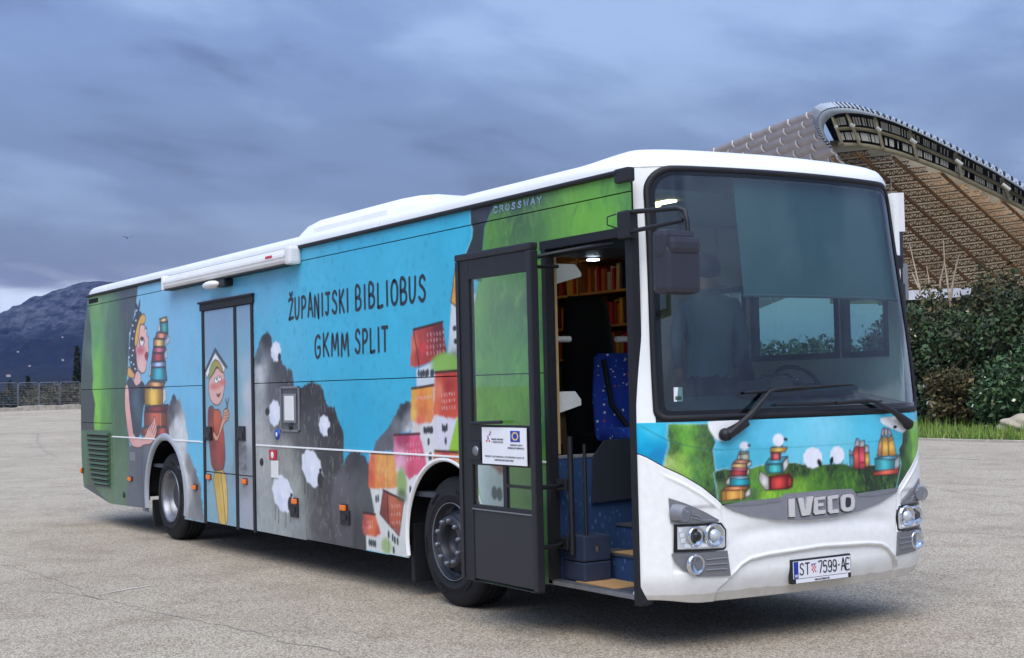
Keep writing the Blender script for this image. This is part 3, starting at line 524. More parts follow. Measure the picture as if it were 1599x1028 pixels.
# ------------------------------------------------------------------ front print
fv = Canvas(-.05, 2.60, .85, 1.60, .005, .005)
f5 = crop(980, 640, 150/1028, MF); f6 = crop(1110, 660, 150/1028, MF); f7 = crop(1240, 660, 200/1371, MF); f0 = crop(0, 0, 1, MF)
def paint_front():
    fv.poly(np.array([(-.1, .8), (2.65, .8), (2.65, 1.65), (-.1, 1.65)]), idw(np.vstack([f5((100, 300), (300, 480), (250, 220), (200, 420)), f6((100, 250), (300, 100), (600, 100), (120, 420), (480, 400)), f7((300, 100), (800, 100), (500, 280), (1080, 250), (60, 230), (900, 300))]),
        [(16, 176, 216), (24, 132, 184), (60, 190, 220), (14, 158, 204), (84, 190, 220), (90, 196, 224), (98, 196, 226), (66, 168, 196), (84, 186, 212), (126, 208, 232), (86, 198, 226), (112, 206, 226), (66, 186, 214), (110, 204, 226), (88, 196, 222)], 3, .07, .06))
    F = fv
    F.poly(f5((430, 150), (900, 150), (906, 230), (946, 350), (916, 430), (942, 650), (968, 940), (1000, 1040), (380, 640), (400, 520), (442, 380), (420, 290)), idw(f5((600, 260), (450, 260), (560, 560), (480, 590), (650, 420), (720, 550), (800, 300), (900, 350), (880, 800), (760, 700), (480, 420), (640, 180), (820, 180), (700, 220), (620, 660), (900, 560), (800, 460)),
        [(104, 178, 60), (52, 72, 52), (166, 206, 88), (194, 208, 130), (126, 196, 70), (76, 122, 74), (66, 82, 68), (52, 62, 62), (42, 52, 52), (80, 132, 72), (54, 78, 50), (134, 196, 88), (64, 78, 66), (92, 150, 70), (140, 190, 80), (50, 62, 60), (66, 88, 66)], 3, .3, .05, 4), soft=.006, line=(150, 216, 224), lw=.006)
    dabs(F, f5((430, 160), (890, 160), (900, 240), (935, 350), (905, 430), (930, 650), (955, 930), (390, 630), (440, 380), (425, 290)), 1300, (.008, .024), .8, [(60, 100, 56), (130, 190, 74), (100, 160, 62), (44, 62, 48), (84, 140, 62)], .17)
    hill = np.vstack([f6((30, 540), (60, 515), (150, 492), (230, 502), (430, 490), (520, 458), (700, 440), (900, 428), (990, 448)), f7((40, 422), (100, 448), (300, 448), (440, 440), (540, 438), (590, 458), (850, 452), (1150, 440), (1200, 640), (1060, 760), (0, 800)), f6((600, 860), (80, 900), (60, 700))])
    F.poly(hill, idw(np.vstack([f6((100, 560), (80, 700), (300, 540), (480, 640), (600, 780), (900, 520), (950, 680), (470, 760)), f7((100, 520), (50, 700), (300, 600), (500, 560), (800, 600), (1000, 620), (400, 480), (600, 640), (200, 650), (700, 520))]),
        [(44, 58, 50), (92, 122, 78), (50, 70, 50), (94, 152, 62), (150, 206, 62), (44, 60, 46), (116, 170, 58), (84, 120, 70), (40, 58, 44), (134, 186, 62), (70, 116, 48), (56, 94, 46), (36, 50, 44), (42, 60, 50), (34, 48, 40), (66, 116, 46), (92, 146, 54), (36, 54, 42)], 3, .2, .06), soft=.005, line=(160, 218, 224), lw=.005)
    dabs(F, hill, 900, (.008, .03), .8, [(50, 84, 46), (120, 176, 62), (84, 134, 54), (36, 50, 40)], .25, 6)
    F.poly(f7((1160, 90), (1250, -20), (1400, -30), (1400, 420), (1300, 420), (1090, 720), (1145, 450), (1118, 285), (1152, 220)), idw(f7((1180, 180), (1280, 150), (1300, 40), (1200, 450), (1290, 330), (1150, 300), (1150, 560), (1240, 260)), [(52, 70, 58), (128, 194, 72), (138, 200, 90), (58, 98, 54), (134, 192, 84), (44, 60, 52), (48, 74, 50), (84, 140, 62)], 3, .2, .05), soft=.006, line=(150, 214, 220), lw=.005)
    F.poly(f6((-30, -30), (390, -30), (330, 85), (200, 182), (100, 206), (40, 165), (-30, 60)), (238, 240, 240), soft=.005, smooth=1); F.poly(f7((920, -60), (1195, -60), (1205, 60), (1185, 100), (1150, 108), (1010, 48), (930, 5)), (238, 240, 240), soft=.005, smooth=1)
    O = (46, 22, 26)
    def bk(cc, quads):
        for q, col in quads:
            q_ = cc(*q); hi = [min(255, int(c*1.15+12)) for c in col]; lo = [int(c*.72) for c in col]
            F.poly(q_, idw(np.vstack([q_, q_.mean(0)[None]]), [lo]*len(q)+[hi], 2.0, .12, .03), soft=.004, line=O, lw=.007)
    pgs = (206, 204, 198)
    bk(f6, [([(385, 440), (432, 410), (430, 460), (390, 475)], pgs), ([(392, 500), (412, 492), (414, 550), (385, 560)], pgs), ([(160, 640), (196, 578), (206, 590), (200, 672), (165, 660)], pgs), ([(365, 760), (420, 690), (428, 775), (372, 808)], pgs),
        ([(292, 318), (410, 312), (395, 332), (300, 338)], (196, 196, 176)), ([(310, 338), (400, 330), (412, 372), (410, 404), (320, 396)], (186, 184, 160)), ([(288, 352), (310, 340), (318, 395), (284, 392)], pgs),
        ([(268, 400), (420, 410), (372, 440), (240, 430)], (222, 150, 116)), ([(226, 440), (378, 442), (376, 492), (222, 486)], (226, 176, 120)), ([(232, 488), (402, 486), (380, 520), (214, 518)], (196, 110, 122)), ([(214, 520), (378, 514), (378, 566), (212, 576)], (168, 66, 72)),
        ([(196, 580), (400, 574), (410, 602), (210, 604)], (150, 190, 208)), ([(208, 602), (412, 602), (416, 672), (204, 682)], (44, 158, 176)), ([(156, 688), (412, 684), (366, 722), (130, 724)], (216, 140, 92)), ([(112, 730), (362, 726), (366, 812), (112, 842)], (206, 152, 74)),
        ([(526, 516), (622, 590), (625, 725), (584, 726), (508, 612)], pgs), ([(622, 575), (838, 545), (880, 600), (876, 680), (830, 712), (625, 726)], (150, 34, 40)), ([(640, 590), (800, 576), (806, 704), (640, 716)], (200, 62, 58)), ([(826, 575), (862, 580), (862, 690), (826, 694)], (156, 60, 48)),
        ([(585, 440), (620, 385), (822, 362), (760, 440)], (70, 176, 200)), ([(760, 445), (822, 368), (832, 452), (780, 540)], pgs), ([(578, 445), (770, 442), (780, 540), (600, 552)], (60, 150, 160)), ([(612, 452), (750, 446), (756, 536), (620, 545)], (70, 182, 186)),
        ([(640, 322), (752, 320), (744, 402), (644, 404)], (176, 64, 70)), ([(660, 326), (738, 326), (730, 400), (664, 400)], (206, 100, 100)), ([(632, 314), (645, 262), (822, 262), (795, 318)], (220, 166, 70))])
    F.line(f6((160, 740), (165, 830)), (150, 90, 40), .006, .003); F.line(f6((320, 730), (322, 815)), (236, 190, 110), .008, .004)
    def sheepf(cc, c, rx, ry, head, hr, legs, tilt=0):
        an = np.linspace(0, 2*np.pi, 28)[:-1]; w = 1+.05*np.sin(an*10+c[0])
        for (x, y0, y1) in legs: F.line(cc((x, y0), (x, y1)), (40, 44, 46), .005, .003)
        q = cc(*[(c[0]+rx*w[i]*math.cos(a), c[1]+ry*w[i]*math.sin(a)) for i, a in enumerate(an)]); F.poly(q, idw(np.vstack([q[::5], q.mean(0)[None], (q.mean(0)+[-.02, -.01])[None]]), [(232, 234, 242)]*len(q[::5])+[(240, 242, 248), (214, 220, 236)], 2, .08, .02), soft=.005)
        F.poly(cc(*[(head[0]+hr[0]*math.cos(a)*math.cos(hr[2])-hr[1]*math.sin(a)*math.sin(hr[2]), head[1]+hr[0]*math.cos(a)*math.sin(hr[2])+hr[1]*math.sin(a)*math.cos(hr[2])) for a in an]), (30, 32, 36), soft=.004)
    sheepf(f6, (358, 252), 50, 46, (408, 246), (20, 13, .4), ((320, 280, 318), (345, 290, 318), (365, 290, 316), (385, 280, 312))); sheepf(f6, (722, 188), 58, 68, (800, 180), (24, 17, .5), ((690, 240, 265), (715, 245, 268), (740, 245, 268), (765, 235, 262)))
    sheepf(f7, (200, 378), 102, 112, (272, 432), (24, 44, -.3), ((118, 430, 510), (152, 480, 560), (214, 480, 580), (262, 470, 540))); sheepf(f7, (462, 348), 76, 92, (402, 408), (20, 42, .2), ((395, 420, 440), (430, 430, 450), (505, 400, 440), (520, 390, 430)))
    bk(f7, [([(592, 290), (618, 320), (650, 290), (652, 350), (590, 345)], (170, 170, 172)), ([(590, 345), (632, 340), (632, 490), (604, 486)], (70, 150, 164)), ([(636, 300), (664, 172), (700, 180), (704, 250), (692, 310)], (176, 172, 176)), ([(690, 250), (712, 200), (756, 190), (752, 262), (720, 272)], (186, 182, 186)), ([(752, 330), (762, 240), (798, 250), (800, 330)], (170, 168, 168)),
        ([(756, 330), (804, 322), (806, 460), (770, 480)], (214, 170, 74)), ([(634, 300), (666, 250), (692, 262), (700, 496), (640, 492)], (206, 84, 76)), ([(692, 262), (752, 262), (766, 486), (700, 500)], (216, 78, 96)),
        ([(928, 150), (940, 66), (966, 56), (962, 140)], (162, 156, 166)), ([(966, 140), (972, 56), (996, 62), (1000, 150)], (176, 170, 178)), ([(1000, 130), (1004, 60), (1030, 80), (1052, 140)], (160, 154, 164)), ([(886, 362), (912, 190), (938, 150), (948, 160), (938, 350)], (200, 140, 96)),
        ([(944, 160), (1006, 160), (1012, 370), (940, 372)], (220, 168, 80)), ([(1006, 160), (1052, 140), (1098, 350), (1016, 374)], (222, 164, 76)), ([(862, 384), (900, 372), (1130, 346), (1076, 400)], (96, 168, 192)), ([(1076, 400), (1132, 350), (1126, 480), (1072, 510)], (166, 170, 172)),
        ([(864, 386), (1074, 400), (1070, 512), (866, 516)], (66, 170, 178)), ([(846, 528), (1120, 490), (1116, 545), (850, 572)], (216, 92, 74))])
    F.line(f7((700, 430), (755, 428)), (150, 30, 50), .012, .004); F.line(f7((1006, 205), (1052, 188)), (110, 60, 30), .005, .003)
    # thin body crease across the print
    F.line(np.vstack([f5((140, 175), (300, 265), (430, 328), (600, 378), (800, 418), (1028, 430))]), (30, 90, 100), .005, .003, .7); F.line(np.vstack([f6((40, 290), (600, 280), (1020, 262)), f7((0, 265), (500, 235), (1240, 160))]), (40, 120, 140), .005, .003, .55)
paint_front()
# ------------------------------------------------------------------ bus root
BUS = tag(empty('library_bus', (-6.4, W, 0)), 'white library bus with painted book wrap, front door standing open', 'bus')
class _P:                       # parts are built in world coordinates and keep them under the root
    pass
def part(o, parent=None):
    o.parent = BUS if parent is None else parent
    if parent is None: o.matrix_parent_inverse = Matrix.Translation((6.4, -W, 0))
    return o
def pb(mb, name, m, parent=None): return part(mb.build(name, m), parent)
FR, RR = -2.679, -9.283           # axle positions
RF_ARCH, RR_ARCH, AZ = .64, .68, .50
DX0, DX1, DZ0, DZ1 = -1.235, -.262, .335, 2.70       # front door opening
EX0, EX1, EZ0, EZ1 = -7.975, -6.505, .31, 2.69       # rear door opening

def lines(a, b, step, extra=()):
    n = max(int(round((b-a)/step)), 1); g = set(np.round(np.linspace(a, b, n+1), 5))
    for e in extra:
        if a < e < b:
            g = {v for v in g if abs(v-e) > step*.45 or v in (round(a, 5), round(b, 5))}; g.add(round(e, 5))
    return np.array(sorted(g))
def side_panel(name, x0, x1, z0, z1, rects=(), circ=(), dx=.0125, dz=.008, rear=False, lowf=None, m='wrap', y=0.0, gap=.004, parent=None, canvas=None, bulge=0.0):
    """panel of the near side: dense sheet that samples the print, edges turned in by 8 mm so that the joints are real"""
    xs = lines(x0+gap, x1-gap, dx, [e for r in rects for e in r[:2]]); zs = lines(z0+gap, z1-gap, dz, [e for r in rects for e in r[2:]])
    nx, nz = len(xs), len(zs); X, Z = np.meshgrid(xs, zs); Y = np.full(X.shape, y)
    if rear: X = x1-gap-(x1-gap-X)*(x1-gap-rear_x(Z))/(x1-x0-2*gap)
    if lowf is not None: zb = np.maximum(lowf(X), z0+gap); Z = zb+(Z-zs[0])*(zs[-1]-zb)/(zs[-1]-zs[0])
    if rear: X = x1-gap-(x1-gap-np.meshgrid(xs, zs)[0])*(x1-gap-rear_x(Z))/(x1-x0-2*gap)
    if bulge: Y = Y-bulge*np.sin(np.pi*(Z-z0)/(z1-z0))
    keep = np.ones((nz-1, nx-1), bool); xc = (X[:-1, :-1]+X[1:, 1:])/2; zc = (Z[:-1, :-1]+Z[1:, 1:])/2
    for (a, b, c, d) in rects: keep &= ~((xc > a) & (xc < b) & (zc > c) & (zc < d))
    for (cx_, cz_, r) in circ: keep &= np.hypot(xc-cx_, zc-cz_) > r
    for (cx_, cz_, r) in circ:      # pull the ragged rim on to the arch
        used = np.zeros((nz, nx), int)
        for dj in (0, 1):
            for di in (0, 1): used[dj:nz-1+dj, di:nx-1+di] += keep
        D = np.hypot(X-cx_, Z-cz_); b = (used > 0) & (used < 4) & (np.abs(D-r) < .03) & (Z > z0+.02)
        X[b] = cx_+(X[b]-cx_)*r/D[b]; Z[b] = cz_+(Z[b]-cz_)*r/D[b]
    col = (canvas or cv).sample(X, Z).reshape(-1, 3)
    idx = np.arange(nx*nz).reshape(nz, nx); q = np.stack([idx[:-1, :-1], idx[:-1, 1:], idx[1:, 1:], idx[1:, :-1]], -1)[keep]
    V = np.stack([X, Y, Z], -1).reshape(-1, 3)
    # turned-in border
    e = np.concatenate([q[:, [0, 1]], q[:, [1, 2]], q[:, [2, 3]], q[:, [3, 0]]]); k = np.sort(e, 1); uq, inv, cnt = np.unique(k, axis=0, return_inverse=True, return_counts=True)
    be = e[cnt[inv.ravel()] == 1]; bv = np.unique(be); mp = {int(v): len(V)+i for i, v in enumerate(bv)}
    V2 = V[bv].copy(); V2[:, 1] += .012
    used = np.unique(q); faces = [tuple(f) for f in q]+[(int(b), int(a), mp[int(a)], mp[int(b)]) for a, b in be]
    V = np.vstack([V, V2]); col = np.vstack([col, col[bv]*.85])
    me = bpy.data.meshes.new(name); me.from_pydata(V.tolist(), [], [tuple(int(i) for i in f) for f in faces]); me.materials.append(MATS[m])
    a = me.color_attributes.new('print', 'FLOAT_COLOR', 'POINT'); c4_ = np.ones((len(V), 4), np.float32); c4_[:, :3] = col; a.data.foreach_set('color', c4_.ravel())
    bm = bmesh.new(); bm.from_mesh(me); bmesh.ops.delete(bm, geom=[v for v in bm.verts if not v.link_faces], context='VERTS'); bm.to_mesh(me); bm.free()
    o = link(bpy.data.objects.new(name, me)); return part(o, parent)
low_rear = lambda X: np.interp(X, [-12.75, -12.62, -11.5, -10.6, -9.9], [.50, .46, .30, .315, .33])
x175, x222 = MS(175, 650)[0], MS(222, 740)[0]
XR, XF = -12.80, -.205
side_panel('cove_panel', XR, XF, ZL, ZT, rects=[], rear=True)
side_panel('side_panel', XR, XF, ZB, ZL, rects=[(EX0, EX1, 1.0, EZ1), (DX0, DX1, 1.0, DZ1)], rear=True)
zgr = 1.341
side_panel('side_panel', XR, x175, zgr, ZB, rear=True)
side_panel('side_panel', x175, EX0, ZC, ZB)
side_panel('side_panel', EX1, DX0, ZC, ZB)
side_panel('engine_flap', XR, x175, .26, zgr, rear=True, lowf=low_rear)
side_panel('skirt_flap', x175, x222, .26, ZC, lowf=low_rear)
side_panel('skirt_flap', x222, EX0, .285, ZC, circ=[(RR, AZ, RR_ARCH)])
S1, S2 = MS(476, 700)[0], MS(604, 709)[0]
side_panel('skirt_flap', EX1, S1, .31, ZC)
side_panel('skirt_flap', S1, S2, .32, ZC)
side_panel('skirt_flap', S2, DX0, .325, ZC, circ=[(FR, AZ, RF_ARCH)])
# rear double door leaves
side_panel('rear_door_leaf', EX0+.075, -7.03, EZ0, 2.60, m='wrap', y=-.006)
side_panel('rear_door_leaf', -6.955, EX1-.06, EZ0, 2.60, m='wrap', y=-.006)
mb = MB()
for a, b in ((EX0, EX0+.075), (-7.03, -6.955), (EX1-.06, EX1)): mb.box((a, -.012, EZ0-.02), (b, .03, 2.602))
mb.box((EX0-.03, -.022, 2.604), (EX1+.03, .03, 2.69)); mb.box((EX0-.05, -.04, 2.68), (EX1+.04, .02, 2.70))
pb(mb, 'rear_door_frame', 'black_rubber')
zh = MS(340, 738)[1]
pb(MB().box((EX0+.08, -.0085, zh-.005), (EX1-.06, .0, zh+.005)), 'door_joint', 'black_rubber')
for px in (327, 379):
    x, z = MS(px, 677); mb = MB().box((x-.10, -.028, z-.075), (x+.10, .0, z+.075), .012); h = pb(mb, 'door_handle', 'black_plastic')
    pb(MB().box((x-.02, -.034, z-.05), (x+.07, -.028, z+.01), .002).lathe([(.0, -.034), (.022, -.034), (.022, -.028)], (x-.05, 0, z-.04), 'y', 14), 'lever', 'frame_dark')
# inner carcass so that no joint shows daylight: dark liner behind the panels, with the door opening left free
mb = MB()
mb.box((-12.35, .02, .42), (RR-.72, .05, 3.0)); mb.box((RR-.72, .02, 1.22), (RR+.72, .05, 3.0)); mb.box((RR+.72, .02, .36), (FR-.70, .05, 3.0)); mb.box((FR-.70, .02, 1.18), (FR+.70, .05, 3.0)); mb.box((FR+.70, .02, .36), (DX0-.01, .05, 3.0)); mb.box((DX0-.01, .02, 2.72), (-.24, .05, 3.0))
pb(mb, 'inner_liner', 'underbody')
# wheel housings, floor pan
for xc, R in ((FR, .66), (RR, .70)):
    for yy0, yy1 in ((.055, .62), (1.93, 2.5)):
        mb = MB()
        n = 14; ang = [math.pi*i/n for i in range(n+1)]
        vs = [(xc+(R+.03)*math.cos(a), y_, AZ+(R+.03)*math.sin(a)) for y_ in (yy0, yy1) for a in ang]
        mb.add(vs, [(i, i+1, n+2+i, n+1+i) for i in range(n)])
        mb.box((xc-R-.05, yy1 if yy0 < 1 else yy0-.02, .3), (xc+R+.05, yy1+.02 if yy0 < 1 else yy0, 1.25)); pb(mb, 'wheel_housing', 'underbody')
pb(MB().box((-12.2, .66, .36), (-1.30, 1.90, .60)).box((RR+.78, .06, .38), (FR-1.0, .66, .42)).box((RR+.78, 1.9, .38), (FR-.72, 2.5, .42)).box((-1.30, 1.0, .30), (-.25, 2.45, .42)).box((-12.2, .08, .46), (RR-.8, .66, .5)), 'floor_pan', 'underbody')
# gutter strip, arch trims
mb = MB(); mb.add([(float(rear_x(ZT)), -.012, ZT), (-.30, -.012, ZT), (-.30, .02, ZT+.035), (float(rear_x(ZT+.035)), .02, ZT+.035), (float(rear_x(ZT)), .03, ZT-.004), (-.30, .03, ZT-.004)], [(0, 1, 2, 3), (0, 4, 5, 1)])
mb.tube([(-12.40, -.016, ZT+.010), (-.31, -.016, ZT+.010)], .019, 8)
pb(mb, 'gutter_strip', 'black_rubber')
def arch(xc, R, w, m, name, proud=.012, a0=-14, a1=194):
    n = 40; prof = [(R-.012, .02), (R-.006, -proud*.6), (R+w*.25, -proud), (R+w*.8, -proud*.7), (R+w, .004)]; vs = []; fs = []
    for i in range(n+1):
        q = rad(lerp(a0, a1, i/n))
        for (r, yy) in prof: vs.append((xc+r*math.cos(q), yy, AZ+r*math.sin(q)))
    k = len(prof)
    for i in range(n):
        for j in range(k-1): fs.append((i*k+j, (i+1)*k+j, (i+1)*k+j+1, i*k+j+1))
    return part(mesh_obj(name, vs, fs, m, None, True))
arch(RR, RR_ARCH, .070, 'arch_grey', 'wheel_arch_trim', .022); arch(FR, RF_ARCH, .022, 'white_paint', 'wheel_arch_trim', .006)
# engine louvres
g = [MS(136, 675), MS(171, 674), MS(143, 756), MS(174, 762)]
gx0, gx1, gz1, gz0 = -12.48, -11.47, 1.225, .515
pb(MB().box((gx0-.03, -.002, gz0-.02), (gx1+.03, -.006, gz1+.02)), 'louvre_frame', 'louvre_green')
n = 11
for i in range(n):
    zc = lerp(gz1, gz0, (i+.5)/n); h = (gz1-gz0)/n
    a = gx0+.02*i if i < 9 else gx0+.2+.1*(i-9)
    mb = MB(); sec = [(-.006, h*.40), (-.040, h*.22), (-.046, h*.02), (-.038, -h*.16), (-.012, -h*.24)]
    vs = [(x, y_, zc+z_) for x in (a, gx1) for (y_, z_) in sec]; k = len(sec)
    mb.add(vs, [(j, j+1, k+j+1, k+j) for j in range(k-1)]+[tuple(range(k)), tuple(range(k, 2*k))[::-1]], False)
    pb(mb, 'louvre', 'louvre_green')
    pb(MB().box((a, -.0062, zc-h*.45), (gx1, -.0075, zc-h*.25)), 'louvre_slot', 'underbody')
# small side fittings
def lens(px, py, w=.10, h=.05):
    x, z = MS(px, py); o = pb(MB().box((x-w/2-.01, -.010, z-h/2-.008), (x+w/2+.01, .0, z+h/2+.008), .003), 'side_marker', 'frame_dark'); pb(MB().box((x-w/2, -.034, z-h/2), (x+w/2, -.010, z+h/2), .010), 'marker_lens', 'orange_lens')
for p in ((204.5, 748), (305.5, 761), (328, 745), (384, 752), (462.5, 783), (538.5, 793)): lens(*p)
lens(129, 735, .05, .06)
for px, py in ((461, 797), (540, 808)):
    x, z = MS(px, py); pb(MB().box((x-.09, -.016, z-.065), (x+.09, .0, z+.065), .008), 'flap_latch', 'black_plastic'); pb(MB().box((x-.04, -.024, z-.022), (x+.04, -.016, z+.022), .004), 'latch_handle', 'frame_dark')
x, z = MS(453.5, 638); hx0, hz1 = MS(438, 604); hx1, hz0 = MS(469, 675)
mb = MB()
for a, b, c, d in ((hx0, hx1, hz1-.02, hz1), (hx0, hx1, hz0, hz0+.02), (hx0, hx0+.025, hz0, hz1), (hx1-.025, hx1, hz0, hz1)): mb.box((a, -.012, c), (b, .0, d), .003)
pb(mb, 'hatch_frame', 'grey_plastic'); pb(MB().box((x-.15, -.016, z-.14), (x+.15, -.001, z+.14), .02), 'hatch_bezel', 'grey_plastic'); pb(MB().box((x-.105, -.019, z-.115), (x+.115, -.012, z+.12), .006), 'hatch_window', 'white_plastic')
x, z = MS(455, 666.5); pb(MB().lathe([(0, -.02), (.03, -.018), (.035, -.002)], (x, 0, z), 'y', 14), 'hatch_lock', 'black_plastic')
x, z = MS(433.5, 678.5); pb(MB().lathe([(0, -.012), (.05, -.012), (.055, 0)], (x, 0, z), 'y', 20), 'filler_cap', 'blue_badge'); pb(MB().lathe([(.0, -.0135), (.02, -.0135), (.022, -.012)], (x, 0, z), 'y', 14), 'cap_mark', 'sign_white')
x, z = MS(427, 710.5); pb(MB().box((x-.085, -.014, z-.05), (x+.085, 0, z+.05), .02), 'cut_off_switch', 'red_plastic'); pb(MB().lathe([(.0, -.0155), (.03, -.0155), (.034, -.014)], (x, 0, z), 'y', 14), 'switch_mark', 'sign_white')
x, z = MS(430, 733); pb(MB().box((x-.09, -.010, z-.085), (x+.08, 0, z+.085), .012), 'socket_cover', 'white_plastic')
for p in ((409, 721.5), (194, 773)):
    x, z = MS(*p); pb(MB().lathe([(0, -.010), (.035, -.010), (.04, 0)], (x, 0, z), 'y', 14), 'plug', 'black_plastic')
hx0, hz1 = MS(203, 706); hx1, hz0 = MS(212, 720)
pb(MB().box((hx0, -.004, hz0), (hx1, 0, hz1), .002), 'fuel_flap', 'grey_plastic')
x, z = MS(146, 470); pb(MB().box((x-.21, -.004, z-.03), (x+.21, 0, z+.03)), 'roof_vent_slot', 'underbody')
# mud flaps
pb(MB().box((RR-.80, .10, .10), (RR-.74, .58, .42), .01), 'mud_flap', 'black_rubber'); pb(MB().box((FR-.72, .08, .12), (FR-.66, .52, .60), .01), 'mud_flap', 'black_rubber')

# lettering: pen strokes laid as thin raised ribbons
GL = {'Z': [[(0, .92), (.1, .98), (.75, .98), (.55, .7), (.1, .1), (.0, .0), (.3, .03), (.8, .08)], [(.2, 1.3), (.4, 1.12), (.65, 1.32)]], 'U': [[(0, 1), (.0, .35), (.1, .06), (.35, .0), (.6, .2), (.7, .6), (.72, 1)]], 'P': [[(.05, 0), (.08, 1)], [(.08, .98), (.5, 1), (.75, .8), (.6, .55), (.1, .42)]],
 'A': [[(0, 0), (.35, 1), (.45, 1), (.8, 0)], [(.15, .36), (.68, .36)]], 'N': [[(0, 0), (.05, 1), (.6, .02), (.68, .02), (.68, 1)]], 'I': [[(.15, 0), (.15, 1)]], 'J': [[(.05, 1), (.7, 1)], [(.42, 1), (.42, .25), (.25, .02), (0, .12)]],
 'S': [[(.72, .85), (.5, 1), (.18, .92), (.12, .68), (.45, .52), (.7, .32), (.6, .06), (.3, 0), (0, .14)]], 'K': [[(.05, 0), (.05, 1)], [(.7, 1), (.1, .48), (.3, .45), (.75, 0)]], 'B': [[(.05, 0), (.08, 1), (.5, 1), (.65, .8), (.5, .58), (.1, .52)], [(.35, .54), (.7, .42), (.72, .15), (.4, .0), (.05, .02)]],
 'L': [[(.1, 1), (.08, .05), (.15, 0), (.7, .04)]], 'O': [[(.4, 1), (.12, .85), (.0, .5), (.1, .12), (.4, 0), (.7, .15), (.8, .5), (.7, .86), (.4, 1)]], 'G': [[(.72, .9), (.45, 1), (.12, .82), (.02, .45), (.14, .08), (.42, 0), (.68, .15), (.7, .45), (.4, .45)]], 'M': [[(0, 0), (.12, 1), (.42, .25), (.78, 1), (.9, 0)]], 'T': [[(0, 1), (.8, 1)], [(.4, 1), (.38, 0)]],
 'C': [[(.75, .8), (.55, 1), (.2, 1), (.0, .8), (.0, .2), (.2, 0), (.55, 0), (.75, .2)]], 'R': [[(.0, 0), (.0, 1), (.55, 1), (.75, .8), (.55, .52), (.0, .52)], [(.4, .52), (.75, 0)]], 'W': [[(0, 1), (.22, 0), (.45, .8), (.68, 0), (.9, 1)]], 'Y': [[(0, 1), (.4, .5), (.8, 1)], [(.4, .5), (.4, 0)]], 'V': [[(0, 1), (.4, 0), (.8, 1)]], 'E': [[(.7, 1), (0, 1), (0, 0), (.7, 0)], [(0, .5), (.55, .5)]],
 '7': [[(0, 1), (.75, 1), (.3, 0)]], '5': [[(.68, 1), (.1, 1), (.05, .55), (.4, .62), (.7, .45), (.7, .18), (.45, 0), (.2, 0), (0, .12)]], '9': [[(.7, .62), (.45, .42), (.2, .45), (.02, .65), (.1, .92), (.38, 1), (.66, .88), (.72, .6), (.7, .2), (.5, 0), (.2, 0), (.05, .12)]], 'r': [[(.1, 0), (.1, .6), (.5, .62)]], '-': [[(.15, .5), (.35, .5)]], '.': [[(.1, .02), (.16, .08)]], 'D': [[(0, 0), (0, 1), (.4, 1), (.7, .75), (.7, .25), (.4, 0), (0, 0)]], 'F': [[(0, 0), (0, 1), (.7, 1)], [(0, .5), (.5, .5)]], 'H': [[(0, 0), (0, 1)], [(.7, 0), (.7, 1)], [(0, .5), (.7, .5)]]}
def spline(p, n=4):
    p = [np.array(q, float) for q in p]
    if len(p) < 3: return p
    out = []
    for i in range(len(p)-1):
        a = p[max(i-1, 0)]; b = p[i]; c = p[i+1]; d = p[min(i+2, len(p)-1)]
        for k in range(n):
            t = k/n; out.append(.5*((2*b)+(c-a)*t+(2*a-5*b+4*c-d)*t*t+(3*b-a-3*c+d)*t**3))
    return out+[p[-1]]
def ribbon(mb, pts, w, place, th, off):
    """flat pen stroke with round ends; place(u, v, h) gives the 3-D point"""
    n = len(pts); L = []; R_ = []
    for i in range(n):
        t = pts[min(i+1, n-1)]-pts[max(i-1, 0)]; t = t/(np.linalg.norm(t)+1e-9); nn = np.array([-t[1], t[0]])*w/2
        L.append(pts[i]+nn); R_.append(pts[i]-nn)
    t0 = pts[0]-pts[1]; t0 = t0/np.linalg.norm(t0); t1 = pts[-1]-pts[-2]; t1 = t1/np.linalg.norm(t1)
    def cap(c, t): nn = np.array([-t[1], t[0]]); return [c+(nn*math.cos(a)+t*math.sin(a))*w/2 for a in (rad(45), rad(90), rad(135))]
    L0 = cap(pts[0], t0); L1 = cap(pts[-1], t1)
    V = [place(*p, th+off) for p in L]+[place(*p, th+off) for p in R_]; F = [(i, i+1, n+i+1, n+i) for i in range(n-1)]
    mb.add(V, F)
    mb.add([place(*p, th+off) for p in [R_[0]]+L0[::1]+[L[0]]], [(0, 1, 2, 3, 4)]); mb.add([place(*p, th+off) for p in [L[-1]]+L1+[R_[-1]]], [(0, 1, 2, 3, 4)])
def word(text, u0, u1, v0, h, wd, place, name, m, parent=None, asp=None, gapf=.42, jit=0.0, round_=True, split=False):
    adv = {'I': .30, 'M': .9, 'W': .9, ' ': .35, 'J': .7, '-': .5, '.': .3}
    tot = sum(adv.get(c, .75)+gapf for c in text)-gapf; s = (u1-u0)/tot; mb = MB(); u = u0; k = 0
    for c in text:
        dz = RNG.uniform(-jit, jit)*h
        for st in GL.get(c, []):
            pts = [np.array([u+q[0]*s, v0+dz+q[1]*h]) for q in st]
            if round_: pts = spline(pts)
            ribbon(mb, pts, wd, place, .0015, .00015*(k % 9)); k += 1
        u += (adv.get(c, .75)+gapf)*s
        if split and mb.v: part(mb.build(name, m, fixn=False), parent); mb = MB()
    return None if split else part(mb.build(name, m, fixn=False), parent)
side_pl = lambda u, v, h: (u, -h, v)
word('ZUPANIJSKI', -5.61, -4.31, 2.392, .192, .033, side_pl, 'letter', 'ink', jit=.03, split=True); word('BIBLIOBUS', -4.17, -2.915, 2.40, .196, .033, side_pl, 'letter', 'ink', jit=.03, split=True)
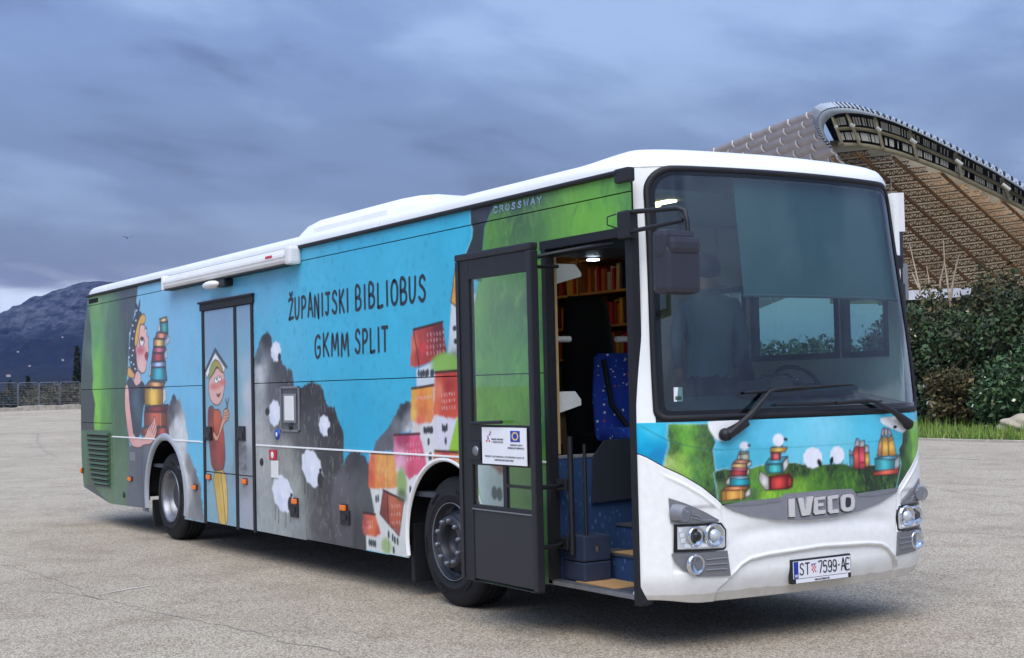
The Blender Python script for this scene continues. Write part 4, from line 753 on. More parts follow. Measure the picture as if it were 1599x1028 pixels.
word('GKMM', -5.03, -4.33, 2.012, .198, .033, side_pl, 'letter', 'ink', jit=.03, split=True); word('SPLIT', -4.19, -3.585, 2.02, .195, .033, side_pl, 'letter', 'ink', jit=.03, split=True)
for a, b in ((x175, EX0-.05), (EX1+.02, DX0)): pb(MB().box((a, -.007, ZC-.008), (b, .006, ZC+.008), .003), 'seam_moulding', 'white_paint')
mb_n = word('CROSSWAY', -1.845, -1.22, 2.975, .042, .012, lambda u, v, h: (u, -h-.002, v), 'model_letter', 'chrome', gapf=.6, round_=False, split=True)

# ------------------------------------------------------------------ roof
def roof_z(u): return np.interp(W-np.abs(np.asarray(u, float)), [0, .006, .022, .05, .10, .2, .5, W], [3.078, 3.122, 3.152, 3.170, 3.182, 3.192, 3.206, 3.215])
ue = np.array([0, .003, .006, .012, .022, .035, .05, .075, .10, .15, .2, .3]); us = np.concatenate([-W+ue, np.linspace(-.9, .9, 13), (W-ue)[::-1]])
def yy_of(u, z): return W+u*(1-tum(min(z, 3.0))/W*0)
xs = np.concatenate([[-12.40, -12.38, -12.33, -12.26], np.linspace(-12, -1.0, 40), [-.8]]); V = []; F = []
for i, x in enumerate(xs):
    e = [1.0, .5, .2, .05][i] if i < 4 else 0
    for u in us: V.append((x, W+u*(1-.012*e), roof_z(u)-e*(roof_z(u)-3.075)))
k = len(us)
for i in range(len(xs)-1):
    for j in range(k-1): F.append((i*k+j, (i+1)*k+j, (i+1)*k+j+1, i*k+j+1))
# front dome: each column turns down to the top of the windscreen
ZW1 = 3.10; base = len(V); nt = 12; b0 = (len(xs)-1)*k
for a in range(1, nt+1):
    th = a/nt*math.pi/2
    for u in us:
        tt = tum(ZW1); uf = u*(1-tt/W); yf = W+uf; xf = float(front_x(yf, ZW1)); zr = float(roof_z(u)); zf = ZW1+.0*abs(u)
        s = sst(a/nt)
        x = -.8+(xf+.8)*math.sin(th); z = zf+(zr-zf)*math.cos(th)+.068*math.sin(2*th)*float(sst((W-abs(u))/.22))-(0 if abs(u) < W-.05 else .0); V.append((x, W+lerp(u, uf, s), z))
    for j in range(k-1):
        p = b0 if a == 1 else base+(a-2)*k; qn = base+(a-1)*k; F.append((p+j, qn+j, qn+j+1, p+j+1))
part(mesh_obj('roof', V, F, 'white_paint', None, True))
# roof unit
ay0, ay1 = .42, 2.13; ax = [-6.55, -6.50, -6.35, -6.05, -4.3, -3.95, -3.55, -3.12]; az = [3.20, 3.30, 3.40, 3.435, 3.435, 3.42, 3.33, 3.205]
V = []; F = []; sec = [(0, 0, -.12), (0, .02, -.02), (0, .05, .6), (0, .13, .93), (0, .30, 1.0)]
for x, z in zip(ax, az):
    r = []
    for (_, dy, fz) in sec: r.append((x, ay0+dy, 3.16+(z-3.16)*fz))
    V += r+[(p[0], ay0+ay1-p[1], p[2]) for p in r[::-1]]
k = 10
for i in range(len(ax)-1):
    for j in range(k-1): F.append((i*k+j, (i+1)*k+j, (i+1)*k+j+1, i*k+j+1))
F += [tuple(range(k)), tuple(range((len(ax)-1)*k, len(ax)*k))[::-1]]
part(mesh_obj('roof_air_unit', V, F, 'white_paint', None, False))
pb(MB().box((-6.0, ay0+.028, 3.25), (-4.4, ay0+.05, 3.33), .01), 'air_unit_recess', 'white_plastic')
for px, py, s in ((1023, 232, .05), (1130, 240, .05)): pass
mb = MB().box((-.62, .28, 3.185), (-.50, .42, 3.207), .006); pb(mb, 'roof_marker', 'white_plastic')
mb = MB().lathe([(.0, .075), (.02, .06), (.035, .0)], (-.75, .62, 3.20), 'z', 10); pb(mb, 'roof_antenna_base', 'black_plastic')
mb = MB().tube([(-1.0, 1.32, 3.2), (-1.04, 1.28, 3.36)], .010, 6); pb(mb, 'roof_antenna', 'black_plastic')
mb = MB().box((-.70, 2.22, 3.17), (-.58, 2.36, 3.205), .008); pb(mb, 'roof_marker', 'white_plastic')
# awning
ax0, ax1 = -8.93, -5.42
V = []; sec = [(.0, 3.055), (-.05, 3.062), (-.095, 3.045), (-.118, 3.0), (-.122, 2.975), (-.116, 2.972), (-.112, 2.945), (-.117, 2.942), (-.10, 2.915), (-.07, 2.902), (.0, 2.902)]; k = len(sec)
for x in (ax0, ax1): V += [(x, y_, z_) for y_, z_ in sec]
part(mesh_obj('awning_case', V, [(j, j+1, k+j+1, k+j) for j in range(k-1)]+[tuple(range(k))[::-1]], 'white_plastic'))
mb = MB().box((ax1, -.128, 2.892), (ax1+.12, .0, 3.068), .03); pb(mb, 'awning_end_cap', 'white_plastic'); pb(MB().box((ax0-.05, -.126, 2.894), (ax0, 0, 3.066), .02), 'awning_end_cap', 'white_plastic')
pb(MB().box((ax0, -.105, 2.893), (ax1+.1, -.01, 2.901)), 'awning_seal', 'black_rubber')
pb(MB().box((-5.88, -.1205, 2.988), (-5.72, -.124, 3.012)), 'awning_badge', 'red_print')
x, z = MS(352, 444); mb = MB().box((x-.02, -.10, z-.035), (x+.22, -.0, z+.045), .01); pb(mb, 'lamp_mount', 'black_plastic'); pb(MB().ball((x-.14, -.10, z), (.22, .07, .045), 14, 8), 'entrance_lamp', 'white_plastic')

# ------------------------------------------------------------------ rear and far side
zs = np.concatenate([np.linspace(.46, 2.9, 26), [2.98, 3.06]]); V = []; F = []
arc = [(0.0, 0.0), (.015, .03), (.05, .065), (.12, .09), (.3, .11), (W, .13)]; arc = arc+[(2*W-a, b) for a, b in arc[-2::-1]]
for z in zs:
    for (y_, b) in arc: V.append((float(rear_x(z))-b+.006, y_, z))
k = len(arc)
for i in range(len(zs)-1):
    for j in range(k-1): F.append((i*k+j, i*k+j+1, (i+1)*k+j+1, (i+1)*k+j))
part(mesh_obj('rear_panel', V, F, 'louvre_green', None, True))
LW = [(-1.87, -.90), (-.85, -.40), (-3.0, -1.95), (-4.25, -3.1)]; LZ0, LZ1 = 1.88, 2.47
mb = MB(); y0, y1 = 2.50, 2.55
mb.box((-12.5, y0, .36), (-.3, y1, LZ0)); mb.box((-12.4, y0, LZ1), (-.3, y1, 3.06))
for a, b in [(-12.4, -4.25), (-3.1, -3.0), (-1.95, -1.87), (-.90, -.85), (-.40, -.3)]: mb.box((a, y0+.001, LZ0), (b, y1-.001, LZ1))
pb(mb, 'far_side_wall', 'white_paint')
for a, b in LW:
    f = pb(MB().box((a-.01, y0-.012, LZ0-.02), (a+.03, y1+.004, LZ1+.02)).box((b-.03, y0-.012, LZ0-.02), (b+.01, y1+.004, LZ1+.02)).box((a+.03, y0-.012, LZ0-.02), (b-.03, y1+.004, LZ0+.025)).box((a+.03, y0-.012, LZ1-.025), (b-.03, y1+.004, LZ1+.02)), 'far_window', 'black_rubber')
    MB().box((a+.031, y0+.02, LZ0+.026), (b-.031, y0+.026, LZ1-.026)).build('pane', 'side_glass', f)

# ------------------------------------------------------------------ front
zc_l = [MF(*p) for p in ((990, 707), (1009, 714), (1036, 729), (1067.6, 743.6), (1096.7, 761), (1120, 780), (1129, 789))]
cu = np.array([W-p[0] for p in zc_l])[::-1]; cz = np.array([p[1] for p in zc_l])[::-1]
cu = np.clip(cu, 0, 1.30)
def split_z(u): return np.interp(np.abs(u), np.concatenate([[0, .35], cu]), np.concatenate([[cz[0]+.012, cz[0]+.008], cz]))
ZW0 = 1.452
ys_f = np.concatenate([np.linspace(-W, -.86, 46)[:-1], np.linspace(-.86, .86, 200), np.linspace(.86, W, 46)[1:]])   # u across the front
# white below, print above, the curved joint between
def front_grid(name, zlo, zhi, nz, m, canvas=None, disp=None, gap=.0):
    us_ = ys_f; T = np.linspace(0, 1, nz); U, TT = np.meshgrid(us_, T); zl = zlo(us_); zh_ = zhi(us_); Z = zl+(zh_-zl)*TT
    k = 1-tum(Z)/W; Y = W+U*k; X = front_x(Y, Z)
    if disp is not None: X = X+disp(U, Z)
    # side returns: three more columns on each side, wrapping to the door pillar
    def ret(c): return np.stack([X[:, c], Y[:, c], Z[:, c]], -1)
    L0, R0 = ret(0), ret(-1); cols = []
    for (dx_, dy_) in ((-.055, .0), (-.030, -.002), (-.010, -.002))[0:3]: pass
    left = [np.stack([L0[:, 0]+d, np.full(nz, L0[:, 1].min())*0+L0[:, 1]+e, L0[:, 2]], -1) for d, e in ((-.066, .008), (-.045, .002), (-.02, -.0005))]
    right = [np.stack([R0[:, 0]+d, R0[:, 1]-e, R0[:, 2]], -1) for d, e in ((-.02, -.0005), (-.045, .002), (-.066, .008))]
    G = np.concatenate([np.stack(left, 1), np.stack([X, Y, Z], -1), np.stack(right, 1)], 1)
    nx = G.shape[1]; idx = np.arange(nx*nz).reshape(nz, nx); q = np.stack([idx[:-1, :-1], idx[:-1, 1:], idx[1:, 1:], idx[1:, :-1]], -1).reshape(-1, 4)
    V = G.reshape(-1, 3); col = None
    if canvas is not None: col = canvas(V) if callable(canvas) else canvas.sample(V[:, 1].copy(), V[:, 2].copy())
    # turn the top and bottom edges in
    bot = G[0]-[.02, 0, 0]; top = G[-1]-[.02, 0, 0]; o = len(V); V = np.vstack([V, bot, top]); fs = [tuple(f) for f in q]
    for i in range(nx-1): fs.append((o+i, o+i+1, idx[0, i+1], idx[0, i])); fs.append((idx[-1, i], idx[-1, i+1], o+nx+i+1, o+nx+i))
    if col is not None: col = np.vstack([col, col[:nx]*.6, col[idx[-1]]*.6])
    return part(mesh_obj(name, V, fs, m, None, True, col))
front_grid('front_panel', lambda u: split_z(u)+.004, lambda u: np.full(u.shape, ZW0), 64, 'wrap_front', fv, gap=.004)
seam_l = [np.array([W-p[0], p[1]]) for p in (MF(1129, 789), MF(1128, 800), MF(1137, 862))]
low_l = [np.array([W-p[0], p[1]]) for p in (MF(1140, 900), MF(1133, 914), MF(1122, 924))]
rim_l = [np.array([W-p[0], p[1]]) for p in (MF(1277, 856), MF(1200, 868), MF(1172, 875), MF(1158, 884), MF(1140, 903), MF(1120, 922))]
def bumper_col(V):
    n = vnoise(V[:, 1], V[:, 2], .12, 14, 5, .6); g = sst((.372+.02*(n-.5)-V[:, 2])/.012)*.55+.10*sst((n-.55)/.2)*sst((.60-V[:, 2])/.2)
    return lin((236, 237, 234))*(1-g[:, None])+lin((178, 168, 150))*g[:, None]
def bumper_disp(U, Z):
    A = np.abs(U); d = np.zeros_like(Z)
    for pl in (seam_l, low_l):
        dd = Canvas.sd(A, Z, np.array(pl), False); d -= .010*sst(1-dd/.008)
    p = np.array(rim_l); rz = np.interp(A, p[::1, 0], p[:, 1]) if p[0, 0] < p[-1, 0] else np.interp(A, p[::-1, 0], p[::-1, 1])
    a_end = p[:, 0].max()
    inside = sst((rz-Z)/.010)*sst((a_end-A)/.02); d -= .020*inside                # recessed lower middle with the plate
    d += .007*np.exp(-((Z-rz-.012)/.010)**2)*sst((a_end-.02-A)/.03)                 # rolled lip above it
    ctr = split_z(U)-.165-.05*(A/.8)**2
    d += -.013*np.exp(-((Z-ctr)/.05)**2)*sst((.78-A)/.2)                         # dish under the badge panel
    cz_ = np.interp(A, cu, cz)-.055; d += .008*np.exp(-((Z-cz_)/.012)**2)*sst((A-.80)/.06)*sst((1.2-A)/.1)   # crease along the wing
    d -= .012*sst((A-.83)/.03)*sst((1.13-A)/.03)*sst((Z-.50)/.03)*sst((.93-Z)/.03)      # lamp bay
    return d
front_grid('bumper', lambda u: np.where(np.abs(u) > 1.2, .335, .335-.03*sst((1.2-np.abs(u))/.3)), lambda u: split_z(u)-.004, 150, 'wrap_front', bumper_col, bumper_disp)
# patches laid on the front surface
def surf(y, z, h=0.0):
    e = 1e-3; x = float(front_x(y, z)); nx_ = 1.0; ny = -(float(front_x(y+e, z))-x)/e; nz_ = -(float(front_x(y, z+e))-x)/e; n = Vector((nx_, ny, nz_)).normalized()
    return Vector((x, y, z))+n*h
def mirror_pts(pts): return [(2*W-p[0], p[1]) for p in pts]
def patch(pts, h0, h1, name, m, parent=None, sub=3, back=None):
    """traced outline (y, z) laid on the front surface as a raised plate with its own rim"""
    P = []
    for i in range(len(pts)):
        a = np.array(pts[i]); b = np.array(pts[(i+1) % len(pts)]); n = max(1, int(np.linalg.norm(b-a)/.03)); P += [a+(b-a)*t/n for t in range(n)]
    bm = bmesh.new(); vs = [bm.verts.new((p[0], p[1], 0)) for p in P]; f = bm.faces.new(vs); bmesh.ops.triangulate(bm, faces=[f]); 
    long_ = [e for e in bm.edges if e.calc_length() > .06]
    for _ in range(sub):
        long_ = [e for e in bm.edges if e.calc_length() > .07]
        if not long_: break
        bmesh.ops.subdivide_edges(bm, edges=long_, cuts=1); bmesh.ops.triangulate(bm, faces=bm.faces[:])
    bm.verts.index_update(); top = [surf(v.co.x, v.co.y, h1) for v in bm.verts]; faces = [[v.index for v in f.verts] for f in bm.faces]; be = [[v.index for v in e.verts] for e in bm.edges if len(e.link_faces) == 1]
    bot = [surf(v.co.x, v.co.y, h0) for v in bm.verts]; bm.free(); n = len(top); mb = MB(); mb.add(top+bot, faces+[(a, b, n+b, n+a) for a, b in be])
    return part(mb.build(name, m), parent)
TIP = MF(1129, 787)
# badge panel
bp = [MF(*p) for p in ((1129, 789), (1160, 783), (1216, 777), (1226, 771), (1300, 764.5), (1328, 763.5), (1334, 771), (1400, 761.5))]
lo = [MF(*p) for p in ((1398, 768), (1370, 786), (1340, 798), (1300, 808), (1255, 812.5), (1210, 812), (1170, 805), (1145, 797))]
patch(bp+lo, -.01, .016, 'badge_panel', 'silver_grey')
patch([bp[0], bp[1], bp[2], MF(1214, 783), MF(1180, 788), MF(1150, 790)], .012, .020, 'badge_trim', 'grey_plastic'); patch([bp[6], bp[7], MF(1395, 768), MF(1360, 775), MF(1336, 775)], .012, .020, 'badge_trim', 'grey_plastic')
# block letters of the badge, traced from above
g7 = crop(1240, 660, 200/1371, MF); g6 = crop(1110, 660, 150/1028, MF)
LET = {'I': [list(map(tuple, g6((802, 815), (864, 808), (870, 1006), (808, 1010))))],
 'V': [list(map(tuple, g6((898, 806), (955, 800), (978, 940), (1004, 790), (1066, 785), (1028, 985), (945, 998))))],
 'E': [list(map(tuple, g7((182, 800), (298, 786), (300, 818), (222, 826), (222, 864), (280, 858), (280, 890), (222, 896), (224, 938), (302, 930), (302, 970), (192, 984), (178, 965))))],
 'C': [list(map(tuple, g7((345, 782), (436, 768), (438, 806), (372, 816), (376, 932), (440, 924), (442, 962), (352, 972), (334, 955), (328, 800))))],
 'O': [list(map(tuple, g7((500, 768), (560, 760), (600, 775), (615, 830), (612, 900), (590, 935), (545, 950), (500, 948), (474, 925), (468, 860), (468, 800), (480, 778), (515, 800), (510, 850), (514, 900), (530, 908), (560, 900), (575, 870), (572, 815), (556, 798), (515, 800), (480, 778))))]}
for ch, polys in LET.items():
    for p in polys:
        if ch == 'O':
            out = p[:11]; inn = [tuple(q) for q in g7((518, 800), (512, 850), (516, 900), (532, 908), (560, 900), (574, 870), (572, 815), (556, 798))]
            patch(out, .010, .030, 'badge_letter', 'badge_chrome'); patch(inn, .029, .0305, 'badge_letter_eye', 'dark_steel')
        else: patch(p, .010, .030, 'badge_letter', 'badge_chrome')
        q = np.array(out if ch == 'O' else p); pc_ = q.mean(0); patch([tuple(v) for v in pc_+(q-pc_)*[1.10, 1.07]+[.002, -.003]], .012, .019, 'badge_letter_outline', 'lamp_black')  # dark outline plate under each letter, slightly larger than it
# lamps: traced on the near side, mirrored for the far side
e0 = crop(980, 640, 260/835, MF)
up = [tuple(p) for p in e0((205, 442), (290, 470), (380, 510), (455, 552), (452, 562), (330, 566), (214, 566))]
hl = [tuple(p) for p in e0((232, 576), (468, 566), (492, 600), (492, 690), (480, 702), (230, 716))]
hg = [tuple(p) for p in e0((248, 588), (462, 576), (484, 605), (486, 684), (474, 692), (250, 700))]
fo = [tuple(p) for p in e0((220, 722), (496, 706), (512, 830), (350, 836), (275, 800), (238, 765))]
for mir in (False, True):
    mm = (lambda q: mirror_pts(q)) if mir else (lambda q: list(q)); mp_ = lambda q: (2*W-q[0], q[1]) if mir else tuple(q)
    a = patch(mm(up), -.03, .010, 'indicator_housing', 'lamp_grey')
    c = surf(*mp_(e0((284, 522))[0]), .004); cc_ = MB().lathe([(.0, .060), (.028, .058), (.034, .045), (.046, .045), (.052, .03), (.055, -.01)], c, 'x', 24); pb(cc_, 'indicator_lamp', 'lamp_glass')
    c2_ = surf(*mp_(e0((250, 515))[0]), 0); mb = MB(); mb.tube([c2_+Vector((-.02, 0, 0)), surf(*mp_(e0((284, 522))[0]), .045)], [.062, .050], 20); pb(mb, 'indicator_pod', 'silver_grey')
    for t in range(2): mb = MB(); p0 = surf(*mp_(e0((320, 528+16*t))[0]), .012); p1 = surf(*mp_(e0((345, 530+16*t))[0]), .012); p2 = surf(*mp_(e0((372, 552+6*t))[0]), .012); mb.tube([p0, p1, p2, surf(*mp_(e0((430, 552+6*t))[0]), .012)], .005, 5); pb(mb, 'housing_rib', 'grey_plastic')
    patch(mm(hl), -.03, .006, 'headlight_bezel', 'lamp_black'); patch(mm(hg), -.02, .008, 'headlight_reflector', 'lamp_silver')
    for q, r in (((335, 634), .056), ((425, 628), .066)):
        c = surf(*mp_(e0(q)[0]), .004); pb(MB().lathe([(r+.010, .010), (r+.006, .026), (r, .028), (r*.8, .012), (r*.55, .010)], c, 'x', 32), 'headlight_ring', 'chrome'); pb(MB().lathe([(r*.60, .020), (r*.52, .034), (r*.3, .042), (.0, .045)], c, 'x', 24), 'headlight_bulb', 'lamp_black' if r < .06 else 'lamp_silver')
    for k_ in range(9):
        q = (292+k_*20, 684-k_*1.0); c = surf(*mp_(e0(q)[0]), .010); pb(MB().box(c-Vector((0, .014, .012)), c+Vector((.012, .014, .012)), .004), 'running_light', 'sign_white')
    for k_ in range(3):
        q = (262+k_*6, 604+k_*26); c = surf(*mp_(e0(q)[0]), .010); pb(MB().box(c-Vector((0, .016, .014)), c+Vector((.012, .016, .014)), .004), 'running_light', 'sign_white')
    patch(mm(hg), .046, .048, 'headlight_cover', 'lamp_glass')
    patch(mm(fo), -.03, .012, 'fog_housing', 'lamp_grey')
    c = surf(*mp_(e0((335, 775))[0]), .008); pb(MB().lathe([(.066, .0), (.066, .022), (.054, .026), (.046, .008), (.0, .0)], c, 'x', 28), 'fog_lamp', 'chrome'); pb(MB().lathe([(.050, .020), (.03, .026), (.0, .028)], c, 'x', 24), 'fog_lens', 'lamp_glass')
    for t in range(3): mb = MB(); mb.tube([surf(*mp_(e0((388, 752+26*t))[0]), .014), surf(*mp_(e0((430, 748+26*t))[0]), .014), surf(*mp_(e0((492, 742+28*t))[0]), .014)], .006, 5); pb(mb, 'housing_rib', 'grey_plastic')
# number plate
pc = MF(1272.5, 890); px_ = float(front_x(W, pc[1]))-.020+.014; pz0, pz1 = pc[1]-.066, pc[1]+.068
mb = MB().box((px_-.03, W-.268, pz0-.012), (px_+.006, W+.268, pz1+.012), .006); PL = pb(mb, 'plate_frame', 'black_plastic')
pb(MB().box((px_+.006, W-.258, pz0+.022), (px_+.010, W+.258, pz1)), 'number_plate', 'plate_white'); pb(MB().box((px_+.010, W-.255, pz0+.024), (px_+.011, W-.215, pz1-.002)), 'plate_band', 'plate_blue'); pb(MB().box((px_+.006, W-.235, pz0-.008), (px_+.009, W+.235, pz0+.018)), 'plate_strip', 'plate_white')
pl_pl = lambda u, v, h: (px_+.0102+h, u, v)
ph = .072; pv = pz0+.045
word('ST', W-.203, W-.118, pv, ph, .009, pl_pl, 'plate_text', 'plate_ink', gapf=.35); word('7599-AE', W-.035, W+.248, pv, ph, .009, pl_pl, 'plate_text', 'plate_ink', gapf=.28); word('HR', W-.246, W-.224, pz0+.034, .014, .0035, lambda u, v, h: (px_+.0112+h, u, v), 'plate_text', 'plate_white')
for i in range(4):
    for j in range(4):
        if (i+j) % 2 == 0: pass
        mb = MB().box((px_+.0102, W-.098+i*.0105, pz0+.052+j*.0125), (px_+.0112, W-.0878+i*.0105, pz0+.0642+j*.0125)); pb(mb, 'crest_square', 'red_print' if (i+j) % 2 else 'plate_white')
pb(MB().box((px_+.0102, W-.098, pz0+.1025), (px_+.0112, W-.057, pz0+.1085)), 'crest_crown', 'plate_blue')
word('WWW.AUTOBUS.HR', W-.07, W+.06, pz0-.001, .010, .0028, lambda u, v, h: (px_+.0092+h, u, v), 'plate_text', 'plate_ink', gapf=.3)

# windscreen: rubber frame and pane, both on the bowed surface
def scr(s, z, h=0.0): k = 1-float(tum(z))/W; return surf(W+s*k, z, h)
HWS, CR = 1.192, .17
def outline(ins, n=10):
    w = HWS-ins; z0 = ZW0+.012+ins; z1 = ZW1+.0-ins; r = max(CR-ins*.6, .02); rb = max(.06-ins*.5, .015); P = []
    for cx_, cz_, a0, rr in ((w-r, z1-r, 0, r), (-(w-r), z1-r, 90, r), (-(w-rb), z0+rb, 180, rb), (w-rb, z0+rb, 270, rb)):
        for i in range(n+1): a = rad(a0+90*i/n); P.append((cx_+rr*math.cos(a), cz_+rr*math.sin(a)))
    Q = []
    for i in range(len(P)):
        a, b = np.array(P[i]), np.array(P[(i+1) % len(P)]); m_ = max(1, int(np.linalg.norm(b-a)/.08)); Q += [tuple(a+(b-a)*t/m_) for t in range(m_)]
    return Q
def band(loops, name, m):
    V = []; n = len(loops[0])
    for L in loops: V += L
    F = [(k*n+i, k*n+(i+1) % n, (k+1)*n+(i+1) % n, (k+1)*n+i) for k in range(len(loops)-1) for i in range(n)]
    return part(mesh_obj(name, V, F, m, None, True))
def loop(P, h): return [scr(s, z, h) for s, z in P]
def samen(P, N=260):
    P = np.array(P+[P[0]]); d = np.concatenate([[0], np.cumsum(np.linalg.norm(np.diff(P, axis=0), axis=1))]); t = np.linspace(0, d[-1], N+1)[:-1]
    return list(zip(np.interp(t, d, P[:, 0]), np.interp(t, d, P[:, 1])))
Oo, Om, Oi = samen(outline(-.004)), samen(outline(.014)), samen(outline(.032))
band([loop(Oo, -.02), loop(Oo, .006), loop(Om, .013), loop(Oi, .006), loop(Oi, -.012)], 'windscreen_seal', 'black_rubber')
Oe = samen(outline(.14)); band([loop(samen(outline(.03)), .0005), loop(samen(outline(.058)), .0005)], 'windscreen_border', 'black_gloss')
# pane
zs = np.linspace(ZW0+.03, ZW1-.012, 40); ss = np.linspace(-1, 1, 60); V = []; F = []
for z in zs:
    top = ZW1-.018; r = .15; wz = HWS-.02
    if z > top-r: wz -= r-math.sqrt(max(r*r-(z-top+r)**2, 0))
    for s in ss: V.append(scr(s*wz, z, -.003))
k = len(ss)
for i in range(len(zs)-1):
    for j in range(k-1): F.append((i*k+j, i*k+j+1, (i+1)*k+j+1, (i+1)*k+j))
part(mesh_obj('windscreen', V, F, 'windscreen_glass', None, True))
# white pillars between screen and door, top cheeks
def pillar(sgn):
    V = []; zs = np.linspace(ZW0-.02, ZW1+.005, 40)
    for z in zs:
        top = ZW1; r = CR; wz = HWS
        if z > top-r: wz -= r-math.sqrt(max(r*r-(min(z, top)-top+r)**2, 0))
        for s in (wz-.006, lerp(wz, W, .35), lerp(wz, W, .75), W):
            V.append(scr(sgn*s, z, -.004))
        k_ = 1-float(tum(z))/W; p = scr(sgn*W, z, 0); yo = W+sgn*W*k_
        for d, e in ((-.02, -.0005), (-.045, .002), (-.066, .008)): V.append((p.x+d, yo-sgn*e, z))
    k = 7; F = [(i*k+j, i*k+j+1, (i+1)*k+j+1, (i+1)*k+j) for i in range(39) for j in range(6)]
    return part(mesh_obj('windscreen_pillar', V, F, 'white_paint', None, True))
pillar(-1); pillar(1)
# door pillar rubber and header, corner cover
mb = MB().box((DX1-.005, -.008, .30), (-.203, .06, 2.70), .006).box((DX0-.02, -.004, DZ1-.055), (DX1+.03, .05, DZ1+.004)).box((DX0-.004, -.004, .34), (DX0+.045, .07, DZ1-.055))
pb(mb, 'front_door_frame', 'black_rubber')
pb(MB().box((DX1-.02, .012, .305), (-.20, .10, .34), .01), 'door_foot', 'black_rubber')
x0c, z0c = MS(964, 288); x1c, z1c = MS(991, 263)
pb(MB().box((x0c, -.030, z0c), (-.185, .03, ZT+.035), .015), 'gutter_end_cover', 'black_plastic')
# ------------------------------------------------------------------ extra materials for the cabin
def fabric(name, base, spots, scale, dash=False):
    m, N, L, b = nodemat(name); tc = N.new('ShaderNodeTexCoord'); v = N.new('ShaderNodeTexVoronoi'); v.inputs['Scale'].default_value = scale
    mp = N.new('ShaderNodeMapping'); L.new(tc.outputs['Object'], mp.inputs[0]); mp.inputs['Rotation'].default_value = (.3, .5, .4); mp.inputs['Scale'].default_value = (1, 1, .45 if dash else 1); L.new(mp.outputs[0], v.inputs['Vector'])
    v.distance = 'CHEBYCHEV'
    r = N.new('ShaderNodeValToRGB'); L.new(v.outputs['Distance'], r.inputs[0]); r.color_ramp.interpolation = 'CONSTANT'; r.color_ramp.elements[0].color = (1, 1, 1, 1); r.color_ramp.elements[1].position = .2; r.color_ramp.elements[1].color = (0, 0, 0, 1)
    s = N.new('ShaderNodeSeparateColor'); L.new(v.outputs['Color'], s.inputs[0])
    c = N.new('ShaderNodeValToRGB'); L.new(s.outputs[0], c.inputs[0]); c.color_ramp.interpolation = 'CONSTANT'
    e = c.color_ramp.elements; e[0].color = (*lin(base), 1); e[1].position = .35; e[1].color = (*lin(spots[0]), 1)
    for i, sp in enumerate(spots[1:]): q = e.new(.35+.3*(i+1)); q.color = (*lin(sp), 1)
    mx = N.new('ShaderNodeMix'); mx.data_type = 'RGBA'; L.new(r.outputs[0], mx.inputs[0]); mx.inputs[6].default_value = (*lin(base), 1); L.new(c.outputs[0], mx.inputs[7]); L.new(mx.outputs[2], b.inputs['Base Color']); b.inputs['Roughness'].default_value = .85
    return m
fabric('seat_fabric', (28, 62, 168), [(232, 236, 240), (60, 130, 210), (205, 70, 60)], 26)
fabric('wall_fabric', (32, 62, 104), [(62, 104, 150), (48, 88, 132)], 30, True)
mat('wood', (196, 150, 92), .5, 0, .4, .18, 6, 0); mat('beech', (202, 170, 118), .5, 0, .4, .1, 9); mat('dark_interior', (42, 46, 56), .7, 0, .3, .1, 6); mat('seat_black', (22, 24, 30), .8, 0, .3, .15, 30, .2, 150)
mat('beige_wall', (196, 188, 158), .7, 0, .3, .05, 4); mat('floor_grey', (70, 74, 82), .7, 0, .3, .2, 40); mat('cardboard', (176, 138, 96), .9, 0, .2, .1, 12); mat('case_blue', (46, 56, 76), .5, 0, .4, .1, 20)
mat('ceiling', (186, 190, 190), .7); mat('blind', (104, 124, 132), .85, 0, .3, .06, 5); mat('dash', (56, 70, 78), .55, 0, .4, .1, 8); mat('lamp_warm', (255, 225, 150), .5, emit=(255, 226, 170), estr=6.0); mat('lamp_cool', (235, 245, 255), .5, emit=(215, 238, 255), estr=4.0)
mat('shirt', (96, 112, 128), .85, 0, .3, .06, 12); mat('skin', (196, 150, 128), .6, 0, .4, .06, 20); mat('hair', (70, 58, 50), .75, 0, .3, .2, 60); mat('trouser', (44, 50, 66), .85); mat('bag_black', (28, 28, 32), .8, 0, .3, .2, 40, .3, 90); mat('leather', (66, 52, 44), .6, 0, .4, .2, 25, .2, 80)
def MY(px, py, y): h = hit(px, py, 1, y); return (h[0], h[2])
def MX(px, py, x): h = hit(px, py, 0, x); return (h[1], h[2])

# ------------------------------------------------------------------ front door leaf, swung out in front of the side
YD = -.275; lx0, lx1, lz0, lz1 = -1.955, -.955, .325, 2.665
LEAF = pb(MB().box((lx0, YD, lz0), (lx1, YD+.05, lz0+.004)), 'front_door', 'door_grey')
def lf(mb, name, m): return part(mb.build(name, m), LEAF)
gx0, gz1 = MY(731, 432, YD); gx1, _ = MY(823.5, 418, YD); gz0 = MY(775, 664, YD)[1]; gz1 = lz1-.19
wz1 = MY(760, 727, YD)[1]; wz0 = MY(760, 790, YD)[1]; wxm = MY(788, 760, YD)[0]
mb = MB(); t = .0
def fb(a, b, c, d): mb.box((a, YD, c), (b, YD+.048, d), .004)
fb(lx0, gx0, lz0+.005, lz1-.05); fb(gx1, lx1, lz0+.005, lz1-.05); fb(gx0, gx1, gz1, lz1-.05); fb(gx0, gx1, wz1, gz0); fb(gx0, gx1, wz0-.03, wz0)
lf(mb, 'leaf_frame', 'black_plastic')
lf(MB().box((lx0-.004, YD-.012, lz1-.05), (lx1+.004, YD+.055, lz1), .012), 'top_rail', 'frame_dark')
mb = MB(); mb.box((lx0, YD-.008, lz0+.01), (lx0+.045, YD-.001, lz1-.052), .003); lf(mb, 'edge_seal', 'frame_dark'); lf(MB().box((lx1-.05, YD-.010, lz0+.01), (lx1+.006, YD+.052, lz1-.052), .008), 'edge_rail', 'frame_dark')
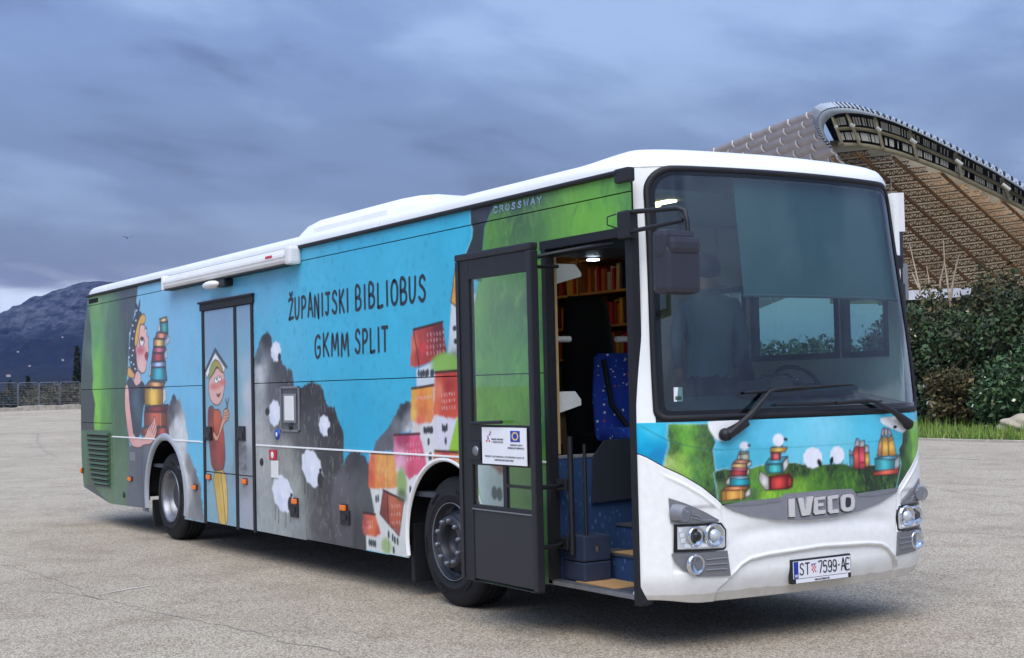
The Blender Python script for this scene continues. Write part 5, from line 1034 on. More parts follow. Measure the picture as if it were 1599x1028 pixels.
lf(MB().box((gx0-.005, YD+.006, lz0+.02), (gx1+.01, YD+.04, wz0-.032)), 'lower_panel', 'door_grey'); lf(MB().box((gx0-.005, YD-.006, wz0-.034), (gx1, YD+.0, wz0-.026)), 'panel_bead', 'grey_plastic')
lf(MB().box((gx0, YD+.012, gz0), (gx1, YD+.018, gz1)), 'upper_pane', 'door_glass'); lf(MB().box((gx0, YD+.012, wz0), (gx1, YD+.018, wz1)), 'lower_pane', 'door_glass')
lf(MB().box((wxm-.025, YD+.004, wz0), (wxm+.02, YD+.03, wz1)).box((wxm+.02, YD+.004, lerp(wz0, wz1, .50)), (gx1, YD+.03, lerp(wz0, wz1, .57))), 'pane_bar', 'frame_dark')
hx, hz = MY(744, 704, YD); lf(MB().box((hx-.085, YD-.018, hz-.065), (hx+.075, YD, hz+.065), .02), 'lock_plate', 'black_plastic'); lf(MB().lathe([(.0, -.03), (.03, -.028), (.036, -.018)], (hx+.02, YD, hz), 'y', 18), 'lock_barrel', 'steel')
a = MY(740, 661, YD); b = MY(789, 655, YD); lf(MB().tube([(a[0], YD-.03, a[1]), (b[0], YD-.03, a[1]+.012)], .012, 8).box((a[0], YD-.03, a[1]-.01), (a[0]+.02, YD+.01, a[1]+.01)), 'pull_bar', 'black_plastic')
# white notice with flag on the door
nx0, nz1 = MY(756, 667, YD); nx1, nz0 = MY(826, 728, YD)
SGN = lf(MB().box((nx0, YD-.020, nz0), (nx1, YD-.012, nz1)), 'notice_sheet', 'sign_white'); nw = nx1-nx0; nh = nz1-nz0
def nt(u0, v0, u1, v1, m, name): return part(MB().box((nx0+u0*nw, YD-.0212, nz0+v0*nh), (nx0+u1*nw, YD-.0200, nz0+v1*nh)).build(name, m), LEAF)
nt(.66, .62, .87, .92, 'flag_blue', 'notice_flag')
for i in range(12): a = rad(30*i); u = .765+.062*math.cos(a); v = .77+.095*math.sin(a); part(MB().lathe([(.0, -.0222), (.0075, -.0222), (.0078, -.0212)], (nx0+u*nw, YD, nz0+v*nh), 'y', 5).build('flag_star', 'star_yellow'), LEAF)
for (u, v, m_) in ((.10, .60, 'red_print'), (.13, .66, 'plate_blue'), (.16, .60, 'red_print'), (.13, .72, 'red_print'), (.17, .78, 'plate_blue'), (.19, .84, 'red_print')): nt(u, v, u+.03, v+.05, m_, 'notice_emblem')
pl_n = lambda u, v, h: (u, YD-.0203-h, v)
def nword(t, u0, u1, v, h, wd=.0028): w_ = word(t, nx0+u0*nw, nx0+u1*nw, nz0+v*nh, h*nh, wd, pl_n, 'notice_text', 'print_grey', parent=LEAF, gapf=.3)
nword('EUROPSKI STRUKTURNI', .23, .50, .66, .035); nword('I INVESTICIJSKI', .23, .50, .585, .035); nword('EUROPSKA UNIJA', .66, .92, .52, .035); nword('ZAJEDNO DO FONDOVA EU', .60, .96, .44, .035); nword('PROJEKT SUFINANCIRALA JE EUROPSKA UNIJA IZ', .07, .95, .19, .035); nword('EUROPSKOG SOCIJALNOG FONDA', .30, .72, .10, .035)
# door gear
mb = MB(); zt = 2.60
mb.tube([(lx1-.02, YD+.03, 2.56), (-1.0, -.06, 2.60), (-.45, .05, 2.625)], .014, 8); mb.tube([(lx1-.02, YD+.03, 2.50), (-1.10, .04, 2.52)], .012, 8)
pb(mb, 'door_arm', 'black_plastic')
mb = MB()
for z in (.62, 1.02, ): mb.tube([(lx1-.05, YD+.04, z), (-1.0, -.10, z), (-1.12, .04, z)], .016, 8); mb.box((-1.16, .02, z-.04), (-1.04, .07, z+.04), .008)
mb.tube([(-1.02, .05, .55), (-1.02, .05, 1.35)], .020, 10); mb.tube([(-.95, .12, .6), (-.95, .12, 1.3)], .013, 8)
pb(mb, 'door_pillar_gear', 'black_plastic')


# ------------------------------------------------------------------ wheels
def wheel(xc, y0, rear, far=False):
    s = -1 if far else 1
    T = tag(part(empty('wheel', (0, 0, 0)))) if False else None
    c = (xc, 0, .505); R = .505
    f = lambda prof: [(r, (y0+s*o)) for r, o in prof]
    sec = [(.285, .050), (.300, .022), (.330, .012), (.352, .010), (.356, .006), (.372, .006), (.376, .010), (.430, .014), (.458, .026), (.478, .036), (.492, .050), (.501, .062), (.505, .075)]
    for k in range(4): a = .105+k*.052; sec += [(.505, a), (.492, a+.003), (.492, a+.013), (.505, a+.016)]
    sec += [(.505, .285), (.49, .31), (.44, .33), (.30, .33), (.285, .30)]
    def flat(vs): return [(x, y, max(z, .0015)) for x, y, z in vs]
    mb = MB().lathe(f(sec), c, 'y', 72); mb.v = flat(mb.v); Tt = pb(mb, 'wheel', 'tyre')
    def sub(m_, n_, mt): return part(m_.build(n_, mt), Tt)
    for q in range(0, 360, 60):          # raised sidewall blocks
        m_ = MB()
        for k in range(5):
            a = rad(q+4*k+(9 if rear else 0)); rr = .405; m_.box((xc+rr*math.cos(a)-.009, y0+s*.002, .505+rr*math.sin(a)-.009), (xc+rr*math.cos(a)+.009, y0+s*.016, .505+rr*math.sin(a)+.009))
        sub(m_, 'sidewall_mark', 'tyre')
    sub(MB().lathe(f([(.297, .012), (.303, .006), (.303, .026), (.290, .034), (.278, .05)] if True else []), c, 'y', 56), 'rim_flange', 'steel')
    if rear:
        sub(MB().lathe(f([(.292, .016), (.276, .035), (.266, .09), (.250, .15), (.235, .165), (.20, .168), (.185, .15), (.13, .15)]), c, 'y', 56), 'rim', 'steel')
        sub(MB().lathe(f([(.155, .17), (.15, .105), (.13, .095), (.06, .09), (.0, .088)]), c, 'y', 32), 'hub', 'dark_steel')
        for k in range(10):
            a = 2*math.pi*k/10; sub(MB().lathe([(.0, y0+s*.115), (.013, y0+s*.12), (.016, y0+s*.155)], (xc+.172*math.cos(a), 0, .505+.172*math.sin(a)), 'y', 8), 'wheel_nut', 'bolt_steel')
    else:
        sub(MB().lathe(f([(.292, .016), (.278, .05), (.262, .085), (.245, .075), (.205, .035), (.185, .012)]), c, 'y', 56), 'rim', 'dark_steel')
        sub(MB().lathe(f([(.205, .022), (.202, .0), (.190, -.010), (.142, -.012), (.136, -.004), (.126, .05), (.11, .10), (.06, .105), (.0, .105)]), c, 'y', 48), 'hub', 'dark_steel')
        for k in range(10):
            a = 2*math.pi*(k+.3)/10; sub(MB().lathe([(.0, y0+s*-.045), (.012, y0+s*-.043), (.018, y0+s*-.034), (.020, y0+s*-.010)], (xc+.168*math.cos(a), 0, .505+.168*math.sin(a)), 'y', 10), 'wheel_nut', 'bolt_steel')
        for k in range(10):      # dark hand holes of the disc
            a = 2*math.pi*(k+.8)/10; sub(MB().lathe([(.0, y0+s*.062), (.026, y0+s*.058), (.028, y0+s*.075)], (xc+.236*math.cos(a), 0, .505+.236*math.sin(a)), 'y', 10), 'hand_hole', 'underbody')
    return Tt
wheel(FR, .045, False); wheel(RR, .045, True); wheel(FR, 2.505, False, True); wheel(RR, 2.505, True, True)

# ------------------------------------------------------------------ mirrors, wipers
mb = MB().box((-.285, -.055, 2.62), (-.165, .03, 2.80), .015); MIR = pb(mb, 'mirror_bracket', 'black_plastic')
def PX(px, py, x): h = hit(px, py, 0, x); return Vector(h)
XM = .27
p = [PX(988, 331, -.16), PX(1035, 327, .10), PX(1058, 325, .20), PX(1069, 329, XM-.02), PX(1073, 345, XM), PX(1076, 385, XM)]
part(MB().tube(p, .016, 10).build('mirror_arm', 'black_plastic'), MIR)
p = [PX(985, 362, -.17), PX(1030, 352, .10), PX(1066, 344, XM-.01)]; part(MB().tube(p, .014, 10).build('mirror_stay', 'black_plastic'), MIR)
pts = [PX(972, 335, -.25)+Vector((0, -.05, 0)), PX(962, 340, -.27)+Vector((0, -.07, 0)), PX(962, 352, -.28)+Vector((0, -.07, 0)), PX(974, 358, -.25)+Vector((0, -.04, 0))]; part(MB().tube(pts, .005, 6).build('mirror_cable', 'black_rubber'), MIR)
a = PX(1027, 358, XM); b = PX(1084, 460, XM); cyv = (a.y+b.y)/2
yw = abs(b.y-a.y); m2 = PX(1055, 388, XM)
def housing(y0, y1, z0, z1, x0, x1, name): 
    mb = MB().box((x0, y0, z0), (x1, y1, z1), .035); return part(mb.build(name, 'mirror_plastic'), MIR)
zt_, zb_ = a.z, b.z; zm = lerp(zt_, zb_, .40)
housing(a.y, b.y-.012, zm-.02, zt_, XM-.07, XM+.045, 'mirror_head'); housing(a.y+.010, b.y+.008, zb_, zm+.06, XM-.08, XM+.065, 'mirror_head')
housing(a.y+.03, b.y, zm+.005, zm+.11, XM+.0, XM+.078, 'mirror_ridge')
part(MB().box((XM-.088, a.y+.03, zb_+.03), (XM-.081, b.y-.02, zt_-.03)).build('mirror_glass', 'chrome'), MIR)
# far mirror, mostly behind the screen edge
MI2 = pb(MB().box((-.36, 2.50, 2.50), (-.28, 2.565, 2.60), .015), 'mirror_bracket', 'black_plastic')
part(MB().tube([(-.32, 2.55, 2.56), (-.32, 2.58, 2.40)], .012, 8).build('mirror_arm', 'black_plastic'), MI2); part(MB().box((-.40, 2.555, 2.02), (-.30, 2.605, 2.40), .02).build('mirror_head', 'mirror_plastic'), MI2)
def FSp(px, py, h): y, z = MF(px, py); return surf(y, z, h)
# near wiper
WP = pb(MB().tube([FSp(1130, 680, .03), FSp(1160, 660, .045)], [.040, .028], 12).ball(FSp(1129, 679, .025), .042, 12, 8), 'wiper', 'black_plastic')
part(MB().tube([FSp(1131, 679, .05), FSp(1165, 648, .055), FSp(1196, 612, .045), FSp(1206, 609, .04), FSp(1246, 605.5, .035)], [.026, .020, .013, .012, .009], 8).build('wiper_arm', 'black_plastic'), WP)
part(MB().tube([FSp(1160, 614, .016), FSp(1240, 607, .018), FSp(1328, 601, .016)], [.008, .016, .006], 6).build('wiper_blade', 'black_rubber'), WP)
WP = pb(MB().tube([FSp(1412, 662, .03), FSp(1395, 650, .045)], [.036, .026], 12).ball(FSp(1413, 663, .025), .038, 12, 8), 'wiper', 'black_plastic')
part(MB().tube([FSp(1412, 662, .05), FSp(1380, 641, .055), FSp(1358, 628, .045), FSp(1345, 626, .04), FSp(1300, 629.5, .035)], [.026, .020, .013, .012, .009], 8).build('wiper_arm', 'black_plastic'), WP)
part(MB().tube([FSp(1208, 633, .016), FSp(1290, 630, .018), FSp(1374, 627, .016)], [.008, .016, .006], 6).build('wiper_blade', 'black_rubber'), WP)
part(MB().ball(FSp(1394, 667, .02), .012, 8, 6).build('washer_jet', 'black_plastic'), WP)

# ------------------------------------------------------------------ cabin
FZ = .87
pb(MB().box((-12.2, .06, FZ-.04), (-1.22, 2.49, FZ)).box((-1.22, .98, FZ-.04), (-.25, 2.49, FZ)), 'cabin_floor', 'floor_grey')
pb(MB().box((-12.2, .06, 2.98), (-.55, 2.49, 3.01)), 'cabin_ceiling', 'ceiling')
pb(MB().box((-12.25, .06, FZ), (-12.2, 2.49, 2.98)), 'rear_bulkhead', 'dark_interior')
# stairwell
pb(MB().box((-1.25, .06, .355), (-.22, .36, .365)), 'entry_landing', 'floor_grey'); pb(MB().box((-1.24, -.004, .335), (-.262, .055, .368), .004), 'door_sill', 'steel')
mb = MB().box((-1.2, .36, .365), (-.2, .38, .525)).box((-1.2, .56, .53), (-.2, .58, .70)).box((-1.2, .76, .70), (-.2, .78, FZ-.045)); pb(mb, 'step_riser', 'wall_fabric')
pb(MB().box((-1.2, .35, .525), (-.2, .57, .54)).box((-1.2, .55, .70), (-.2, .77, .715)).box((-1.2, .75, FZ-.045), (-.2, .98, FZ)), 'step_tread', 'floor_grey')
tag(pb(MB().box((-1.0, .06, .366), (-.55, .32, .372)), 'cardboard_mat', 'cardboard')); pb(MB().box((-1.0, .37, .541), (-.5, .54, .546)), 'cardboard_mat', 'cardboard')
pb(MB().box((-1.24, .06, .365), (-1.20, 1.0, 1.19)), 'stair_partition', 'wall_fabric'); pb(MB().box((-1.245, .06, 1.19), (-1.195, 1.0, 1.215), .006), 'partition_rail', 'grey_plastic')
mb = MB().box((-1.17, .075, .366), (-.92, .30, .50), .012).box((-1.17, .075, .505), (-.92, .30, .68), .012); CS_ = pb(mb, 'step_box', 'case_blue'); part(MB().box((-.9195, .17, .56), (-.915, .19, .62), .002).build('latch', 'chrome'), CS_)
# shelving on the far wall, seen through the door
sh_y = 2.30
for z in (1.95, 2.24, 2.55, 2.86): pb(MB().box((-5.6, 2.14, z-.022), (-2.9, 2.49, z)), 'shelf_board', 'wood')
for x in (-5.6, -4.72, -3.82, -2.92): pb(MB().box((x-.02, 2.12, 1.9), (x, 2.49, 2.97)), 'shelf_upright', 'wood')
pb(MB().box((-5.6, 2.475, 1.9), (-2.9, 2.49, 2.97)), 'shelf_back', 'wood')
# beech post and white shelf ends by the door
yb, zb1 = MX(867, 420, -1.26); pb(MB().box((-1.30, .075, 1.22), (-1.27, .145, 2.62)), 'shelf_post', 'beech')
pb(MB().box((-1.262, .075, 2.34), (-1.25, .105, 2.52), .003), 'extinguisher_tag', 'red_plastic')
for (py0, py1) in ((412, 445), (612, 646)):
    y0_, z1_ = MX(866, py0, -1.34); y1_, z0_ = MX(908, py1, -1.34)
    P_ = [(-1.34, y0_, z1_), (-1.34, y1_-.05, z1_+.0), (-1.34, y1_, z1_-.06), (-1.34, y1_, z0_+.06), (-1.34, y0_, z0_)]; pb(MB().prism(P_, (-.02, 0, 0)), 'shelf_end', 'white_plastic')
y0_, z_ = MX(866, 530, -1.5); y1_, _ = MX(890, 530, -1.5); pb(MB().tube([(-1.5, y0_, z_), (-1.5, y1_, z_)], .022, 8), 'grab_rail', 'white_plastic')
y0_, z_ = MX(962, 530, -1.5); pb(MB().tube([(-1.5, y0_, z_), (-1.5, y0_+.12, z_)], .022, 8), 'grab_rail', 'white_plastic')
# black seat and blue guide seat
def seat_back(x, y0, y1, z0, z1, th, lean, m, name, r=.05, parent=None):
    n = 9; V = []; F = []; rows = [(0, .92), (.06, 1.0), (.5, 1.0), (.72, .9), (.80, .86), (.94, .80), (1.0, .62)]
    c = (y0+y1)/2; w = (y1-y0)/2
    for (t, k_) in rows:
        for side in (0, 1):
            for i in range(n):
                s = -1+2*i/(n-1); q = (1-abs(s)**3); V.append((x-lean*t+(th*(.25+.75*q) if side == 0 else -th*.4*q), c+s*w*k_, lerp(z0, z1, t)))
    R_ = 2*n
    for i in range(len(rows)-1):
        for j in range(n-1): F.append((i*R_+j, i*R_+j+1, (i+1)*R_+j+1, (i+1)*R_+j)); F.append((i*R_+n+j, (i+1)*R_+n+j, (i+1)*R_+n+j+1, i*R_+n+j+1))
        F.append((i*R_, (i+1)*R_, (i+1)*R_+n, i*R_+n)); F.append((i*R_+n-1, i*R_+2*n-1, (i+1)*R_+2*n-1, (i+1)*R_+n-1))
    F.append(tuple([(len(rows)-1)*R_+j for j in range(n)]+[(len(rows)-1)*R_+n+j for j in range(n-1, -1, -1)]))
    return part(mesh_obj(name, V, F, m, None, True), parent)
ya, za = MX(885, 480, -2.3); yb_, _ = MX(962, 480, -2.3)
B1 = seat_back(-2.3, ya-.02, yb_+.02, 1.2, MX(920, 463, -2.35)[1], .10, .10, 'seat_black', 'passenger_seat'); pb(MB().box((-2.3, ya-.03, 1.15), (-1.8, yb_+.02, 1.32), .05), 'seat_cushion', 'seat_black', B1)
ya, za = MX(926, 552, -1.75); yb_, _ = MX(998, 552, -1.75)
B2 = seat_back(-1.75, ya, yb_, 1.28, za, .09, .06, 'seat_fabric', 'guide_seat'); pb(MB().box((-1.76, ya+.02, 1.26), (-1.32, yb_, 1.38), .05), 'seat_cushion', 'seat_fabric', B2); pb(MB().box((-1.40, ya+.03, .95), (-1.30, yb_+.1, 1.36), .02), 'seat_pedestal', 'dark_interior', B2)
pb(MB().tube([(-1.66, ya+.03, za-.05), (-1.60, ya+.05, 1.55), (-1.48, ya+.14, 1.34), (-1.26, ya+.18, 1.22)], .022, 6), 'seat_belt', 'seat_black', B2)
# driver's place
pb(MB().prism([(-.14, .42, 1.40), (-.14, .42, 1.52), (-.62, .42, 1.60), (-.72, .42, 1.40)], (0, 2.0, 0)).box((-.75, 1.0, FZ), (-.2, 2.4, 1.41)), 'dashboard', 'dash'); pb(MB().box((-.66, 1.55, 1.585), (-.36, 2.15, 1.66), .03), 'instrument_hood', 'dash')
ring = [(-.70+.0*math.cos(a)-.07*math.sin(a), 1.86+.22*math.cos(a), 1.66+.14*math.sin(a)) for a in [2*math.pi*i/24 for i in range(25)]]; SW = pb(MB().tube(ring, .017, 8), 'steering_wheel', 'black_plastic'); pb(MB().tube([(-.70, 1.65, 1.66), (-.70, 2.07, 1.66)], .016, 6).tube([(-.70, 1.86, 1.66), (-.55, 1.86, 1.50)], .035, 8), 'steering_spokes', 'black_plastic', SW)
DS = seat_back(-1.42, 1.66, 2.14, 1.30, 2.16, .10, .12, 'dark_interior', 'driver_seat'); pb(MB().box((-1.4, 1.64, 1.22), (-.95, 2.16, 1.36), .05), 'seat_cushion', 'dark_interior', DS)
pb(MB().box((-1.98, 1.52, FZ), (-1.92, 2.16, 2.97)), 'cabin_cabinet', 'beige_wall'); pb(MB().box((-1.96, 2.2, 2.50), (-1.92, 2.49, 2.97)), 'cabin_cabinet', 'beige_wall')
bz0 = 2.262; V = []; n = 16
for i in range(n+1):
    y_ = lerp(.80, 2.44, i/n)
    for z in (3.04, 2.6, bz0): V.append((float(front_x(y_, min(z, 3.0)))-.06, y_, z))
part(mesh_obj('sun_blind', V, [(i*3+j, i*3+j+1, i*3+4+j, i*3+3+j) for i in range(n) for j in range(2)], 'blind', None, True)); pb(MB().tube([(float(front_x(lerp(.8, 2.44, i/n), bz0))-.06, lerp(.8, 2.44, i/n), bz0) for i in range(n+1)], .012, 6), 'blind_rail', 'grey_plastic')
for y_, x_ in ((.80, -.86), (.86, -1.12), (1.45, -3.0), (1.45, -3.9), (1.45, -4.8)): pb(MB().box((x_-.10, y_-.035, 2.965), (x_+.10, y_+.035, 2.979), .004), 'ceiling_or_fill_lamp', 'lamp_warm')  # front pair are cabin lamps; aisle row is added to brighten the shelves
for px, py in ((926, 406), (968, 399)):
    y_, z_ = MX(px, py, -1.15); pb(MB().box((-1.18, y_-.035, z_-.006), (-1.12, y_+.035, z_+.006), .002), 'step_lamp', 'lamp_cool')
pb(MB().box((-1.24, .08, 2.60), (-.60, .9, 2.66), .01), 'door_header', 'black_plastic')
JP = [MX(*q, -1.17) for q in ((945, 688), (990, 684), (990, 778), (926, 786), (928, 712))]; pb(MB().prism([(-1.17, a_, b_) for a_, b_ in JP], (-.02, 0, 0)), 'seat_panel', 'dark_interior')
c = PX(1245, 596, -.06); pb(MB().ball(c, .032, 12, 8).tube([c, c+Vector((0, 0, -.13))], .014, 8), 'dash_camera', 'black_gloss')
y_, z_ = MF(1059.5, 616); q = surf(y_, z_, -.006); pb(MB().box(q+Vector((-.002, -.035, -.045)), q+Vector((.0, .035, .045))), 'toll_sticker', 'sign_white'); pb(MB().box(q+Vector((.0005, -.025, -.035)), q+Vector((.001, .025, -.012))), 'sticker_mark', 'louvre_green')

# ------------------------------------------------------------------ things carried in the bus
cols = [(178, 40, 36), (206, 120, 50), (48, 60, 96), (216, 196, 150), (60, 96, 70), (150, 60, 40), (226, 180, 70), (90, 40, 50), (200, 200, 196), (170, 90, 40), (40, 44, 52), (190, 60, 60)]
for i, c in enumerate(cols): mat('book%d' % i, c, .6, 0, .4, .08, 14)
bname = ['red', 'orange', 'navy', 'cream', 'green', 'rust brown', 'yellow', 'maroon', 'pale grey', 'tan', 'black', 'crimson']
ORD = 'first second third fourth fifth sixth seventh eighth ninth tenth eleventh twelfth'.split(); rb = random.Random(3); zsh = {1.95: 'lowest shelf', 2.24: 'middle shelf', 2.55: 'upper shelf'}
for z in (1.95, 2.24, 2.55):
    x = -4.70; cnt = {}
    while x < -2.98:
        t = rb.uniform(.025, .055)
        if any(abs(x+t/2-u) < .06 for u in (-4.73, -3.83)): x += .02; continue
        if rb.random() < .06: x += rb.uniform(.04, .12); continue
        k = rb.randrange(12); h = rb.uniform(.17, .245); d = rb.uniform(.15, .2); o = MB().box((0, 0, 0), (t-.002, d, h), .003).build('book', 'book%d' % k); o.location = (x, 2.16+rb.uniform(0, .03), z+.001); o.rotation_euler = (0, rb.choice([0, 0, 0, rb.uniform(-.08, .08)]), 0)
        cnt[k] = cnt.get(k, 0)+1; tag(o, '%s %s book from the left on the %s seen through the bus door' % (ORD[cnt[k]-1], bname[k], zsh[z]), 'book', 'books on the bus shelves'); x += t+.002
# bag and basket on the dashboard
bag = tag(empty('dashboard_bag', (-.45, 1.30, 1.58)), 'dark bag lying on the dashboard behind the windscreen', 'bag')
p0 = PX(1145, 600, -.45)
def bg(mb, n, m): o = mb.build(n, m); o.parent = bag; o.matrix_parent_inverse = Matrix.Translation((.45, -1.30, -1.58)); return o
bg(MB().box((-.56, 1.12, 1.585), (-.36, 1.36, 1.70), .04), 'pouch', 'bag_black'); bg(MB().box((-.54, 1.28, 1.59), (-.34, 1.62, 1.72), .035), 'body', 'leather'); bg(MB().tube([(-.42, 1.12, 1.66), (-.36, 1.22, 1.735), (-.36, 1.45, 1.74), (-.40, 1.62, 1.66)], .012, 6), 'strap', 'bag_black')
# the person standing inside, half seen through the glass
def person():
    root = tag(empty('person', (-1.0, 1.29, FZ)), 'person in a light blue shirt standing inside behind the windscreen', 'person')
    # joints: (pos, radius)
    J = {'pel': ((-1.0, 1.29, 1.80-.02), .15), 'wai': ((-1.0, 1.29, 1.95), .135), 'che': ((-1.01, 1.29, 2.14), .155), 'nek': ((-1.01, 1.29, 2.33), .075), 'hd0': ((-.995, 1.29, 2.40), .062), 'hd1': ((-.985, 1.29, 2.50), .098), 'hd2': ((-.99, 1.29, 2.60), .080)}
    for s, n in ((-1, 'l'), (1, 'r')):
        J['sh'+n] = ((-1.01, 1.29+s*.19, 2.25), .075); J['el'+n] = ((-1.04, 1.29+s*.25, 1.98), .052); J['wr'+n] = ((-.90, 1.29+s*.20, 1.77), .036); J['ha'+n] = ((-.84, 1.29+s*.185, 1.73), .034)
        J['hp'+n] = ((-1.0, 1.29+s*.095, 1.70), .105); J['kn'+n] = ((-.985, 1.29+s*.11, 1.32), .070); J['an'+n] = ((-1.01, 1.29+s*.115, .96), .045); J['to'+n] = ((-.86, 1.29+s*.125, .905), .036)
    E_ = [('pel', 'wai'), ('wai', 'che'), ('che', 'nek'), ('nek', 'hd0'), ('hd0', 'hd1'), ('hd1', 'hd2')]
    for n in 'lr': E_ += [('che', 'sh'+n), ('sh'+n, 'el'+n), ('el'+n, 'wr'+n), ('wr'+n, 'ha'+n), ('pel', 'hp'+n), ('hp'+n, 'kn'+n), ('kn'+n, 'an'+n), ('an'+n, 'to'+n)]
    # five fingers on each hand
    for s, n in ((-1, 'l'), (1, 'r')):
        h = Vector(J['ha'+n][0])
        for k in range(5):
            dy = (-.026+.017*k) if k < 4 else -s*.035; l = (.062, .072, .068, .052, .045)[k]; r = .009
            J['f%s%d0' % (n, k)] = (tuple(h+Vector((.026 if k < 4 else .0, dy, -.012))), r+.002); J['f%s%d1' % (n, k)] = (tuple(h+Vector((.026+l*.6, dy*1.1, -.035))), r); J['f%s%d2' % (n, k)] = (tuple(h+Vector((.03+l*.8, dy*1.1, -.065))), r*.8)
            E_ += [('ha'+n, 'f%s%d0' % (n, k)), ('f%s%d0' % (n, k), 'f%s%d1' % (n, k)), ('f%s%d1' % (n, k), 'f%s%d2' % (n, k))]
    names = list(J); me = bpy.data.meshes.new('body'); me.from_pydata([J[k][0] for k in names], [(names.index(a), names.index(b)) for a, b in E_], [])
    o = bpy.data.objects.new('body', me); COL.objects.link(o); md = o.modifiers.new('skin', 'SKIN'); md.use_smooth_shade = True
    for i, k in enumerate(names): me.skin_vertices[0].data[i].radius = (J[k][1], J[k][1]*(1.25 if k in ('che', 'wai', 'pel') else 1)); me.skin_vertices[0].data[i].use_root = (k == 'pel')
    o.modifiers.new('sub', 'SUBSURF').levels = 3
    dg = bpy.context.evaluated_depsgraph_get(); dg.update(); ev = o.evaluated_get(dg); me2 = bpy.data.meshes.new_from_object(ev); bpy.data.objects.remove(o)
    for m in ('skin', 'shirt', 'trouser'): me2.materials.append(MATS[m])
    mi = []
    for p in me2.polygons:
        c = p.center; arm = abs(c.y-1.29) > .135
        mi.append(0 if c.z > 2.36 or (c.z < 1.80 and arm and c.x > -.97 and c.z > 1.6) else (2 if c.z < 1.74 else 1))
    me2.polygons.foreach_set('material_index', mi); me2.polygons.foreach_set('use_smooth', [True]*len(mi))
    b = bpy.data.objects.new('body', me2); COL.objects.link(b); b.parent = root; b.matrix_parent_inverse = Matrix.Translation((1.0, -1.29, -FZ))
    def pp(mb, n, m): q = mb.build(n, m); q.parent = root; q.matrix_parent_inverse = Matrix.Translation((1.0, -1.29, -FZ)); return q
    h = Vector((-.985, 1.29, 2.505))
    bm = bmesh.new(); bmesh.ops.create_uvsphere(bm, u_segments=20, v_segments=14, radius=1)
    for v in bm.verts:
        front = v.co.x > .35 and v.co.z < .45
        k = .86 if front or v.co.z < -.35 else 1.0; v.co = h+Vector((v.co.x*.108*k-.008, v.co.y*.104*k, v.co.z*.122*k+.018))
    mb = MB(); mb.frombm(bm, True); pp(mb, 'hair', 'hair')
    pp(MB().ball(h+Vector((.102, 0, -.012)), (.02, .014, .022), 8, 6), 'nose', 'skin'); pp(MB().ball(h+Vector((.09, .034, .016)), (.010, .012, .008), 8, 6).ball(h+Vector((.09, -.034, .016)), (.010, .012, .008), 8, 6), 'eyes', 'black_gloss'); pp(MB().ball(h+Vector((.094, 0, -.05)), (.008, .026, .007), 8, 6), 'mouth', 'red_print')
    for s in (-1, 1): pp(MB().ball(h+Vector((-.005, s*.098, -.01)), (.018, .010, .030), 8, 6), 'ear', 'skin')
    pp(MB().lathe([(.085, .0), (.088, .035), (.074, .05)], (-1.01, 1.29, 2.325), 'z', 20), 'collar', 'shirt')
    root.rotation_euler = (0, 0, rad(152))
person()
# ------------------------------------------------------------------ ground
DL = np.array([-.9763, .2166]); DP = np.array([.2166, .9763])       # towards the far left fence, and to its right
def ground_z(x, y):
    s = (x-CP[0])*DL[0]+(y-CP[1])*DL[1]; t = (x-CP[0])*DP[0]+(y-CP[1])*DP[1]
    return .78*sst((s-35)/70)*(1-sst((t-12)/30))
def asphalt():
    m, N, L, b = nodemat('asphalt'); tc = N.new('ShaderNodeTexCoord')
    def noise(sc, d, r=.5):
        n = N.new('ShaderNodeTexNoise'); n.inputs['Scale'].default_value = sc; n.inputs['Detail'].default_value = d; n.inputs['Roughness'].default_value = r; L.new(tc.outputs['Object'], n.inputs['Vector']); return n.outputs[0]
    def ramp(f, st):
        r = N.new('ShaderNodeValToRGB'); L.new(f, r.inputs[0]); e = r.color_ramp.elements
        while len(e) < len(st): e.new(.5)
        for i, (p, c) in enumerate(st): e[i].position = p; e[i].color = (*lin(c), 1)
        return r.outputs[0]
    def mul(a, bb, f=1.0):
        x = N.new('ShaderNodeMix'); x.data_type = 'RGBA'; x.blend_type = 'MULTIPLY'; x.inputs[0].default_value = f; L.new(a, x.inputs[6]); L.new(bb, x.inputs[7]); return x.outputs[2]
    v = N.new('ShaderNodeTexVoronoi'); v.inputs['Scale'].default_value = 82; L.new(tc.outputs['Object'], v.inputs['Vector'])
    sp = N.new('ShaderNodeSeparateColor'); L.new(v.outputs['Color'], sp.inputs[0])
    stones = ramp(sp.outputs[0], [(0, (164, 152, 134)), (.3, (218, 205, 184)), (.7, (240, 229, 209)), (1, (255, 249, 233))])
    gaps = ramp(v.outputs['Distance'], [(.30, (255, 255, 255)), (.75, (150, 146, 142))])
    fine = ramp(noise(240, 3, .6), [(.35, (196, 192, 188)), (.65, (255, 255, 255))])
    big = ramp(noise(.22, 5, .6), [(.35, (236, 233, 229)), (.5, (246, 244, 240)), (.68, (255, 253, 250))])
    stain = ramp(noise(1.3, 6, .65), [(.36, (232, 229, 226)), (.5, (249, 248, 246)), (.7, (255, 255, 255))])
    c = mul(mul(mul(mul(stones, gaps, .65), fine), big), stain)
    L.new(c, b.inputs['Base Color']); b.inputs['Roughness'].default_value = .88; b.inputs['Specular IOR Level'].default_value = .25
    bp = N.new('ShaderNodeBump'); bp.inputs['Strength'].default_value = .55; bp.inputs['Distance'].default_value = .012; bp.invert = True; L.new(v.outputs['Distance'], bp.inputs['Height'])
    b2 = N.new('ShaderNodeBump'); b2.inputs['Strength'].default_value = .25; b2.inputs['Distance'].default_value = .01; L.new(noise(160, 4), b2.inputs['Height']); L.new(bp.outputs[0], b2.inputs['Normal']); L.new(b2.outputs[0], b.inputs['Normal'])
asphalt()
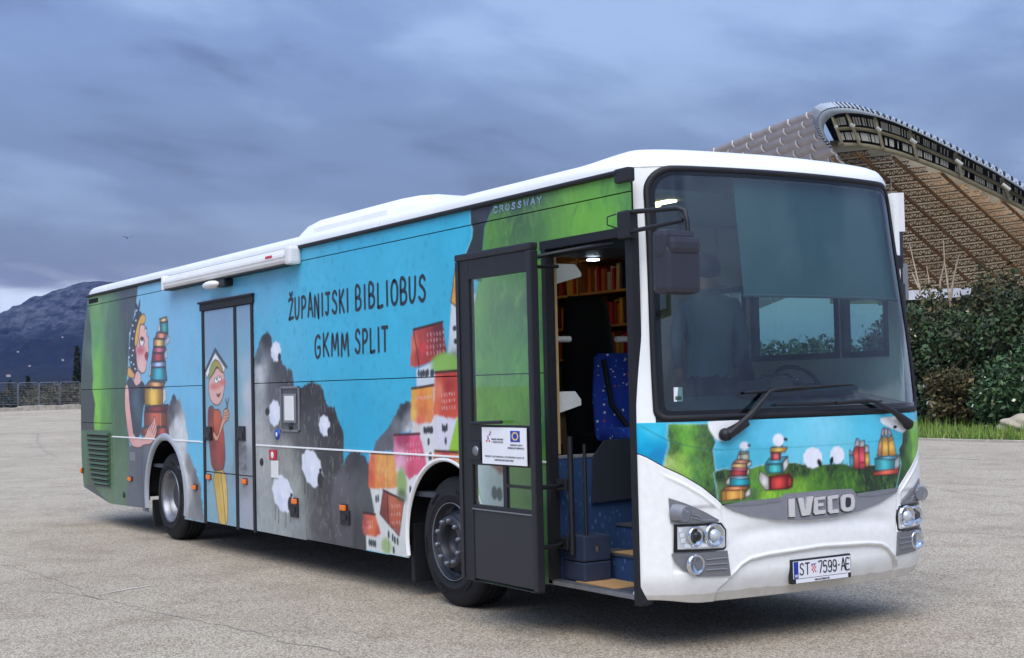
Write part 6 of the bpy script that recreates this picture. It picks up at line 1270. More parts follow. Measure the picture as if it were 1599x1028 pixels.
g = np.concatenate([-np.geomspace(9000, 260, 10), np.linspace(-240, 120, 73), np.geomspace(140, 9000, 10)]); h = np.concatenate([-np.geomspace(9000, 120, 10), np.linspace(-100, 240, 69), np.geomspace(260, 9000, 10)])
X, Y = np.meshgrid(g, h); Z = ground_z(X, Y); idx = np.arange(X.size).reshape(X.shape)
o = mesh_obj('ground', np.stack([X, Y, Z], -1).reshape(-1, 3), np.stack([idx[:-1, :-1], idx[:-1, 1:], idx[1:, 1:], idx[1:, :-1]], -1).reshape(-1, 4), 'asphalt', None, True); tag(o, kind='structure')
# cracks and old scuffs in the paving
mat('crack', (150, 142, 133), .95, 0, .2, .2, 20); mat('scuff', (206, 198, 188), .9, 0, .2, .12, 14)
def GP(px, py):
    p = hit(px, py, 2, 0.0)
    for _ in range(6): p = hit(px, py, 2, float(ground_z(p[0], p[1])))
    return np.array([p[0], p[1]])
def strip(pts, w, name, m, z=.004, jit=.02):
    P = [GP(*p) for p in pts]; Q = []
    for a, b in zip(P[:-1], P[1:]):
        n = max(2, int(np.linalg.norm(b-a)/.12)); Q += [a+(b-a)*t/n+RNG.normal(0, jit, 2) for t in range(n)]
    Q.append(P[-1]); V = []; F = []
    for i, q in enumerate(Q):
        t = Q[min(i+1, len(Q)-1)]-Q[max(i-1, 0)]; t = t/np.linalg.norm(t); n = np.array([-t[1], t[0]])*w*RNG.uniform(.3, 1.0)/2
        zz = float(ground_z(q[0], q[1]))+z; V += [(*(q+n), zz), (*(q-n), zz)]
    F = [(2*i, 2*i+1, 2*i+3, 2*i+2) for i in range(len(Q)-1)]
    tag(mesh_obj(name, V, F, m), kind='structure')
k = .4378
strip([(60, 924), (100, 926), (175, 938), (210, 949), (280, 965), (350, 978), (438, 1000), (517, 1015), (590, 1040)], .016, 'pavement_crack', 'crack'); strip([(0, 882), (60, 897), (120, 920), (150, 935)], .012, 'pavement_crack', 'crack'); strip([(340, 858), (380, 872), (440, 888), (520, 903), (600, 912)], .012, 'pavement_crack', 'crack')
strip([(1436, 758), (1500, 770), (1599, 778)], .03, 'pavement_crack', 'crack'); strip([(1430, 828), (1500, 832), (1599, 838)], .02, 'pavement_crack', 'crack'); strip([(1438, 714), (1520, 718), (1599, 722)], .05, 'pavement_crack', 'crack'); strip([(60, 678), (58, 690), (66, 702), (92, 716)], .06, 'pavement_crack', 'crack')
strip([(1290, 905), (1400, 928), (1480, 940), (1599, 950)], .010, 'pavement_crack', 'crack')
strip([(150, 930), (178, 925), (205, 920), (236, 915)], .035, 'chalk_scuff', 'scuff', .005, .004)

# ------------------------------------------------------------------ mountain
def mountain():
    m, N, L, b = nodemat('mountain_rock'); tc = N.new('ShaderNodeTexCoord'); ge = N.new('ShaderNodeSeparateXYZ'); L.new(tc.outputs['Object'], ge.inputs[0])
    n1 = N.new('ShaderNodeTexNoise'); n1.inputs['Scale'].default_value = .012; n1.inputs['Detail'].default_value = 8; n1.inputs['Roughness'].default_value = .65; L.new(tc.outputs['Object'], n1.inputs['Vector'])
    n2 = N.new('ShaderNodeTexNoise'); n2.inputs['Scale'].default_value = .05; n2.inputs['Detail'].default_value = 6; n2.inputs['Roughness'].default_value = .7; L.new(tc.outputs['Object'], n2.inputs['Vector'])
    ad = N.new('ShaderNodeMath'); ad.operation = 'MULTIPLY_ADD'; L.new(n1.outputs[0], ad.inputs[0]); ad.inputs[1].default_value = 120; L.new(ge.outputs[2], ad.inputs[2])
    r = N.new('ShaderNodeMapRange'); L.new(ad.outputs[0], r.inputs[0]); r.inputs[1].default_value = 172; r.inputs[2].default_value = 200
    rock = N.new('ShaderNodeValToRGB'); L.new(n2.outputs[0], rock.inputs[0]); rock.color_ramp.elements[0].position = .38; rock.color_ramp.elements[1].position = .66; rock.color_ramp.elements[0].color = (*lin((26, 30, 38)), 1); rock.color_ramp.elements[1].color = (*lin((88, 91, 98)), 1)
    wood = N.new('ShaderNodeValToRGB'); L.new(n2.outputs[0], wood.inputs[0]); wood.color_ramp.elements[0].position = .4; wood.color_ramp.elements[1].position = .7; wood.color_ramp.elements[0].color = (*lin((14, 18, 20)), 1); wood.color_ramp.elements[1].color = (*lin((34, 40, 40)), 1)
    mx = N.new('ShaderNodeMix'); mx.data_type = 'RGBA'; L.new(r.outputs[0], mx.inputs[0]); L.new(wood.outputs[0], mx.inputs[6]); L.new(rock.outputs[0], mx.inputs[7]); L.new(mx.outputs[2], b.inputs['Base Color']); b.inputs['Roughness'].default_value = .95; b.inputs['Specular IOR Level'].default_value = .1
    rx = np.array([-400, -200, -80, 0, 12, 21, 33, 47, 77, 110, 131, 152, 200, 260, 340, 460, 600]); ry = 6+np.array([560, 520, 497, 492, 490, 480, 478, 468, 463, 453, 447, 442, 440, 450, 470, 520, 590])
    pxs = np.linspace(-400, 600, 330); rs = np.concatenate([np.linspace(700, 2300, 40)[:-1], np.linspace(2300, 3100, 60), np.linspace(3150, 3900, 12)]); V = np.zeros((len(rs), len(pxs), 3))
    ridge = np.interp(pxs, rx, ry)
    for j, rr in enumerate(rs):
        for i, px in enumerate(pxs):
            d = ray(px, 620); d2 = d[:2]/np.linalg.norm(d[:2]); e = ray(px, ridge[i]); H = 3000*e[2]/np.linalg.norm(e[:2])
            t = (rr-700)/2300
            sh = (.40*np.clip(t, 0, 1)**1.3+.22*sst((rr-2350)/300)+.38*sst((rr-2600)/400)) if rr <= 3000 else 1-.9*((rr-3000)/900)**1.2
            V[j, i] = (CP[0]+d2[0]*rr, CP[1]+d2[1]*rr, H*sh)
    nz = vnoise(V[..., 0], V[..., 1], 260, 21, 5, .55)-.5; amp = np.interp(rs, [700, 1500, 2500, 2950, 3000, 3100, 3900], [0, 14, 60, 40, 6, 30, 40])[:, None]; V[..., 2] += nz*amp*1.6
    nz2 = vnoise(V[..., 0], V[..., 1]+2*V[..., 2], 60, 22, 4, .6)-.5; V[..., 2] += nz2*np.interp(rs, [700, 2400, 2600, 2980, 3010], [2, 6, 34, 16, 5])[:, None]
    V[..., 2] = np.maximum(V[..., 2], .9); idx = np.arange(V.shape[0]*V.shape[1]).reshape(V.shape[:2])
    tag(mesh_obj('mountain', V.reshape(-1, 3), np.stack([idx[:-1, :-1], idx[:-1, 1:], idx[1:, 1:], idx[1:, :-1]], -1).reshape(-1, 4), 'mountain_rock', None, False), kind='structure')
    return pxs, rs, V
MPX, MRS, MV = mountain()
mat('far_wall', (190, 188, 184), .8); mat('far_roof', (150, 96, 76), .8)
def hill_at(px, py):
    d = ray(px, py); i = int(np.argmin(abs(MPX-px))); best = None
    for j in range(len(MRS)-1):
        z = CP[2]+d[2]/np.linalg.norm(d[:2])*MRS[j]
        if MV[j, i, 2] >= z: best = j; break
    best = best or 10
    return Vector(MV[best, i])
for px, py, s, lb in ((100, 531, 1.8, 'pale house highest on the dark mountain slope'), (97, 563, 2.2, 'pale house halfway up the dark mountain slope'), (30, 553, 2.2, 'pale house left of the others on the slope'), (12, 590, 3, 'pale long house low on the slope above the fence'), (46, 578, 1.8, 'small pale house low on the slope near the fence')):
    c = hill_at(px, py); r = tag(empty('hillside_house', c), lb, 'house', 'houses on the far slope')
    MB().box((-s, -s*.7, -3), (s, s*.7, s*.7)).build('wall', 'far_wall', r); MB().prism([(-s*1.05, -s*.75, s*.7), (-s*1.05, s*.75, s*.7), (-s*1.05, 0, s*1.1)], (s*2.1, 0, 0)).build('roof', 'far_roof', r)

# ------------------------------------------------------------------ fence and low wall on the left
mat('galvanised', (112, 116, 124), .5, .3, .5, .08, 10); mat('mesh_wire', (120, 124, 130), .6, .3); mat('old_concrete', (178, 170, 156), .9, 0, .2, .2, 3, .3, 20)
DF = 104.0
def FP(px, dz=0.0):
    d = ray(px, 640); d2 = d[:2]/np.linalg.norm(d[:2]); p = CP[:2]+d2*(DF+px*.03); return np.array([p[0], p[1], float(ground_z(p[0], p[1]))+dz])
wl_ = tag(MB().build('w', 'old_concrete'), None) if False else None
A, B = FP(-260), FP(300); t = (B-A)/np.linalg.norm(B-A); nrm = np.array([-t[1], t[0], 0]); 
mb = MB(); n = 30
prevp = None
for i in range(n):
    a = A+(B-A)*i/n; b = A+(B-A)*(i+.97)/n; hh = .30+.12*random.random()
    mb.prism([a+nrm*.0+[0, 0, -.1], b+[0, 0, -.1], b+[0, 0, hh], a+[0, 0, hh]], nrm*.5)
    w = mb.build('kerb_stone', 'old_concrete') if False else None
LWALL = tag(empty('low_wall', A), 'low broken concrete wall under the metal fence at left', 'wall')
for i in range(n):
    a = A+(B-A)*i/n-A; b = A+(B-A)*(i+.97)/n-A; hh = .26+.16*random.random()
    MB().prism([a+[0, 0, -.1], b+[0, 0, -.1], b+[0, 0, hh], a+[0, 0, hh-.03]], nrm*(.5+.1*random.random())).build('stone', 'old_concrete', LWALL)
FN = tag(empty('metal_fence', A), 'grey tubular mesh fence panels with rounded top corners below the mountain', 'fence')
pxp = [-70, -37.5, -4.5, 28.5, 61, 93.5, 126, 158.5, 191]
def fence_panel(pa, pb_, first=False):
    a = FP(pa, .34)-A; b = FP(pb_, .34)-A; u = (b-a)/np.linalg.norm(b-a); L_ = np.linalg.norm(b-a); H = 1.62; g_ = .05; r = .14
    P = [a+u*g_, a+u*g_+[0, 0, H-r]]
    for q in (30, 60): P.append(a+u*(g_+r-r*math.cos(rad(q)))+[0, 0, H-r+r*math.sin(rad(q))])
    P += [a+u*(g_+r)+[0, 0, H], a+u*(L_-g_-r)+[0, 0, H]]
    for q in (60, 30): P.append(a+u*(L_-g_-r+r*math.cos(rad(q)))+[0, 0, H-r+r*math.sin(rad(q))])
    P += [a+u*(L_-g_)+[0, 0, H-r], a+u*(L_-g_)]
    fr = MB().tube(P, .028, 8).tube([a+u*g_+[0, 0, .12], a+u*(L_-g_)+[0, 0, .12]], .025, 6).build('panel', 'galvanised', FN)
    mb = MB(); nb = 14
    for i in range(1, nb): x = lerp(g_, L_-g_, i/nb); mb.tube([a+u*x+[0, 0, .12], a+u*x+[0, 0, H-.02]], .006, 3, False)
    for i in range(1, 9): z = lerp(.12, H, i/9); mb.tube([a+u*g_+[0, 0, z], a+u*(L_-g_)+[0, 0, z]], .006, 3, False)
    o = mb.build('wire_mesh', 'mesh_wire', fr, False)
for a, b in zip(pxp[:-1], pxp[1:]): fence_panel(a, b)

# ------------------------------------------------------------------ foliage
def leafmat(name, cols, rough=.6, trans=.12):
    m, N, L, b = nodemat(name); g_ = N.new('ShaderNodeNewGeometry'); r = N.new('ShaderNodeValToRGB'); L.new(g_.outputs['Random Per Island'], r.inputs[0]); e = r.color_ramp.elements
    while len(e) < len(cols): e.new(.5)
    for i, c in enumerate(cols): e[i].position = i/(len(cols)-1); e[i].color = (*lin(c), 1)
    L.new(r.outputs[0], b.inputs['Base Color']); b.inputs['Roughness'].default_value = rough; b.inputs['Specular IOR Level'].default_value = .35
    return m
leafmat('leaf_dark', [(30, 40, 24), (44, 56, 32), (60, 72, 40), (78, 84, 50), (38, 48, 28)]); leafmat('leaf_olive', [(46, 46, 28), (70, 66, 38), (92, 86, 50), (112, 98, 62), (56, 58, 34)]); leafmat('leaf_green', [(36, 56, 34), (56, 82, 48), (74, 104, 60), (46, 70, 42), (96, 122, 76)])
leafmat('leaf_cypress', [(18, 28, 22), (28, 40, 30), (36, 50, 36)]); leafmat('leaf_brown', [(58, 52, 40), (82, 76, 56), (66, 72, 48), (98, 88, 66)]); leafmat('grass_blade', [(72, 104, 36), (96, 132, 46), (120, 150, 60), (150, 156, 84), (84, 118, 40)])
leafmat('blossom', [(214, 212, 196), (196, 186, 150), (226, 224, 214)])
mat('bark', (96, 84, 70), .9, 0, .2, .25, 8); mat('pale_bark', (176, 160, 140), .85, 0, .2, .2, 6); mat('soil', (62, 66, 36), .95, 0, .2, .35, 2.0, .4, 6); mat('boulder', (170, 158, 138), .9, 0, .2, .2, 2, .5, 5)
def leaves(name, lobes, n, size, m, parent=None, hollow=.55, seed=1, flat=.0, narrow=.5):
    """leaf-sized faces spread through overlapping uneven lobes"""
    r = np.random.default_rng(seed); w = np.array([l[3]*l[4]*l[5] for l in lobes])**(2/3.); k = r.choice(len(lobes), n, p=w/w.sum()); Lb = np.array(lobes)[k]
    d = r.normal(size=(n, 3)); d /= np.linalg.norm(d, axis=1)[:, None]; rad_ = (hollow+(1-hollow)*r.random(n)**.6)[:, None]
    lump = 1+.22*np.sin(d[:, :1]*7+Lb[:, :1])*np.cos(d[:, 1:2]*6+Lb[:, 2:3])+.12*r.normal(size=(n, 1))
    c = Lb[:, :3]+d*Lb[:, 3:6]*rad_*lump
    c = c[c[:, 2] > .05]; n = len(c); a = r.normal(size=(n, 3)); a /= np.linalg.norm(a, axis=1)[:, None]; b = np.cross(a, r.normal(size=(n, 3))); b /= np.linalg.norm(b, axis=1)[:, None]
    s = (size*r.uniform(.45, 1.25, n)*np.where(r.random(n) < .12, 1.6, 1.0))[:, None]; V = np.stack([c-a*s, c+b*s*narrow, c+a*s, c-b*s*narrow], 1).reshape(-1, 3); F = np.arange(4*n).reshape(-1, 4)
    me = bpy.data.meshes.new(name); me.vertices.add(4*n); me.vertices.foreach_set('co', V.astype(np.float32).ravel()); me.loops.add(4*n); me.loops.foreach_set('vertex_index', F.ravel().astype(np.int32)); me.polygons.add(n); me.polygons.foreach_set('loop_start', np.arange(0, 4*n, 4, dtype=np.int32)); me.polygons.foreach_set('loop_total', np.full(n, 4, np.int32)); me.materials.append(MATS[m]); me.update(calc_edges=True)
    o = bpy.data.objects.new(name, me); return link(o, parent)
def stems(parent, base, tips, r0, m='bark', name='trunk', seed=0):
    rr = random.Random(seed); mb = MB()
    for t in tips:
        p0 = Vector(base)+Vector((rr.uniform(-.2, .2), rr.uniform(-.2, .2), -.05)); p3 = Vector(t); mid = p0.lerp(p3, .5)+Vector((rr.uniform(-.25, .25), rr.uniform(-.25, .25), .15)); q = p0.lerp(mid, .5)+Vector((rr.uniform(-.1, .1), rr.uniform(-.1, .1), 0))
        mb.tube([p0, q, mid, p3], [r0, r0*.75, r0*.5, r0*.18], 6)
        for _ in range(3):
            s = mid.lerp(p3, rr.random()*.7); e = s+Vector((rr.uniform(-.7, .7), rr.uniform(-.7, .7), rr.uniform(.2, .9))); mb.tube([s, s.lerp(e, .5)+Vector((0, 0, .08)), e], [r0*.3, r0*.22, r0*.08], 5)
    return mb.build(name, m, parent)
def bush(name, label, px, y, H, Wd, m, n, size, seed, cat='shrub', group='shrubs along the grass verge', blossoms=0, lobes=9, m2=None):
    p = hit(px, 640, 1, y); base = (p[0], y, .04); r = random.Random(seed); root = tag(empty(name, base), label, cat, group); Lb = []
    for i in range(lobes):
        a = r.uniform(0, 6.28); q = r.random()**.5*.62; z = H*r.uniform(.16, .80); k = (1-.45*z/H); Lb.append((math.cos(a)*Wd/2*q, math.sin(a)*Wd/2*q*.8, z, Wd*.27*k*r.uniform(.75, 1.25), Wd*.25*k*r.uniform(.75, 1.2), H*.20*r.uniform(.8, 1.3)))
    Lb.append((0, 0, H*.4, Wd*.32, Wd*.28, H*.36))
    leaves('crown', Lb, n, size, m, root, .5, seed)
    if m2: leaves('young_leaves', [(l[0], l[1]-.1, l[2]+.1, l[3]*1.04, l[4]*1.04, l[5]*1.04) for l in Lb[::2]], n//5, size*.9, m2, root, .85, seed+7)
    if blossoms: leaves('blossom', [(l[0], l[1]-.1, l[2], l[3]*1.05, l[4]*1.05, l[5]*1.05) for l in Lb], blossoms, size*.75, 'blossom', root, .92, seed+3, narrow=.9)
    stems(root, (0, 0, 0), [(l[0]*.9, l[1]*.9, l[2]+l[5]*.5) for l in Lb], .07, seed=seed)
    return root
# verge
gy0 = 24.07
mb = MB(); V = []; F = []; gx = np.linspace(-60, 40, 90); gyv = np.array([gy0+.12, 25, 26.5, 28, 30, 32, 34, 36, 40, 60, 120])
for y in gyv:
    for x in gx: V.append((x, y, .035+(0 if y < 24.3 else .05*random.random())))
k = len(gx); F = [(i*k+j, i*k+j+1, (i+1)*k+j+1, (i+1)*k+j) for i in range(len(gyv)-1) for j in range(k-1)]
tag(mesh_obj('grass_verge', V, F, 'soil', None, True), kind='structure')
KB = tag(empty('kerb', (-19, gy0, 0)), 'low pale concrete kerb along the edge of the grass', 'kerb')
for i in range(26): MB().box((-21+i*1.5-10, 0, -.05), (-21+i*1.5+1.485-10, .12, .055+.008*random.random()), .012).build('kerb_stone', 'old_concrete', KB)
n = 26000; r = np.random.default_rng(5); bx = r.uniform(-36, 2, n); by = gy0+.15+(r.random(n)**1.1)*11; hh = r.uniform(.06, .26, n)*(1+.8*(vnoise(bx, by, 2.2, 8) > .58)); an = r.uniform(0, 6.28, n); wv = .012+.012*r.random(n)
c = np.stack([bx, by, np.full(n, .04)], 1); w = np.stack([np.cos(an), np.sin(an), 0*an], 1)*wv[:, None]; tip = c+np.stack([r.normal(0, .06, n), r.normal(0, .06, n), hh], 1)
V = np.stack([c-w, c+w, tip], 1).reshape(-1, 3); tag(mesh_obj('grass', V, np.arange(3*n).reshape(-1, 3), 'grass_blade'), 'bright green uneven grass on the verge below the shrubs', 'grass', kind='stuff')
bush('flowering_shrub', 'dark leafy shrub with pale blossoms right beside the bus front', 1452, 32.5, 4.2, 4.6, 'leaf_dark', 12000, .10, 11, blossoms=60, m2='leaf_green')
bush('olive_shrub', 'olive toned tall shrub in the middle of the verge hedge', 1512, 34.0, 4.9, 5.2, 'leaf_olive', 13000, .10, 12, blossoms=25, m2='leaf_dark')
bush('tall_shrub', 'tallest dark green shrub at the right edge reaching up to the roof', 1574, 35.0, 5.0, 5.6, 'leaf_olive', 14000, .11, 13, m2='leaf_dark')
bush('round_shrub', 'fresh green round shrub above the pale boulder', 1592, 30.5, 3.0, 3.4, 'leaf_green', 8000, .085, 14, blossoms=60)
bush('low_shrub', 'low brownish shrub at the foot of the hedge beside the grass', 1490, 31.0, 2.0, 2.6, 'leaf_olive', 4500, .08, 15, blossoms=30, lobes=6)
bush('back_shrub', 'dark shrub filling the gap behind the blossoming one', 1425, 36.5, 4.6, 5.0, 'leaf_dark', 9000, .11, 16)
bush('filler_shrub', 'olive green shrub between the blossoming shrub and the tall middle one', 1478, 35.2, 4.7, 5.0, 'leaf_dark', 11000, .10, 21, m2='leaf_olive')
bush('filler_shrub', 'dark green shrub in front of the tallest one near the grass', 1545, 32.6, 3.7, 4.2, 'leaf_dark', 10000, .095, 22, m2='leaf_green')
bush('edge_shrub', 'dark shrub cut by the right edge of the picture', 1650, 33.0, 4.6, 5.0, 'leaf_dark', 9000, .11, 17)
bush('screen_shrub', 'dark green shrub behind the bus nose seen past the far windows', 1340, 36.0, 3.8, 5.4, 'leaf_green', 8000, .11, 18)
bush('far_hedge_shrub', 'dark green shrub hidden mostly behind the bus body', 1240, 37.0, 3.7, 5.4, 'leaf_green', 7000, .11, 19)
# bare pale stems
bt = tag(empty('bare_tree', (0, 0, 0)), 'leafless tree with thin pale stems above the shrubs', 'tree'); bs = hit(1458, 640, 1, 35.5); bt.location = (bs[0], 35.5, 0.04); mbt = MB()
def Bp(px, py, y=35.5): return Vector(hit(px, py, 1, y))-Vector(bt.location)
for pl in (((1452, 560), (1448, 500), (1436, 450), (1428, 415), (1420, 380)), ((1466, 560), (1462, 500), (1452, 450), (1447, 415)), ((1474, 555), (1470, 480), (1468, 440), (1475, 410), (1473, 375)), ((1488, 555), (1484, 480), (1478, 430), (1474, 405)), ((1484, 470), (1490, 430), (1497, 400)), ((1446, 485), (1440, 500), (1438, 515), (1452, 540), (1462, 560)), ((1436, 450), (1430, 440), (1424, 425)), ((1455, 590), (1470, 570), (1480, 545))):
    mbt.tube([Bp(*q) for q in pl], [.055-.04*i/(len(pl)-1) for i in range(len(pl))], 6)
mbt.tube([(0, 0, 0), Bp(1460, 600), Bp(1460, 555)], [.14, .11, .08], 7); mbt.build('stem', 'pale_bark', bt)
# boulder
bo = hit(1592, 664, 2, .25); bm = bmesh.new(); bmesh.ops.create_icosphere(bm, subdivisions=4, radius=1.0)
for v in bm.verts: q = v.co.copy(); k = 1+.16*math.sin(3.1*q.x+1)*math.cos(2.7*q.y)+.08*math.sin(7*q.z+q.x*5); v.co = Vector((q.x*.66*k, q.y*.5*k, q.z*.30*k))
o = MB().frombm(bm).build('boulder', 'boulder'); o.location = (bo[0], bo[1], .22); tag(o, 'pale limestone boulder lying in the grass under the round shrub', 'rock')
# left background plants
def lbush(px, d_, H, Wd, m, n, size, seed, label, name='scrub_bush'):
    d = ray(px, 630); d2 = d[:2]/np.linalg.norm(d[:2]); p = CP[:2]+d2*d_; z = float(ground_z(*p)); root = tag(empty(name, (p[0], p[1], z)), label, 'bush', 'scrub behind the fence'); r = random.Random(seed)
    Lb = [(r.uniform(-.4, .4)*Wd, r.uniform(-.4, .4)*Wd, H*r.uniform(.25, .7), Wd*.3, Wd*.3, H*.3) for _ in range(6)]; leaves('crown', Lb, n, size, m, root, .4, seed); stems(root, (0, 0, 0), [(l[0], l[1], l[2]+l[5]) for l in Lb], .08, seed=seed)
lbush(88, 110, 1.8, 4.0, 'leaf_brown', 2500, .12, 31, 'brown twiggy scrub behind the second fence panel from the bus'); lbush(110, 112, 2.1, 4.5, 'leaf_brown', 2600, .12, 32, 'brown scrub behind the fence panel next to the bus'); lbush(40, 116, 1.8, 3.6, 'leaf_cypress', 2200, .13, 33, 'dark low bush behind the middle fence panel'); lbush(8, 114, 1.6, 5, 'leaf_cypress', 2400, .13, 34, 'dark low bush behind the leftmost fence panel'); lbush(66, 125, 1.5, 4.4, 'leaf_cypress', 2200, .13, 35, 'dark bush far behind the brown scrub'); lbush(138, 114, 2.2, 4.5, 'leaf_brown', 2200, .12, 36, 'brown scrub partly hidden by the bus tail')
d = ray(121, 630); d2 = d[:2]/np.linalg.norm(d[:2]); p = CP[:2]+d2*122; ct = tag(empty('cypress_tree', (p[0], p[1], .78)), 'slim dark cypress tree beside the tail of the bus', 'tree')
leaves('crown', [(0, 0, .5+i*.42, .42*math.sin(min(1, (i+2)/5)*1.57)*(1-.06*i)+.08, .42*(1-.06*i), .42) for i in range(11)], 5200, .10, 'leaf_cypress', ct, .5, 41); MB().tube([(0, 0, -.1), (0, 0, 2.5), (0, 0, 4.6)], [.12, .09, .03], 7).build('trunk', 'bark', ct)
d = ray(60, 630); d2 = d[:2]/np.linalg.norm(d[:2])
for px, d_, hh, lb in ((44, 118, 2.3, 'slim young cypress behind the middle of the fence'), (16, 120, 1.9, 'small dark cypress behind the left end of the fence')):
    d = ray(px, 630); d2 = d[:2]/np.linalg.norm(d[:2]); p = CP[:2]+d2*d_; c_ = tag(empty('young_cypress', (p[0], p[1], .78)), lb, 'tree', 'young cypresses'); leaves('crown', [(0, 0, .4+i*hh/5, .34*(1-.13*i), .34*(1-.13*i), .4) for i in range(5)], 1500, .11, 'leaf_cypress', c_, .4, int(px)); MB().tube([(0, 0, -.1), (0, 0, hh*.8)], [.08, .03], 6).build('trunk', 'bark', c_)
# bird
bp_ = at(199, 372, 85.0); bd = tag(empty('bird', bp_), 'small dark bird flying in front of the clouds', 'bird'); V = [(-.16, 0, 0), (.14, 0, .01), (0, .05, 0), (0, -.05, 0), (0, 0, .045), (0, 0, -.04)]
mesh_obj('body', V, [(0, 2, 4), (2, 1, 4), (1, 3, 4), (3, 0, 4), (2, 0, 5), (1, 2, 5), (3, 1, 5), (0, 3, 5)], 'black_rubber', bd)
for s in (-1, 1): mesh_obj('wing', [(-.05, s*.03, .01), (.07, s*.03, .01), (.04, s*.22, .10), (-.05, s*.36, .06), (-.06, s*.2, .085)], [(0, 1, 2, 4), (4, 2, 3)], 'black_rubber', bd)

# ------------------------------------------------------------------ stadium
mat('clad', (166, 158, 158), .5, 0, .4, .10, 1.0); mat('clad_edge', (226, 224, 220), .5); mat('truss_brown', (150, 112, 70), .7, .0, .4, .25, 3.0); mat('roof_cream', (250, 242, 218), .8, 0, .3, .12, 1.2); mat('rim_grey', (170, 180, 192), .45, .1, .5, .06, 2); mat('rim_dark', (38, 36, 32), .8); mat('walk_olive', (132, 124, 98), .7, 0, .3, .15, 2); mat('lamp_pale', (206, 204, 190), .4); mat('stand_dark', (46, 46, 48), .85, 0, .3, .2, 1); mat('beam_white', (204, 208, 216), .5, 0, .4, .1, 2)
def cream_sheet():      # translucent roof sheeting: daylight from above glows through
    m, N, L, b = nodemat('roof_cream'); N.remove(b); out = [q for q in N if q.type == 'OUTPUT_MATERIAL'][0]; tc = N.new('ShaderNodeTexCoord'); nz = N.new('ShaderNodeTexNoise'); nz.inputs['Scale'].default_value = .35; nz.inputs['Detail'].default_value = 5; L.new(tc.outputs['Object'], nz.inputs['Vector'])
    r = N.new('ShaderNodeValToRGB'); L.new(nz.outputs[0], r.inputs[0]); r.color_ramp.elements[0].position = .3; r.color_ramp.elements[1].position = .7; r.color_ramp.elements[0].color = (*lin((172, 152, 116)), 1); r.color_ramp.elements[1].color = (*lin((218, 202, 166)), 1)
    d_ = N.new('ShaderNodeBsdfDiffuse'); t_ = N.new('ShaderNodeBsdfTranslucent'); mx = N.new('ShaderNodeMixShader'); mx.inputs[0].default_value = .33; L.new(r.outputs[0], d_.inputs[0]); L.new(r.outputs[0], t_.inputs[0]); L.new(d_.outputs[0], mx.inputs[1]); L.new(t_.outputs[0], mx.inputs[2]); L.new(mx.outputs[0], out.inputs[0])
cream_sheet()
ST = tag(empty('stadium', at(1400, 600, 120)*[1, 1, 0]), 'stadium with curved shell roof, grey scale cladding and brown truss underside', 'stadium'); SI = Matrix.Translation(-Vector(ST.location))
def st(mb, n, m, parent=None, fixn=True):
    o = mb.build(n, m, None, fixn); o.parent = parent or ST
    if parent is None: o.matrix_parent_inverse = SI
    return o
AT = lambda px, py, d: Vector(at(px, py, d))
rimx = [1268, 1272, 1281, 1293, 1308, 1323, 1342, 1366, 1400]; rimy = [158, 175, 197, 219, 241, 260, 283, 310, 350]
def clad_pt(i, j):      # i along the row (0 at the rim), j down the rim
    y = 162+9.2*j+.28*j*j; x = float(np.interp(y, rimy, rimx)); t = i*.5
    return AT(x-58*t-1.2*t*t*0, y+21.6*t+.25*t*t, 112+9.5*t)
NR = 16
for j in range(1, NR+1):
    off = (.35*j) % 1
    cuts = [0]+[max(c, 0.0) for c in (off-.0+np.arange(0, 16)) if c > .12]
    for a, b in zip(cuts[:-1], cuts[1:]):
        V = []; n = 6; e0_, e1_ = clad_pt(a, j), clad_pt(a, j+1); f0_, f1_ = clad_pt(b, j), clad_pt(b, j+1); nr = (f0_-e0_).cross(e1_-e0_).normalized()
        if nr.dot(Vector(AF)) > 0: nr = -nr
        hgt = (e1_-e0_).length
        for (p, q, lift) in ((e0_, e1_, .26), (f0_, f1_, .14)):
            for i in range(n+1): s = i/n; V.append(p.lerp(q, s)+nr*hgt*lift*math.sin(math.pi*min(1, s*.92+.02)))
        F = [(i, i+1, n+2+i, n+1+i) for i in range(n)]; mb = MB(); mb.add(V, F, True); mb.add(V[:n+1], [tuple(range(n+1))]); c_ = st(mb, 'roof_panel', 'clad')
        ed = [V[i]+nr*.05 for i in range(n+1)]; st(MB().tube(ed, .07, 5), 'panel_edge', 'clad_edge', c_)
k4 = lambda *pts: [(1260+p[0]*.3307, 140+p[1]*.3307) for p in pts]
outer = k4((110, 275), (62, 222), (38, 170), (26, 118), (40, 88), (70, 72), (120, 64), (200, 68), (300, 95), (420, 140), (520, 185), (640, 240), (760, 300), (880, 360), (1025, 450), (1300, 610)); inner = k4((128, 285), (95, 235), (78, 195), (84, 160), (108, 132), (140, 116), (180, 110), (250, 114), (330, 128), (420, 158), (520, 202), (650, 266), (770, 328), (890, 392), (1030, 480), (1300, 640))
nO = len(outer); RD = [112-.2*i for i in range(nO)]
def resamp(P, n): P = np.array(P); d = np.concatenate([[0], np.cumsum(np.linalg.norm(np.diff(P, axis=0), axis=1))]); t = np.linspace(0, d[-1], n); return np.stack([np.interp(t, d, P[:, 0]), np.interp(t, d, P[:, 1])], 1)
O2, I2 = [], []
nn = 60; tt_ = np.linspace(0, nO-1, nn); O2 = [(np.interp(t, range(nO), [p[0] for p in outer]), np.interp(t, range(nO), [p[1] for p in outer])) for t in tt_]; I2 = [(np.interp(t, range(nO), [p[0] for p in inner]), np.interp(t, range(nO), [p[1] for p in inner])) for t in tt_]
V = []
for i, (a, b) in enumerate(zip(O2, I2)):
    d = 112-i*.10; p, q = AT(*a, d+1.2), AT(*b, d); V += [AT(*a, d+6), p, p.lerp(q, .4)-Vector(AF)*.5, q, AT(*b, d+3)]
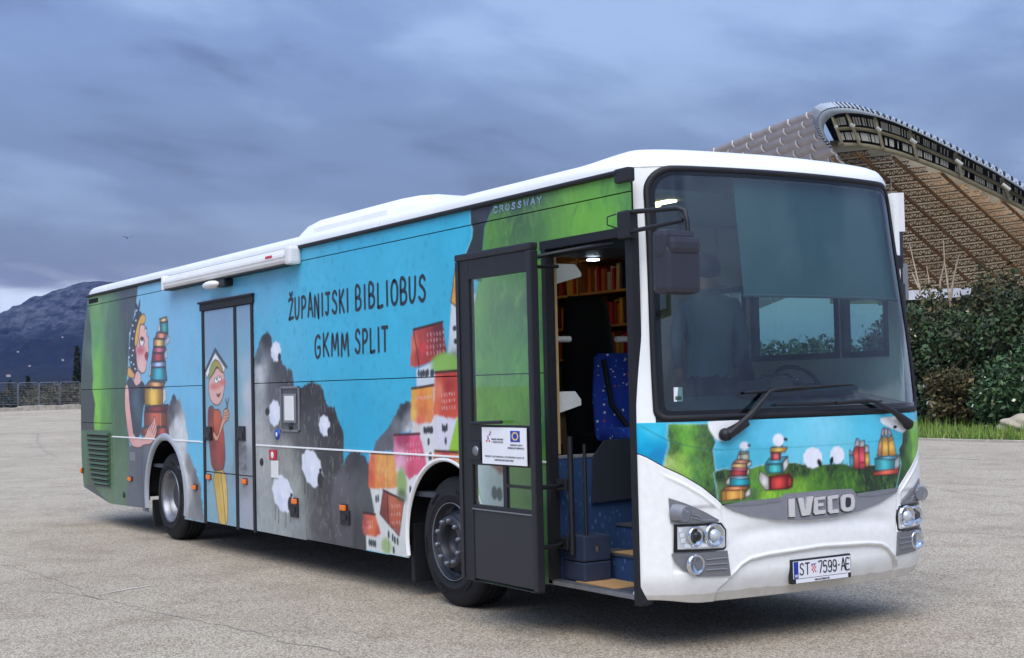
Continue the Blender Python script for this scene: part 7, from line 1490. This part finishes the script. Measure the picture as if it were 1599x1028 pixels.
F = [(i*5+j, i*5+j+1, (i+1)*5+j+1, (i+1)*5+j) for i in range(nn-1) for j in range(4)]; RIM = st(MB().add(V, F, True), 'roof_rim', 'rim_grey')
for i in range(nn-1):          # fins along the rim
    for f in (.0, .5):
        a = np.array(O2[i])*(1-f)+np.array(O2[i+1])*f; b = np.array(I2[i])*(1-f)+np.array(I2[i+1])*f; d = 111.0-i*.10
        p = AT(*(a+(b-a)*-.06), d); q = AT(*(a+(b-a)*.42), d-.6); st(MB().tube([p, q], .09, 4), 'rim_fin', 'stand_dark' if f else 'rim_grey', RIM)
# gallery of lights between rim and lower walkway
low = k4((128, 285), (112, 270), (120, 255), (130, 250), (150, 255), (180, 262), (230, 262), (290, 268), (350, 280), (430, 300), (530, 335), (650, 380), (770, 436), (900, 498), (1030, 565), (1300, 720)); L2 = [(np.interp(t, range(nO), [p[0] for p in low]), np.interp(t, range(nO), [p[1] for p in low])) for t in tt_]
V = []
for i, (a, b) in enumerate(zip(I2, L2)): d = 113-i*.08; V += [AT(*a, d+2.0), AT(*((np.array(a)+b)/2), d+3.5), AT(*b, d+2.2)]
st(MB().add(V, [(i*3+j, i*3+j+1, i*3+4+j, i*3+3+j) for i in range(12, nn-1) for j in range(2)], True), 'light_gallery', 'rim_dark')
st(MB().tube([AT(b[0], b[1], 112-i*.08) for i, b in enumerate(L2) if i >= 16], .20, 6), 'gallery_walkway', 'walk_olive')
md_ = lambda i, f: tuple(np.array(I2[i])*(1-f)+np.array(L2[i])*f)
st(MB().tube([AT(*md_(i, .48), 112.2-i*.08) for i in range(17, nn)], .14, 5), 'gallery_rail', 'walk_olive')
rg = random.Random(9)
for i in range(17, nn-1):
    gap_ = (i % 7 in (3,))
    for f0 in (.06, .54):
        for h_ in (0, .25, .5, .75):
            if rg.random() < .35: continue
            a = np.array(md_(i, f0+.06))*(1-h_)+np.array(md_(i+1, f0+.06))*h_; b = np.array(md_(i, f0+.30))*(1-h_)+np.array(md_(i+1, f0+.30))*h_; d = 112.4-i*.08
            st(MB().tube([AT(*a, d), AT(*b, d)], .05, 4), 'gallery_fin', 'lamp_pale')
    if gap_: st(MB().tube([AT(*md_(i, .02), 111.8-i*.08), AT(*md_(i+1, .98), 111.6-i*.08)], .13, 5), 'gallery_post', 'walk_olive'); st(MB().tube([AT(*md_(i, .35), 111-i*.08), AT(*md_(i+1, .42), 111-i*.08)], .14, 6), 'flood_lamp', 'lamp_pale')
# underside sheet and truss work
def low_y(px): return float(np.interp(px, [p[0] for p in L2[14:]], [p[1] for p in L2[14:]]))
def UD(px, py): return 135-22*float(np.clip((470-py)/230, 0, 1.2))+.0*px
V = []; nxs = np.linspace(1296, 1760, 40); nty = 14
for x in nxs:
    y0_ = low_y(x)-4
    for q in range(nty): y = lerp(y0_, 475, q/(nty-1)); V.append(AT(x, y, UD(x, y)+2.2))
st(MB().add(V, [(i*nty+j, i*nty+j+1, (i+1)*nty+j+1, (i+1)*nty+j) for i in range(len(nxs)-1) for j in range(nty-1)], True), 'roof_soffit', 'roof_cream')
tr = MB(); ntri = 0
for k_ in range(28):
    yl = 500-k_*11.8; P = []; Q = []
    for x in np.arange(1300, 1740, 7.0):
        y = yl-(x-1300)*.16+14*math.sin((x-1300)/230)
        if y < low_y(x)+5 or y > 470: P = P if len(P) > 1 else []; continue
        P.append(AT(x, y, UD(x, y)+.6)); Q.append(AT(x+2, y+7.2, UD(x, y+7.2)-1.2))
    if len(P) < 3: continue
    tr.tube(P, .05, 4, False); tr.tube(Q, .065, 4, False)
    for i in range(len(P)-1): tr.tube([P[i], Q[i]] if i % 2 else [Q[i], P[i]], .045, 3, False); tr.tube([Q[i], P[i+1]] if i % 2 == 0 else [P[i], Q[i+1]], .05, 3, False)
o = st(tr, 'purlin_trusses', 'truss_brown', None, False); o['kind'] = 'stuff'
for k_ in range(-6, 9):
    P = []; Q = []
    for t in np.linspace(0, 1, 30):
        x = 1290+k_*48+t*260; y = 238+t*235+0*k_
        if y < low_y(x)+3 or y > 472 or x < 1296 or x > 1750: continue
        P.append(AT(x, y, UD(x, y)-.8)); Q.append(AT(x+2.5, y+1, UD(x, y)-2.2))
    if len(P) > 3:
        mb = MB().tube(P, .15, 6).tube(Q, .11, 6)
        for i in range(len(P)-1): mb.tube([P[i], Q[i+1]], .05, 4, False)
        st(mb, 'main_rib', 'truss_brown')
# eave beam, dark stand behind
st(MB().prism([AT(1395, 455, 112), AT(1520, 449, 112), AT(1520, 463, 112), AT(1395, 470, 112)], Vector(AF)*1.5), 'eave_beam', 'beam_white'); st(MB().prism([AT(1398, 466, 114), AT(1800, 452, 114), AT(1800, 640, 114), AT(1398, 640, 114)], Vector(AF)*3), 'stand_wall', 'stand_dark')
for px in (): st(MB().tube([AT(px, 450, 111.5), AT(px+2, 600, 111.5)], .35, 6), 'stand_column', 'stand_dark')
# white box on a mast beside the screen edge
bx_ = at(1403, 330, 62); sg = tag(empty('mast_box', (bx_[0], bx_[1], 0)), 'tall white box on a dark mast behind the far side of the bus', 'mast'); rt = Vector(AR); rt.z = 0; rt.normalize(); fw = Vector((-rt.y, rt.x, 0)); zt0 = at(1403, 362, 62)[2]; zt1 = at(1403, 301, 62)[2]
def sgb(w0, w1, z0, z1, dp, n, m): P = [rt*w0+Vector((0, 0, z0)), rt*w1+Vector((0, 0, z0)), rt*w1+Vector((0, 0, z1)), rt*w0+Vector((0, 0, z1))]; MB().prism(P, fw*dp).build(n, m, sg)
sgb(-.30, .26, zt0, zt1, .45, 'box', 'white_plastic'); sgb(-.06, .16, zt0-1.4, zt0, .2, 'bracket', 'dark_steel'); sgb(-.02, .32, zt0-3.0, zt0-1.4, .4, 'control_box', 'grey_plastic'); MB().tube([(0, 0, 0), (0, 0, zt0-1.0)], .09, 8).build('mast', 'dark_steel', sg); MB().tube([rt*-.28+Vector((0, 0, zt1)), rt*-.28+Vector((0, 0, zt1+.7))], .02, 5).build('rod', 'grey_plastic', sg)
# haze over the whole place
HZ = True
if HZ:
    m = bpy.data.materials.new('haze'); m.use_nodes = True; N, L = m.node_tree.nodes, m.node_tree.links
    for q in list(N):
        if q.type != 'OUTPUT_MATERIAL': N.remove(q)
    pv = N.new('ShaderNodeVolumePrincipled'); pv.inputs['Color'].default_value = (.26, .40, 1.0, 1); pv.inputs['Density'].default_value = 6.5e-5; pv.inputs['Anisotropy'].default_value = .1; L.new(pv.outputs[0], [q for q in N if q.type == 'OUTPUT_MATERIAL'][0].inputs['Volume']); MATS['haze'] = m
    o = MB().box((-9500, -9500, -1.5), (9500, 9500, 420)).build('haze', m); tag(o, 'thin blue air haze over the whole place', 'haze', kind='stuff')
